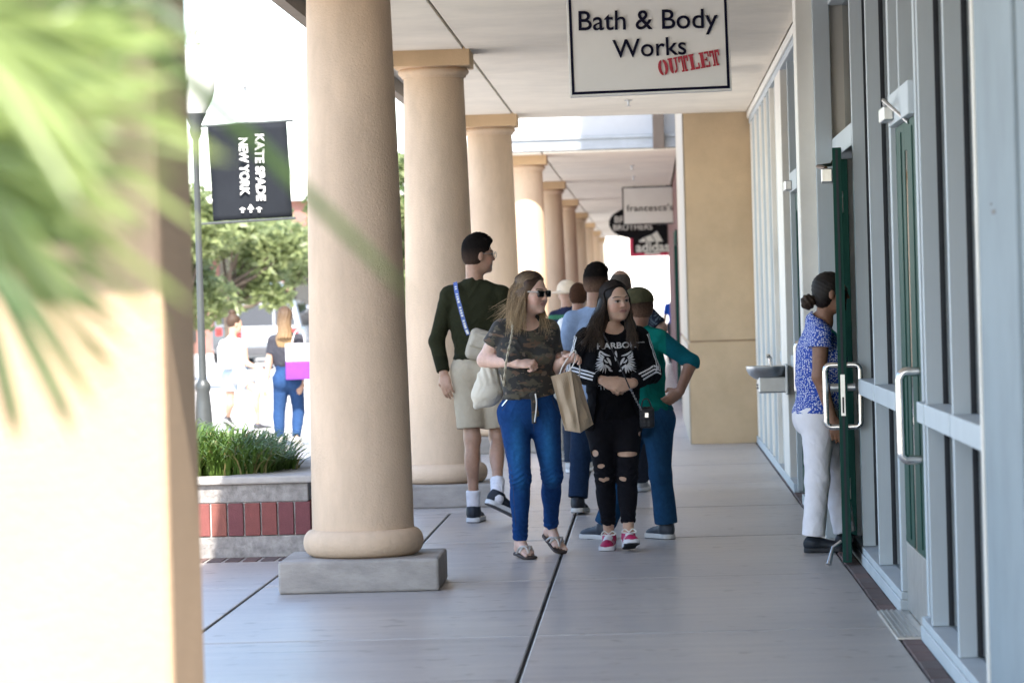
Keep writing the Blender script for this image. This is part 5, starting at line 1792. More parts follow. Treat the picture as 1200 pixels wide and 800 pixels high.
    for ph in (0, math.pi):
        tw = [p + V3(math.sin(i * 1.25 + ph) * 0.0042, math.cos(i * 1.25 + ph) * 0.0042, 0) for i, p in enumerate(path)]
        MB().tube(tw, 0.0038, 6).build('strap', mat('strap_cream', (0.50, 0.44, 0.32), 0.6), bg, smooth=True)
    MB().tube(spline([ctop, j(587, 440, -0.05), j(590.5, 452, -0.10)], 12), 0.004, 6).build('drawstring', mat('strap_cream', (0.50, 0.44, 0.32), 0.6), bg, smooth=True)
    # --- kraft paper bag in her left hand
    pb = thing('paper_bag', 'brown kraft paper shopping bag held by white string handles', 'paper bag', tuple(j(672, 500, -0.2)))
    dd = -0.2
    m_kraft = mat('kraft_paper', (0.50, 0.385, 0.265), 0.8, vary=0.06, vscale=12, bump=0.25, bscale=14)
    tl, trr, mr = j(645.5, 441, dd), j(669, 434, dd + 0.02), j(679, 441, dd + 0.16)
    bl, brr, br2 = j(662, 504, dd - 0.02), j(680, 507, dd - 0.02), j(695, 497, dd + 0.12)
    tb_l, bb_l = tl + V3(0.05, 0.15, 0.012), bl + V3(0.055, 0.15, 0.02)
    n_ = 12
    def patch(A, B_, C_, D_, amp):
        vs = []
        for jj in range(n_):
            for ii in range(n_):
                uu, ww = ii / (n_ - 1), jj / (n_ - 1)
                p = (A * (1 - uu) + B_ * uu) * (1 - ww) + (D_ * (1 - uu) + C_ * uu) * ww
                ed = min(1, 5 * min(uu, 1 - uu)) * min(1, 5 * min(ww, 1 - ww))
                cr = abs(uu - 0.35 - 0.3 * ww) * 1.4 - abs(ww - 0.62 + 0.25 * uu) * 1.1 + 0.35 * math.sin(7 * uu + 5 * ww) * math.sin(4 * ww + 1)
                vs.append(tuple(p + nrm(np.cross(B_ - A, D_ - A)) * amp * ed * cr))
        fs = [(jj * n_ + ii, jj * n_ + ii + 1, (jj + 1) * n_ + ii + 1, (jj + 1) * n_ + ii) for jj in range(n_ - 1) for ii in range(n_ - 1)]
        return vs, fs
    sbag = MB()
    for A, B_, C_, D_, am in ((tl, trr, brr, bl, 0.022), (trr, mr, br2, brr, 0.026), (mr, tb_l, bb_l, br2, 0.012), (tb_l, tl, bl, bb_l, 0.012), (bl, brr, br2, bb_l, 0.0)):
        sbag.add(*patch(A, B_, C_, D_, am))
    o_ = sbag.build('bag_body', m_kraft, pb)
    md = o_.modifiers.new('thickness', 'SOLIDIFY'); md.thickness = 0.0015
    hp = j(671, 414, -0.25)
    for q, (A, B_) in enumerate(((tl * 0.55 + trr * 0.45, trr * 0.9 + tl * 0.1), (tb_l * 0.4 + mr * 0.6, mr))):
        MB().tube(spline([A, (A + hp) / 2 + V3(-0.012, 0, 0), hp + V3(0.012, 0, 0.018), (B_ + hp) / 2 + V3(0.02, 0, 0), B_], 16), 0.0035, 6).build('handle', M_SIGNW, pb)

# ================================================= young woman in black track jacket
def woman_black():
    D = 19.85
    j0 = J(D)
    j = lambda x, y, dd=0.0: j0(x - 3.0, y, dd)
    t = person('young woman with long dark hair in black striped track jacket and ripped jeans', -0.21, D)
    skin = V3(0.56, 0.36, 0.26)
    hc = j(724, 352.5)
    HR = frame(math.radians(30), math.radians(2), math.radians(-3))
    sR, sL = j(690, 397, 0.0), j(750, 395, 0.02)
    eR, eL = j(678, 437, 0.03), j(766, 437, 0.04)
    wR, wL = j(711, 446, -0.19), j(744, 449, -0.19)
    hR, hL = j(707, 500), j(738, 500)
    kR, kL = j(712, 557, -0.02), j(738.5, 556, -0.05)
    aR, aL = j(717, 629, 0.06), j(739.5, 628, -0.10)
    yaw = math.radians(8)
    F = Field(0.0042)
    torso_ops(F, sL, sR, hL, hR, yaw, 1.0, -0.008, bust=0.045)
    F.cone(hc - HR[1] * 0.038 - UP * 0.05, j(720, 391, 0.03), 0.044, 0.051, 0.02)
    arm_ops(F, sR, eR, wR, 0.95); arm_ops(F, sL, eL, wL, 0.95)
    leg_ops(F, hR, kR, aR, yaw, 1.0, -0.004, 0.98); leg_ops(F, hL, kL, aL, yaw, 1.0, -0.004, 0.98)
    head_ops(F, hc, HR, 0.98, 1.05)
    d, b = V3(0.72, -0.35, -0.30), V3(-0.05, -0.80, 0.45)
    hand_ops(F, wR, d, b, 1.06, (0.7, 1.1, 0.8), thumb_sign(d, b, (0.2, 0, 1)), thumb_curl=0.3)
    d2, b2 = V3(-0.86, -0.30, -0.12), V3(-0.1, -0.80, 0.45)
    hand_ops(F, wL, d2, b2, 1.06, (0.8, 1.2, 0.8), thumb_sign(d2, b2, (0, 0, 1)), thumb_curl=0.3)
    foot = [(aR, nrm(V3(-0.10, -1, 0.0))), (aL, nrm(V3(0.12, -1, 0.22)))]
    paint = face_paint(hc, HR, skin, 0.98, hair=(0.012, 0.008, 0.006), lips=(0.40, 0.165, 0.15))
    F.build('body', M_SKIN, t, lambda P: paint(P, np.tile(skin, (len(P), 1))))
    black = V3(0.006, 0.006, 0.0075)
    # --- T-shirt
    S = Field(0.005)
    torso_ops(S, sL, sR, hL, hR, yaw, 1.02, 0.004, bust=0.055)
    S.ell(j(722, 384, -0.04), V3(0.062, 0.10, 0.036), None, 0.01, 'sub')
    S.plane(j(722, 492), -UP)
    S.fold(0.003, folds(0.8, 2.2))
    shirt = S.build('shirt', M_CLOTH, t, flatcol(black * 1.15))
    # --- jacket, open in front
    K = Field(0.005)
    torso_ops(K, sL, sR, hL, hR, yaw, 1.08, 0.014, bust=0.03)
    arm_ops(K, sR, eR, wR, 1.0, 0.014, 1.0, stop=1.90, r_stop=0.040); arm_ops(K, sL, eL, wL, 1.0, 0.014, 1.0, stop=1.90, r_stop=0.040)
    mid = j(723, 430, -0.2)
    def opening(P):
        zz = P[:, 2]
        half = 0.115 - 0.02 * np.cos((zz - mid[2]) * 6)
        return np.maximum(np.abs(P[:, 0] - mid[0]) - half, P[:, 1] - (D - 0.035))
    K.free(mid - V3(0.2, 0.2, 0.45), mid + V3(0.2, 0.32, 0.25), opening, 0.008, 'sub')
    K.ell(j(722, 384, -0.04), V3(0.066, 0.11, 0.04), None, 0.012, 'sub')
    K.plane(j(722, 503), -UP)
    arm_ops(K, sR, eR, wR, 1.0, 0.014, 1.0, stop=1.90, r_stop=0.040); arm_ops(K, sL, eL, wL, 1.0, 0.014, 1.0, stop=1.90, r_stop=0.040)
    K.fold(0.004, folds(0.75, 5.1))
    jk = K.build('jacket', M_CLOTH, t, flatcol(black))
    for sx_ in (-1, 1):
        zz = MB().tube(spline([j(723 + sx_ * 20, y, -0.35) for y in (404, 430, 460, 498)], 20), 0.0035, 5).build('zip_edge', mat('zip_grey', (0.06, 0.06, 0.065), 0.4, metal=0.5), t)
        lay_on(zz.data, [jk], 0.001)
    # white stripes down each sleeve
    Mw = mat('white_stripe', (0.72, 0.73, 0.75), 0.6, vary=0.04)
    for (sh, el, wr, sg) in ((sR, eR, wR, -1), (sL, eL, wL, 1)):
        for q in range(3):
            cen = []
            N = 34
            for i in range(N):
                u = i / (N - 1)
                if u < 0.5:
                    p = sh + (el - sh) * (u / 0.5); r0 = 0.066 - 0.010 * u / 0.5; ax = nrm(el - sh)
                else:
                    v = (u - 0.5) / 0.5 * 0.83
                    p = el + (wr - el) * v; r0 = 0.056 - 0.014 * v; ax = nrm(wr - el)
                a_up = nrm(V3(sg * 1.0, -0.28, 0.0)); a_lo = nrm(V3(0, -0.80, 0.10))
                bl_ = min(1, max(0, (u - 0.38) / 0.24)); bl_ = bl_ * bl_ * (3 - 2 * bl_)
                rad = a_up * (1 - bl_) + a_lo * bl_
                rad = nrm(rad - ax * (rad @ ax))
                tan = np.cross(ax, rad)
                off = (q - 1) * 0.0175 * (1 - 0.0 * bl_)
                cen.append((p + rad * math.sqrt(max(1e-4, r0 * r0 - off * off)) + tan * off, nrm(rad + tan * off / r0), np.cross(ax, nrm(rad + tan * off / r0))))
            vs, fs = [], []
            for (c, n, tg) in cen:
                vs += [c - tg * 0.0052 , c + tg * 0.0052]
            fs = [(2 * i, 2 * i + 1, 2 * i + 3, 2 * i + 2) for i in range(N - 1)]
            me = MB().add(vs, fs).mesh('sleeve_stripe', Mw, True)
            # press onto the sleeve from outside
            from mathutils.bvhtree import BVHTree
            tr_ = BVHTree.FromPolygons([v.co[:] for v in jk.data.vertices], [p.vertices[:] for p in jk.data.polygons])
            for i, v in enumerate(me.vertices):
                n = Vector(cen[i // 2][1])
                h_ = tr_.ray_cast(v.co + n * 0.05, -n)
                if h_[0] is not None:
                    v.co = h_[0] + n * 0.0028
            link('sleeve_stripe', me, t)
    # shirt print
    Mp = mat('shirt_print', (0.62, 0.64, 0.66), 0.7, vary=0.15, vscale=60)
    def print_text(body, px, py, wpx, h, off=0.03):
        p = j(px, py, -0.4)
        o = text_part(body, Mp, t, face_cam(p[0], p[1], p[2], 0.02), width=wpx / 202.0, height=h, extrude=0.0, offset=off)
        lay_on(o.data, [shirt, jk], 0.003)
        o.name = 'shirt_lettering'
    print_text('HARBOR', 725, 405.5, 46, 0.036)
    print_text('THE BEAST', 725, 454.5, 42, 0.028)
    print_text('originals', 752, 402, 12, 0.010, 0.01)
    rng = random.Random(17)
    s = MB()
    for sg in (-1, 1):
        cx, cy = 722 + sg * 11.5, 424
        def strip(pts, w):
            pts = [V3(at(x - 1.0, y, D - 0.4)) for x, y in pts]
            ps = spline(pts, 6)
            vs = []
            for i, p in enumerate(ps):
                tg = nrm(ps[min(i + 1, 5)] - ps[max(i - 1, 0)])
                n = nrm(np.cross(tg, V3(0, 1, 0)))
                ww = w * math.sin(math.pi * (0.12 + 0.83 * i / 5))
                vs += [p - n * ww, p + n * ww]
            s.add(vs, [(2 * i, 2 * i + 1, 2 * i + 3, 2 * i + 2) for i in range(5)])
        for k in range(9):            # fur around the cheeks
            a = -0.9 + 0.3 * k
            x0, y0 = cx + sg * 3.5 * math.cos(a), cy + 5 * math.sin(a)
            strip([(x0, y0), (x0 + sg * 4 * math.cos(a), y0 + 4 * math.sin(a) + 1), (x0 + sg * 8.5 * math.cos(a), y0 + 8 * math.sin(a) + 2)], rng.uniform(0.003, 0.0065))
        strip([(cx + sg * 7, cy - 12), (cx + sg * 2, cy - 8), (cx - sg * 5, cy - 6)], 0.006)
        strip([(cx + sg * 7, cy - 12), (cx + sg * 8, cy - 8), (cx + sg * 7, cy - 4)], 0.005)
        strip([(cx - sg * 1, cy - 4), (cx - sg * 4, cy), (cx - sg * 6, cy + 5)], 0.007)
        strip([(cx + sg * 2, cy - 2), (cx, cy + 1), (cx - sg * 3, cy + 2)], 0.005)
        strip([(cx + sg * 1, cy + 4), (cx - sg * 2, cy + 7), (cx - sg * 6, cy + 9)], 0.006)
        strip([(cx - sg * 3, cy + 9), (cx - sg * 5, cy + 11), (cx - sg * 8, cy + 12)], 0.006)
        for k in range(4):
            strip([(cx + sg * 4, cy + 4 + k), (cx + sg * 9, cy + 4 + 2.2 * k), (cx + sg * 13, cy + 3 + 3.4 * k)], 0.002)
    strip([(722, 412), (722, 418), (722, 424)], 0.008)
    me = s.mesh('shirt_print', Mp)
    lay_on(me, [shirt, jk], 0.003)
    link('shirt_print', me, t)
    # --- ripped black jeans
    G = Field(0.0046)
    torso_ops(G, sL, sR, hL, hR, yaw, 1.02, 0.002)
    G.plane(j(722, 478), UP)
    leg_ops(G, hR, kR, aR, yaw, 1.0, 0.004, 1.0, 1.02, end=aR + (kR - aR) * 0.22, r_end=0.043)
    leg_ops(G, hL, kL, aL, yaw, 1.0, 0.004, 1.0, 1.02, end=aL + (kL - aL) * 0.22, r_end=0.043)
    G.fold(0.0015, folds(0.9, 3.0))
    for (x, y, rx, rz, dd) in ((737.5, 532, 0.075, 0.015, -0.085), (711, 562, 0.034, 0.010, -0.08), (707, 546, 0.022, 0.013, -0.08), (733, 561, 0.022, 0.014, -0.11), (700, 531, 0.022, 0.020, -0.06), (753, 508, 0.012, 0.014, -0.03)):
        G.ell(j(x, y, dd), V3(rx, 0.055, rz), None, 0.003, 'sub')
    for kk in (kR, kL, aR + (kR - aR) * 0.2, aL + (kL - aL) * 0.2):
        G.fold(0.0016, lambda P, kk=kk: np.sin(P[:, 2] * 190 + 3.5 * np.sin(P[:, 0] * 60 + P[:, 1] * 40)) * np.exp(-((P[:, 2] - kk[2]) / 0.07) ** 2))
    G.build('ripped_jeans', M_DENIM, t, flatcol((0.0085, 0.0085, 0.012)))
    # --- magenta trainers
    mag, wh, nv = (0.42, 0.012, 0.085), (0.70, 0.70, 0.72), (0.03, 0.035, 0.07)
    acc = [(lambda L: (L[:, 0] > 0.105) & (L[:, 0] < 0.19) & (np.abs(L[:, 1]) < 0.027) & (L[:, 2] > 0.045), wh),
           (lambda L: (np.abs(L[:, 1]) > 0.030) & (L[:, 0] > 0.04) & (L[:, 0] < 0.2) & (L[:, 2] < 0.055) & (np.sin(L[:, 0] * 120) > 0.3), wh)]
    for (a, fd) in foot:
        sh = shoe_part(t, a, fd, 0.93, mag, (0.68, 0.68, 0.70), 0.0048, acc, tread=(0.02, 0.02, 0.022))
        lat = nrm(np.cross(fd, UP)); u = np.cross(lat, fd)
        o0 = a - u * 0.075 * 0.93 - fd * 0.06 * 0.93
        P = lambda x, y, z: o0 + 0.93 * (fd * x + lat * y + u * z)
        for k in range(5):
            x = 0.10 + 0.02 * k
            MB().tube(spline([P(x, -0.03, 0.062 - 0.004 * k), P(x + 0.006, 0, 0.090 - 0.007 * k), P(x + 0.012, 0.03, 0.062 - 0.004 * k)], 8), 0.0045, 6).build('lace', M_SIGNW, sh)
        for q in (-1, 1):
            MB().tube(spline([P(0.10, 0, 0.095), P(0.095, 0.025 * q, 0.115), P(0.105, 0.045 * q, 0.095), P(0.10, 0.01 * q, 0.09)], 12), 0.0042, 6).build('lace', M_SIGNW, sh)
    # --- long dark hair
    r, f, u = HR
    o = lambda a, b_, c: hc + r * a + f * b_ + u * c
    scalp = scalp_of(hc, HR)
    H = Field(0.0046)
    H.ell(o(0, -0.016, 0.026), V3(0.079, 0.094, 0.090), HR, 0.01)
    H.ell(o(0, -0.055, -0.06), V3(0.085, 0.06, 0.12), HR, 0.03)
    H.cone(o(0.060, -0.02, -0.01), j(700, 388, -0.01), 0.034, 0.040, 0.03)
    H.cone(j(703, 380, 0.0), j(687, 402, -0.06), 0.044, 0.018, 0.03)
    H.cone(j(705, 380, 0.0), j(709, 406, -0.10), 0.034, 0.014, 0.03)
    H.cone(o(-0.066, -0.005, -0.01), j(742, 384, -0.02), 0.024, 0.028, 0.03)
    H.cone(j(742, 382, 0.0), j(746, 404, -0.10), 0.028, 0.012, 0.03)
    H.ell(o(0.0, 0.090, -0.048), V3(0.072, 0.078, 0.088), HR, 0.008, 'sub')
    H.ell(o(0.0, 0.105, 0.030), V3(0.062, 0.070, 0.055), HR, 0.010, 'sub')
    rc, tc = V3(0.013, 0.009, 0.0075), V3(0.060, 0.040, 0.026)
    z0, z1 = hc[2], j(700, 405)[2]
    def hcol(P):
        q = np.clip((z0 - P[:, 2]) / (z0 - z1), 0, 1)[:, None] ** 1.6
        return (rc + (tc - rc) * q) * 0.9
    H.build('hair', M_HAIR, t, hcol)
    rng = random.Random(8)
    roots = []
    def lockcol(sc, hl):
        return lambda q: (rc + (tc * hl - rc) * min(1, q * 1.05) ** 1.6) * sc
    for i in range(1150):
        w = rng.random()
        bb = rng.uniform(-0.85, 0.80)
        k_ = rng.uniform(0.0, 0.006)
        q = 1 if w < 0.66 else -1
        lift_ = lambda p: hc + (p - hc) * (1 + 0.025 + k_ * 4)
        s0 = lift_(scalp(q * rng.uniform(0.0, 0.16), bb * 0.95))
        p1 = lift_(scalp(q * 0.62, bb * 0.75)); p1b = lift_(scalp(q * 0.93, bb * 0.32))
        p2 = o(q * (0.083 + k_), 0.070 * min(bb, 0.5) - 0.008, rng.uniform(-0.045, -0.01))
        if q > 0:
            m2 = j(rng.uniform(694, 709), rng.uniform(374, 386), rng.uniform(-0.07, 0.01))
            e = j(rng.triangular(670, 714, 700), rng.uniform(390, 413), rng.uniform(-0.13, -0.02))
        else:
            m2 = j(rng.uniform(738, 745), rng.uniform(374, 386), rng.uniform(-0.08, -0.01))
            e = j(rng.uniform(736, 753), rng.uniform(390, 411), rng.uniform(-0.14, -0.04))
        roots.append((spline([s0, p1, p1b, p2, m2, e], 16), rng.uniform(0.0010, 0.0022), lockcol(rng.uniform(0.6, 1.5), rng.choice((1, 1, 1, 2.2)))))
    strands('hair_locks', t, M_HAIR, roots, rng, None)
    # --- small black bag on a chain
    bg = thing('mini_bag', "small black quilted handbag on a chain at the dark-haired woman's hip", 'handbag', tuple(j(762, 500, -0.1)))
    B = Field(0.0045)
    c0 = j(761, 489, -0.13)
    B.box(c0, (0.043, 0.028, 0.062), None, 0.02, 0.01)
    B.fold(0.003, lambda P: np.sin((P[:, 0] + P[:, 2]) * 130) * np.sin((P[:, 0] - P[:, 2]) * 130))
    B.build('bag_body', M_SHOE, bg, flatcol((0.012, 0.012, 0.015)))
    MB().box(c0[0] - 0.012, c0[0] + 0.012, c0[1] - 0.036, c0[1] - 0.028, c0[2] + 0.0, c0[2] + 0.03).build('clasp', M_CHROME, bg, bevel=0.003)
    MB().tube(spline([c0 + V3(-0.03, 0, 0.055), c0 + V3(-0.02, -0.01, 0.10), c0 + V3(0.01, -0.01, 0.105), c0 + V3(0.03, 0, 0.055)], 10), 0.004, 6).build('handle', mat('black_leather', (0.012, 0.012, 0.014), 0.4), bg)
    path = spline([j(742, 456, -0.27), j(748, 468, -0.22), j(754, 479, -0.17)], 16)
    ch = MB()
    for i, p in enumerate(path):
        a = 0.0075
        dd = nrm(path[min(i + 1, 15)] - path[max(i - 1, 0)])
        sd = nrm(np.cross(dd, V3(0, 1, 0))) if i % 2 else V3(0, 1, 0)
        ch.tube([p + dd * a * math.cos(q * math.pi / 4) + sd * a * 0.6 * math.sin(q * math.pi / 4) for q in range(9)], 0.0022, 5)
    ch.build('chain', M_CHROME, bg, smooth=True)
    MB().tube(spline([j(741, 455, -0.27), j(728, 425, -0.22), j(716, 402, -0.17), j(710, 390, -0.06), j(714, 384, 0.08)], 24), 0.0045, 6).build('strap', mat('black_leather', (0.012, 0.012, 0.014), 0.4), bg)


# ================================================= everyone else
def figure(t, D, jt, yaw, hyaw, skin, hair, top, low, shoe, res=0.0075, s=1.0, w=1.0, bust=0.0, belly=0.0, hpitch=0.0, male=True, hs=1.0,
           sleeve=2.0, sleeve_r=None, hem=None, low_end=0.96, low_r=0.06, loose=True, shoe_dirs=None, sole=(0.6, 0.6, 0.6), hands=None,
           cuff=None, top_infl=0.012, low_infl=0.012, low_mat=None, sock=None, top_mat=None, hipw=1.0, top_col=None, tread=(0.03, 0.03, 0.03), neck=None, stub=None, dep=1.0):
    """jt: photo-pixel joints (x, y, depth offset) by name; returns the points by name"""
    j = J(D)
    p = {k: j(*v) for k, v in jt.items()}
    hc, HR = p['head'], frame(hyaw, hpitch)
    F = Field(res)
    torso_ops(F, p['sL'], p['sR'], p['hL'], p['hR'], yaw, w, -0.006, bust=bust, belly=belly, hipw=hipw, dep=dep)
    nb = (p['sL'] + p['sR']) / 2 + UP * 0.02
    F.cone(hc - HR[1] * 0.034 * hs - UP * 0.05 * hs, nb if neck is None else j(*neck), (0.050 if male else 0.045) * s, (0.060 if male else 0.052) * s, 0.025)
    for q in 'LR':
        arm_ops(F, p['s' + q], p['e' + q], p['w' + q], s)
        leg_ops(F, p['h' + q], p['k' + q], p['a' + q], yaw, s, -0.006 if low_end < 0.5 else -0.013)
        hd = (hands or {}).get(q)
        d = nrm(p['w' + q] - p['e' + q]) if hd is None else nrm(V3(hd[0]))
        bk = V3(0, -0.6, 0.2) + V3(0.8 if q == 'R' else -0.8, 0, 0) * 0.4 if hd is None else V3(hd[1])
        hand_ops(F, p['w' + q], d, bk, s, (0.3, 0.45, 0.35), thumb_sign(d, bk, (0, 0, 1) if abs(d[2]) < 0.7 else (math.sin(yaw), -math.cos(yaw), 0)))
    head_ops(F, hc, HR, hs)
    paint = face_paint(hc, HR, skin, hs, hair=hair, stubble=stub)
    skin = V3(skin)
    F.build('body', M_SKIN, t, lambda P: paint(P, np.tile(skin, (len(P), 1))))
    S = Field(res)
    torso_ops(S, p['sL'], p['sR'], p['hL'], p['hR'], yaw, w * 1.03, top_infl, bust=bust * 1.1, belly=belly, hipw=hipw, dep=dep)
    S.ell(nb + UP * 0.075 + V3(math.sin(yaw), -math.cos(yaw), 0) * 0.02, V3(0.066, 0.075, 0.05) * s, None, 0.01, 'sub')
    hp = j(*hem) if hem else p['hL']
    S.plane(hp, -UP)
    for q in 'LR':
        arm_ops(S, p['s' + q], p['e' + q], p['w' + q], s, 0.010, 1.0, stop=sleeve, r_stop=sleeve_r)
    S.fold(0.0035, folds(0.75, D))
    bc = top_col or flatcol(top)
    def hemmed(P):
        C = np.array(bc(P), float)
        C[P[:, 2] < hp[2] + 0.03] *= 0.75
        return C
    S.build('shirt', top_mat or M_CLOTH, t, hemmed)
    G = Field(res)
    torso_ops(G, p['sL'], p['sR'], p['hL'], p['hR'], yaw, w * 1.02, low_infl - 0.004, hipw=hipw, dep=dep)
    G.plane(hp + UP * 0.06, UP)
    for q in 'LR':
        if low_end < 0.5:      # shorts end on the thigh
            h, k = p['h' + q], p['k' + q]
            G.cone(h, h + (k - h) * low_end * 2, 0.092 * s + low_infl, low_r, 0.04, flat=True)
        else:
            k, a = p['k' + q], p['a' + q]
            e = k + (a - k) * low_end
            if loose:
                leg_ops(G, p['h' + q], k, a, yaw, s, low_infl, straight=low_r, end=e)
            else:
                leg_ops(G, p['h' + q], k, a, yaw, s, low_infl, end=e, r_end=low_r)
    G.fold(0.0028 if low_mat is None else 0.0022, folds(0.62, D + 3))
    G.build('shorts' if low_end < 0.5 else 'trousers', low_mat or M_DENIM, t, low if callable(low) else flatcol(low))
    for q in 'LR':
        if sock is not None:
            k, a = p['k' + q], p['a' + q]
            d = nrm(k - a)
            Sk = Field(min(res, 0.006))
            Sk.cone(a - d * 0.03, a + d * sock[1], 0.040 * s, 0.046 * s, 0.01, flat=True)
            Sk.fold(0.0012, lambda P: np.sin(P[:, 2] * 300))
            Sk.build('sock', M_CLOTH, t, flatcol(sock[0]))
        if shoe is not None:
            d = shoe_dirs[q] if shoe_dirs else (math.sin(yaw), -math.cos(yaw), 0)
            shoe_part(t, p['a' + q], d, 1.05 * s, shoe, sole, max(0.005, res * 0.8), tread=tread)
    return p, HR

def short_hair(t, hc, HR, col, res, hs=1.0, top=0.016, fade=None, fringe=0.0, spike=0.002, tufts=0):
    """cropped hair: thick on top, fading at the sides"""
    r, f, u = HR
    o = lambda a, b_, c: hc + hs * (r * a + f * b_ + u * c)
    H = Field(res)
    H.ell(o(0, -0.012, 0.030 + top * 0.5), hs * V3(0.078, 0.096, 0.086 + top * 0.5), HR, 0.01)
    H.ell(o(0, -0.030, -0.005), hs * V3(0.0765, 0.078, 0.08), HR, 0.02)
    if fringe:
        H.ell(o(0, 0.060, 0.085), hs * V3(0.055, 0.035, 0.025), HR, 0.02)
    H.ell(o(0, 0.105, -0.03), hs * V3(0.10, 0.075, 0.098), HR, 0.008, 'sub')
    H.ell(o(0, 0.035, -0.055), hs * V3(0.10, 0.045, 0.055), HR, 0.01, 'sub')
    H.plane(o(0, 0, -0.078), -u)
    H.fold(spike, lambda P: np.sin(P[:, 0] * 260 + P[:, 2] * 120) * np.sin(P[:, 1] * 240 - P[:, 2] * 90))
    col = V3(col)
    def c(P):
        C = np.tile(col, (len(P), 1))
        if fade is not None:
            z = ((P - hc) @ u) / hs
            q = np.clip((0.045 - z) / 0.085, 0, 1)[:, None]
            C = C * (1 - q) + V3(fade) * q
        return C
    ob = H.build('hair', M_CROP, t, c)
    if tufts:
        rg = random.Random(31)
        roots = []
        for _ in range(tufts):
            a_, b_ = rg.uniform(-0.75, 0.75), rg.uniform(-0.8, 0.75)
            n = math.hypot(a_, b_)
            if n > 0.9:
                continue
            c_ = math.sqrt(1 - n * n)
            q = o(a_ * 0.078, b_ * 0.096 - 0.012, 0.030 + top * 0.5 + c_ * (0.086 + top * 0.5) - 0.006)
            L = rg.uniform(0.016, 0.030)
            dv = nrm(r * a_ * 0.5 + f * (0.55 + 0.4 * rg.random()) + u * 0.65 + r * rg.uniform(-.3, .3))
            k_ = rg.uniform(0.7, 1.8)
            roots.append((spline([q, q + dv * L * 0.6, q + nrm(dv + f * 0.6 - u * 0.2) * L], 5), 0.0042, lambda z, k_=k_: col * k_))
        strands('hair_tufts', t, M_CROP, roots, rg, None)
    return ob

def man_green():
    D = 22.6
    t = person('tall man in dark green sweater, khaki shorts and white socks, turned away', -1.2, D)
    jt = dict(head=(560.5, 298, 0), sL=(527, 346, 0.03), sR=(588, 346, -0.03), eL=(512, 400, 0.02), eR=(604, 398, -0.05), wL=(520, 438, -0.05), wR=(602, 436, -0.2),
              hL=(548, 436, 0), hR=(578, 436, 0), kL=(553.5, 514, -0.03), kR=(583, 512, 0.03), aL=(555, 597, 0.0), aR=(583, 580, -0.28))
    p, HR = figure(t, D, jt, math.radians(165), math.radians(112), (0.40, 0.235, 0.16), (0.01, 0.008, 0.007), (0.021, 0.022, 0.0105), (0.42, 0.355, 0.265),
                   (0.012, 0.016, 0.026), 0.0062, 1.06, 1.12, hs=1.05, sleeve=1.93, sleeve_r=0.045, hem=(560, 421), low_end=0.42, low_r=0.098, sock=((0.72, 0.72, 0.76), 0.13),
                   shoe_dirs={'L': (0.10, 1, 0), 'R': (0.75, 0.5, -0.42)}, sole=(0.66, 0.68, 0.70), tread=(0.10, 0.10, 0.10), top_infl=0.022, low_mat=M_PLAIN)
    hc = p['head']
    short_hair(t, hc, HR, (0.010, 0.008, 0.007), 0.0055, 1.05, top=0.020, fade=(0.05, 0.032, 0.024), fringe=1, tufts=420)
    r, f, u = HR
    g = MB()
    for q in (-1, 1):
        g.tube([hc + r * 0.033 * q + f * 0.108 + (r * math.cos(a) * 0.024 + u * math.sin(a) * 0.019) - u * 0.006 for a in [k * math.pi / 8 for k in range(17)]], 0.0022, 5)
        g.tube([hc + r * 0.06 * q + f * 0.10 + u * 0.002, hc + r * 0.083 * q - f * 0.01 + u * 0.004], 0.0025, 5)
    g.build('glasses', mat('glasses_frame', (0.35, 0.34, 0.32), 0.3, metal=0.6), t)
    # sling bag
    j = J(D)
    bg = thing('sling_bag', 'beige sling bag on a blue lettered strap over the green sweater', 'bag', tuple(j(560, 423, 0)))
    B = Field(0.006)
    B.box(j(561, 404, -0.16), (0.075, 0.05, 0.105), np.array([nrm(V3(0.95, 0, -0.28)), V3(0, 1, 0), nrm(V3(0.28, 0, 0.95))]), 0.04, 0.02)
    B.fold(0.002, folds(0.7, 2))
    B.build('bag_body', M_PLAIN, bg, flatcol((0.42, 0.37, 0.295)))
    B2 = Field(0.006)
    B2.box(j(562, 399, -0.20), (0.06, 0.03, 0.05), np.array([nrm(V3(0.95, 0, -0.28)), V3(0, 1, 0), nrm(V3(0.28, 0, 0.95))]), 0.02, 0.02)
    B2.build('bag_flap', M_CLOTH, bg, flatcol((0.46, 0.41, 0.33)))
    Mb = mat('strap_blue', (0.10, 0.16, 0.42), 0.6)
    path = spline([j(533.5, 331, -0.02), j(535.5, 345, -0.155), j(540.5, 365, -0.19), j(545.5, 383, -0.19), j(549, 392, -0.18)], 26)
    vs = []
    for i, q in enumerate(path):
        vs += [q + V3(-0.013, 0, -0.003), q + V3(0.013, 0, 0.003)]
    st = MB().add(vs, [(2 * i, 2 * i + 1, 2 * i + 3, 2 * i + 2) for i in range(25)]).build('strap', Mb, bg)
    md = st.modifiers.new('thickness', 'SOLIDIFY'); md.thickness = 0.003
    rg = random.Random(2)
    for i in range(3, 24):
        if i % 5 == 0:
            continue
        q = path[i]
        MB().box(q[0] - 0.007, q[0] + 0.007, q[1] - 0.008, q[1] - 0.005, q[2] - 0.007, q[2] + rg.uniform(0.002, 0.007)).build('strap_mark', M_SIGNW, bg)

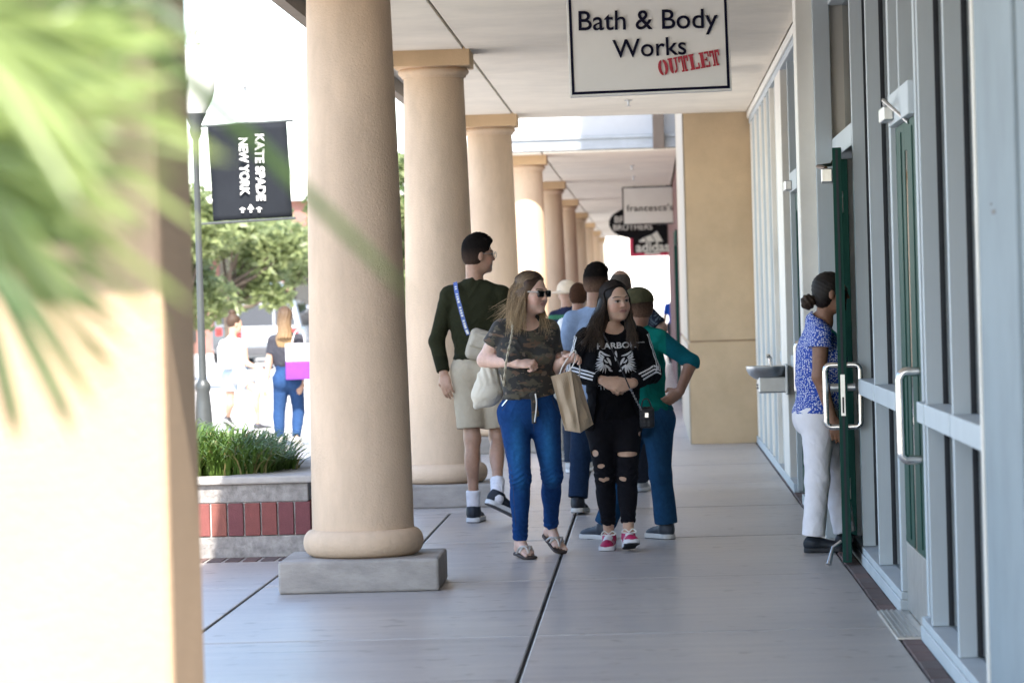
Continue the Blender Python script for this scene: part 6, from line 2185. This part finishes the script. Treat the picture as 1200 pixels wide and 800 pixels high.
def man_blue():
    D = 23.2
    t = person('man in light blue T-shirt and dark jeans with faded haircut, back turned', -0.5, D)
    jt = dict(head=(699.5, 331, 0), sL=(671, 375, 0), sR=(726, 375, 0), eL=(663, 420, 0.0), eR=(738, 425, 0.0), wL=(672, 455, 0.08), wR=(736, 462, 0.05),
              hL=(686, 470, 0), hR=(714, 470, 0), kL=(680, 535, 0.04), kR=(712, 538, 0.2), aL=(677, 586.5, -0.02), aR=(716, 582, 0.5))
    p, HR = figure(t, D, jt, math.radians(172), math.radians(150), (0.36, 0.21, 0.145), (0.01, 0.008, 0.007), (0.27, 0.36, 0.52), (0.012, 0.028, 0.065), (0.012, 0.013, 0.018),
                   0.0072, 1.03, 1.12, hs=1.02, sleeve=0.80, sleeve_r=0.07, hem=(700, 474), low_end=0.93, low_r=0.066, shoe_dirs={'L': (0.15, 1, -0.05), 'R': (0.1, 1, 0)}, sole=(0.62, 0.60, 0.56))
    short_hair(t, p['head'], HR, (0.010, 0.008, 0.007), 0.006, 1.02, top=0.020, fade=(0.16, 0.095, 0.065), fringe=1, tufts=300)

def man_teal():
    D = 20.6
    t = person('person in teal shirt and olive cap, hand on hip behind the dark-haired woman', 0.0, D)
    jt = dict(head=(746.5, 360, 0), sL=(716, 400, 0.06), sR=(772, 397, -0.02), eL=(700, 440, 0.15), eR=(810, 424, -0.05), wL=(706, 470, 0.1), wR=(797, 458, -0.10),
              hL=(742, 492, 0.02), hR=(771, 492, -0.02), kL=(731, 556, 0.05), kR=(774, 556, -0.02), aL=(708, 617, 0.12), aR=(781, 616, 0.0))
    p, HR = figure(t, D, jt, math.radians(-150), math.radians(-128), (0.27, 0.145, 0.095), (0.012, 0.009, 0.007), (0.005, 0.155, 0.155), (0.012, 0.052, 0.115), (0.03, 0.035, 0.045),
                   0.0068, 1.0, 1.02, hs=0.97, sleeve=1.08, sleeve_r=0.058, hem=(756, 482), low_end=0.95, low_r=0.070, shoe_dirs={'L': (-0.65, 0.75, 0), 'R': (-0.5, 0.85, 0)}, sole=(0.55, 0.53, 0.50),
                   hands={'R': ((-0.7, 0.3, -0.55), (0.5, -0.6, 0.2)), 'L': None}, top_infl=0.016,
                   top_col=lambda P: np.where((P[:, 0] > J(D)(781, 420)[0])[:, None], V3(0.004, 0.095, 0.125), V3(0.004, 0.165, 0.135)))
    hc = p['head']
    r, f, u = HR
    short_hair(t, hc, HR, (0.012, 0.009, 0.007), 0.006, 0.97, top=-0.004, fade=(0.13, 0.075, 0.05))
    C = Field(0.005)
    C.ell(hc - f * 0.010 + u * 0.042, V3(0.086, 0.102, 0.082), HR, 0.01)
    C.plane(hc + u * 0.018 - f * 0.0, nrm(-u - f * 0.12))
    C.cone(hc + f * 0.085 + u * 0.03, hc + f * 0.150 + u * 0.012, 0.062, 0.048, 0.01, squash=(u, 0.14))
    C.build('cap', M_CLOTH, t, flatcol((0.062, 0.058, 0.030)))

def man_floral():
    D = 25.4
    t = person('balding man in dark floral shirt partly hidden behind the olive cap', 0.0, D)
    jt = dict(head=(727.5, 334, 0), sL=(704, 375, 0), sR=(757, 366, 0), eL=(694, 412, 0), eR=(775, 385, -0.05), wL=(705, 440, -0.1), wR=(768, 418, -0.12),
              hL=(716, 462, 0), hR=(742, 462, 0), kL=(718, 520, 0.0), kR=(747, 518, 0.1), aL=(717, 567, -0.0), aR=(752, 563, 0.3))
    def floral(P):
        a = np.sin(P[:, 0] * 95 + 4 * np.sin(P[:, 2] * 40)) * np.sin(P[:, 2] * 105 + 4 * np.sin(P[:, 0] * 45))
        C = np.tile(V3(0.016, 0.020, 0.034), (len(P), 1))
        C[a > 0.55] = V3(0.10, 0.13, 0.15)
        return C
    p, HR = figure(t, D, jt, math.radians(175), math.radians(170), (0.33, 0.20, 0.145), (0.06, 0.055, 0.05), (0, 0, 0), (0.03, 0.035, 0.05), (0.4, 0.4, 0.4),
                   0.0085, 1.03, 1.1, hs=1.0, sleeve=0.85, sleeve_r=0.068, hem=(730, 464), low_end=0.95, low_r=0.066, shoe_dirs={'L': (0, 1, 0), 'R': (0.1, 1, 0)}, top_col=floral, belly=0.02)
    short_hair(t, p['head'], HR, (0.085, 0.072, 0.062), 0.007, 1.0, top=-0.014, fade=(0.13, 0.085, 0.065), spike=0.0008)

def boy_back():
    D = 28.8
    t = person('child with short brown hair in white shirt with dark backpack straps', -0.6, D)
    jt = dict(head=(678, 347, 0), sL=(661, 381, 0), sR=(695, 381, 0), eL=(655, 412, 0), eR=(700, 412, 0), wL=(656, 436, -0.05), wR=(699, 436, -0.05),
              hL=(670, 452, 0), hR=(688, 452, 0), kL=(669, 502, 0), kR=(688, 500, 0.1), aL=(669, 543.5, 0), aR=(688, 541.5, 0.2))
    p, HR = figure(t, D, jt, math.radians(180), math.radians(172), (0.24, 0.13, 0.09), (0.02, 0.012, 0.008), (0.62, 0.64, 0.68), (0.02, 0.03, 0.05), (0.4, 0.4, 0.4),
                   0.009, 0.95, 0.95, hs=0.95, sleeve=0.8, sleeve_r=0.06, hem=(679, 456), low_end=0.95, low_r=0.06)
    short_hair(t, p['head'], HR, (0.045, 0.022, 0.013), 0.007, 0.95, top=0.006)
    for q in ('sL', 'sR'):
        a = p[q] * 0.65 + (p['sL'] + p['sR']) * 0.175
        MB().tube(spline([a + V3(0, -0.02, 0.075), a + V3(0, -0.11, 0.0), a + V3(0, -0.125, -0.14)], 10), 0.016, 8).build('backpack_strap', mat('strap_navy', (0.02, 0.025, 0.05), 0.7), t)

def person_hat():
    D = 31.0
    t = person('person in pale sun hat and navy shirt with green band, far along the arcade', -0.75, D)
    jt = dict(head=(664.5, 345, 0), sL=(650, 372, 0), sR=(680, 372, 0), eL=(645, 402, 0), eR=(686, 402, 0), wL=(646, 428, -0.05), wR=(685, 428, -0.05),
              hL=(657, 440, 0), hR=(674, 440, 0), kL=(656, 488, 0), kR=(674, 488, 0.1), aL=(656, 530, 0), aR=(674, 528.5, 0.2))
    z = J(D)(660, 356)[2]
    def band(P):
        C = np.tile(V3(0.018, 0.022, 0.05), (len(P), 1))
        C[np.abs(P[:, 2] - z + 0.12) < 0.02] = V3(0.04, 0.14, 0.08)
        return C
    p, HR = figure(t, D, jt, math.radians(180), math.radians(165), (0.35, 0.21, 0.15), (0.02, 0.012, 0.008), (0, 0, 0), (0.25, 0.24, 0.22), (0.4, 0.4, 0.4),
                   0.010, 0.95, 0.98, hs=0.95, sleeve=0.8, sleeve_r=0.06, hem=(665, 444), low_end=0.95, low_r=0.06, top_col=band)
    hc = p['head']
    r, f, u = HR
    H = Field(0.008)
    H.ell(hc + u * 0.045, V3(0.092, 0.105, 0.09), HR, 0.01)
    H.cone(hc + u * 0.022, hc + u * 0.012, 0.14, 0.15, 0.02, squash=(u, 0.10))
    H.plane(hc + u * 0.002, -u)
    H.build('sun_hat', M_CLOTH, t, flatcol((0.62, 0.52, 0.40)))

def blouse_mat():
    m, nt, b = _nodes('blouse_print')
    v = nt.nodes.new('ShaderNodeTexVoronoi'); v.inputs['Scale'].default_value = 1.0; v.inputs['Randomness'].default_value = 0.75
    nt.links.new(_coord(nt, 88, sx=(1, 1, 1.5)), v.inputs['Vector'])
    c = _ramp(nt, v.outputs['Distance'], [(0.0, (0.66, 0.70, 0.80)), (0.36, (0.66, 0.70, 0.80)), (0.44, (0.012, 0.060, 0.40))])
    nt.links.new(c, b.inputs['Base Color'])
    b.inputs['Roughness'].default_value = 0.75
    return m
def woman_door():
    D = 19.33
    t = person('woman in blue patterned blouse and white trousers at the open green door', 1.0, D)
    jt = dict(head=(973.5, 342, 0.0), sL=(962, 392, -0.15), sR=(958, 390, 0.18), eL=(960, 441, -0.17), eR=(941, 436, 0.20), wL=(975, 489, -0.17), wR=(950, 470, 0.05),
              hL=(958, 489, -0.08), hR=(960, 489, 0.09), kL=(958, 562, -0.09), kR=(978, 560, 0.12), aL=(953, 629.5, -0.09), aR=(990, 625.5, 0.14))
    def dots(P):
        a = np.sin(P[:, 0] * 330 + P[:, 2] * 90 + 2.0 * np.sin(P[:, 2] * 70)) * np.sin(P[:, 2] * 360 + 60 * P[:, 1] + 2.0 * np.sin(P[:, 0] * 80))
        C = np.tile(V3(0.016, 0.075, 0.40), (len(P), 1))
        C[a > 0.22] = V3(0.62, 0.66, 0.76)
        return C
    p, HR = figure(t, D, jt, math.radians(92), math.radians(98), (0.26, 0.135, 0.085), (0.012, 0.008, 0.006), (0, 0, 0), (0.84, 0.83, 0.88), None,
                   0.0055, 0.98, 0.98, bust=0.055, belly=0.03, male=False, hs=0.98, sleeve=0.30, sleeve_r=0.072, hem=(952, 484), low_end=0.97, low_r=0.066, low_infl=0.014, top_mat=blouse_mat(), low_mat=M_PLAIN,
                   hands={'L': ((0.25, -0.05, -1), (0.1, -1, 0)), 'R': None}, hipw=1.05, dep=1.12, neck=(966, 378, 0.02))
    hc = p['head']
    r, f, u = HR
    o = lambda a, b_, c: hc + 0.98 * (r * a + f * b_ + u * c)
    H = Field(0.005)
    H.ell(o(0, -0.014, 0.026), V3(0.080, 0.096, 0.091), HR, 0.01)
    H.ell(o(0, -0.045, -0.03), V3(0.07, 0.055, 0.07), HR, 0.03)
    H.ell(o(0, 0.105, -0.035), V3(0.10, 0.075, 0.098), HR, 0.008, 'sub')
    H.ell(o(0, 0.035, -0.065), V3(0.10, 0.045, 0.055), HR, 0.01, 'sub')
    H.fold(0.0012, lambda P: np.sin(P[:, 2] * 260 + P[:, 0] * 150))
    H.build('hair', M_HAIR, t, flatcol((0.012, 0.008, 0.006)))
    B = Field(0.0045)
    bc = o(0, -0.135, -0.055)
    B.ell(bc, V3(0.036, 0.042, 0.045), HR, 0.01)
    B.cone(o(0, -0.085, -0.035), bc, 0.022, 0.03, 0.01)
    B.fold(0.003, lambda P: np.sin(P[:, 0] * 200 + P[:, 2] * 140))
    B.build('hair_bun', M_HAIR, t, flatcol((0.035, 0.020, 0.012)))
    # collar, flat dark shoes
    MB().tube(spline([p['sL'] * 0.5 + p['sR'] * 0.5 + V3(-0.055, 0.05, 0.055), p['sL'] * 0.5 + p['sR'] * 0.5 + V3(-0.03, -0.065, 0.06), p['sL'] * 0.5 + p['sR'] * 0.5 + V3(0.06, -0.075, 0.015), p['sL'] * 0.5 + p['sR'] * 0.5 + V3(0.1, -0.02, -0.02)], 14), 0.013, 8).build('collar', mat('collar_teal', (0.02, 0.22, 0.24), 0.8), t, smooth=True)
    for q in 'LR':
        shoe_part(t, p['a' + q] + UP * 0.0, (1, -0.06, 0), 0.95, (0.012, 0.016, 0.024), (0.012, 0.013, 0.017), 0.005, high=0.065, drop=0.088)

def women_plaza():
    D = 36.7
    t = person('woman with long light brown hair, grey top and blue jeans walking into sun', -3.9, D)
    jt = dict(head=(333.5, 371, 0), sL=(320, 399, 0), sR=(350, 398, 0), eL=(315, 425, 0), eR=(356, 425, 0), wL=(312, 449, -0.06), wR=(353, 446, -0.05),
              hL=(330, 446, 0), hR=(346, 446, 0), kL=(327, 486, 0.02), kR=(350, 483, 0.12), aL=(328, 515, 0.0), aR=(347, 514.5, -0.08))
    p, HR = figure(t, D, jt, math.radians(178), math.radians(182), (0.46, 0.29, 0.21), (0.1, 0.06, 0.03), (0.045, 0.045, 0.055), (0.022, 0.055, 0.14), (0.55, 0.5, 0.45),
                   0.0095, 0.96, 0.95, male=False, hs=0.96, sleeve=0.6, sleeve_r=0.055, hem=(337, 430), low_end=0.88, low_r=0.05, loose=False)
    hc = p['head']
    r, f, u = HR
    o = lambda a, b_, c: hc + r * a + f * b_ + u * c
    H = Field(0.009)
    H.ell(o(0, -0.012, 0.026), V3(0.082, 0.098, 0.092), HR, 0.01)
    H.cone(o(0, -0.05, 0.0), o(0.0, -0.085, -0.24), 0.075, 0.085, 0.03, flat=True)
    H.ell(o(0, -0.09, -0.26), V3(0.10, 0.03, 0.09), HR, 0.03)
    H.ell(o(0, 0.10, -0.04), V3(0.07, 0.07, 0.09), HR, 0.01, 'sub')
    H.fold(0.004, lambda P: np.sin(P[:, 0] * 190 + 2 * np.sin(P[:, 2] * 30)))
    zt, zb = hc[2] + 0.08, hc[2] - 0.32
    H.build('hair', M_HAIR, t, lambda P: V3(0.07, 0.042, 0.025) + np.clip((zt - P[:, 2]) / (zt - zb), 0, 1)[:, None] * (V3(0.28, 0.18, 0.09) - V3(0.07, 0.042, 0.025)))
    j = J(D)
    bg = thing('tote_bag', 'white and purple shopping bag carried by the woman in jeans', 'shopping bag', tuple(j(350, 445, -0.2)))
    a, b = j(334, 423, -0.22), j(362, 423, -0.22)
    zt, zm, zb = j(348, 402)[2], j(348, 423)[2], j(348, 444)[2]
    x0, x1, y0, y1 = a[0] + 0.01, b[0] + 0.03, a[1] - 0.05, a[1] + 0.06
    boxpart('bag_top', mat('bag_white', (0.50, 0.49, 0.52), 0.6), bg, x0, x1, y0, y1, zm, zt, 0.008)
    boxpart('bag_bottom', mat('bag_purple', (0.16, 0.022, 0.26), 0.6), bg, x0 - 0.002, x1 + 0.002, y0 - 0.002, y1 + 0.002, zb, zm - 0.001, 0.008)
    MB().tube(spline([V3((x0 + x1) / 2 - 0.07, a[1], zt), V3((x0 + x1) / 2 - 0.03, a[1] + 0.05, zt + 0.13), V3((x0 + x1) / 2 + 0.04, a[1] + 0.05, zt + 0.13), V3((x0 + x1) / 2 + 0.07, a[1], zt)], 12), 0.007, 6).build('handle', mat('bag_white', (0.50, 0.49, 0.52), 0.6), bg)
    D = 41.5
    t = person('woman in white top and pale shorts with hair bun walking in sun', -4.8, D)
    jt = dict(head=(275, 379, 0), sL=(262, 404, 0), sR=(285, 404, 0), eL=(262, 424, 0.1), eR=(288, 425, -0.05), wL=(270, 440, -0.05), wR=(301, 431, -0.12),
              hL=(269, 441, 0), hR=(284, 441, 0), kL=(270, 473, 0.02), kR=(301, 461, -0.12), aL=(267, 490, 0.15), aR=(302, 498, -0.05))
    p, HR = figure(t, D, jt, math.radians(150), math.radians(120), (0.46, 0.29, 0.21), (0.06, 0.035, 0.02), (0.70, 0.70, 0.70), (0.42, 0.50, 0.58), (0.05, 0.05, 0.06),
                   0.010, 0.92, 0.92, male=False, hs=0.95, sleeve=0.15, sleeve_r=0.055, hem=(277, 432), low_end=0.26, low_r=0.098, shoe_dirs={'L': (0.5, 0.7, -0.5), 'R': (0.8, 0.5, 0)})
    hc = p['head']
    H = Field(0.009)
    H.ell(hc - HR[1] * 0.02 + UP * 0.03, V3(0.078, 0.094, 0.09), HR, 0.01)
    H.ell(hc - HR[1] * 0.03 + UP * 0.135, V3(0.045, 0.045, 0.04), HR, 0.02)
    H.ell(hc + HR[1] * 0.10 - UP * 0.035, V3(0.08, 0.075, 0.09), HR, 0.01, 'sub')
    H.build('hair', M_HAIR, t, flatcol((0.055, 0.032, 0.02)))
    j = J(D)
    bg = thing('backpack', 'small white backpack worn by the woman in pale shorts', 'backpack', tuple(j(262, 434, -0.1)))
    B = Field(0.009)
    B.box(j(264, 418, -0.17), (0.10, 0.06, 0.15), frame(math.radians(150)), 0.05, 0.02)
    B.box(j(263, 424, -0.23), (0.07, 0.03, 0.07), frame(math.radians(150)), 0.025, 0.02)
    B.build('bag_body', M_CLOTH, bg, flatcol((0.66, 0.65, 0.63)))
    for q in ('sL', 'sR'):
        MB().tube(spline([p[q] * 0.6 + (p['sL'] + p['sR']) * 0.2 + V3(0, -0.1, -0.02), p[q] * 0.6 + (p['sL'] + p['sR']) * 0.2 + V3(0, 0, 0.075), p[q] * 0.6 + (p['sL'] + p['sR']) * 0.2 + V3(0.02, 0.1, -0.08)], 10), 0.012, 6).build('strap', mat('bag_white', (0.50, 0.49, 0.52), 0.6), bg)

def far_people():
    for D, px, col, low, lab, hgt in ((74.0, 791, (0.02, 0.08, 0.42), (0.03, 0.03, 0.04), 'distant person in bright blue shirt by the dark brick shop', 0),):
        t = person(lab, 0.2, D)
        g = at(px, 400, D)
        k = 4000 / D
        y = lambda z: 350 - (z - CAM_H) * k - (px - 762) * 0.028
        q = lambda dx, z, dd=0.0: (px + dx * k, y(z), dd)
        jt = dict(head=q(0, 1.50), sL=q(-.17, 1.28), sR=q(.17, 1.28), eL=q(-.22, 1.02), eR=q(.22, 1.02), wL=q(-.22, .8, -.05), wR=q(.2, .8, -.1),
                  hL=q(-.09, .85), hR=q(.09, .85), kL=q(-.1, .47, .05), kR=q(.1, .47, -.1), aL=q(-.1, .09, .2), aR=q(.1, .09, -.15))
        p, HR = figure(t, D, jt, 0.1, 0.0, (0.36, 0.22, 0.16), (0.02, 0.014, 0.01), col, low, (0.03, 0.03, 0.03), 0.012, 0.96, 0.98, hs=0.97, sleeve=0.7, sleeve_r=0.06, hem=q(0, .86), low_end=0.95, low_r=0.06)
        short_hair(t, p['head'], HR, (0.02, 0.014, 0.01), 0.009, 0.97)

PEOPLE = [woman_camo, woman_black, man_green, man_blue, man_teal, man_floral, boy_back, person_hat, woman_door, women_plaza, far_people]

for _p in PEOPLE:
    _p()
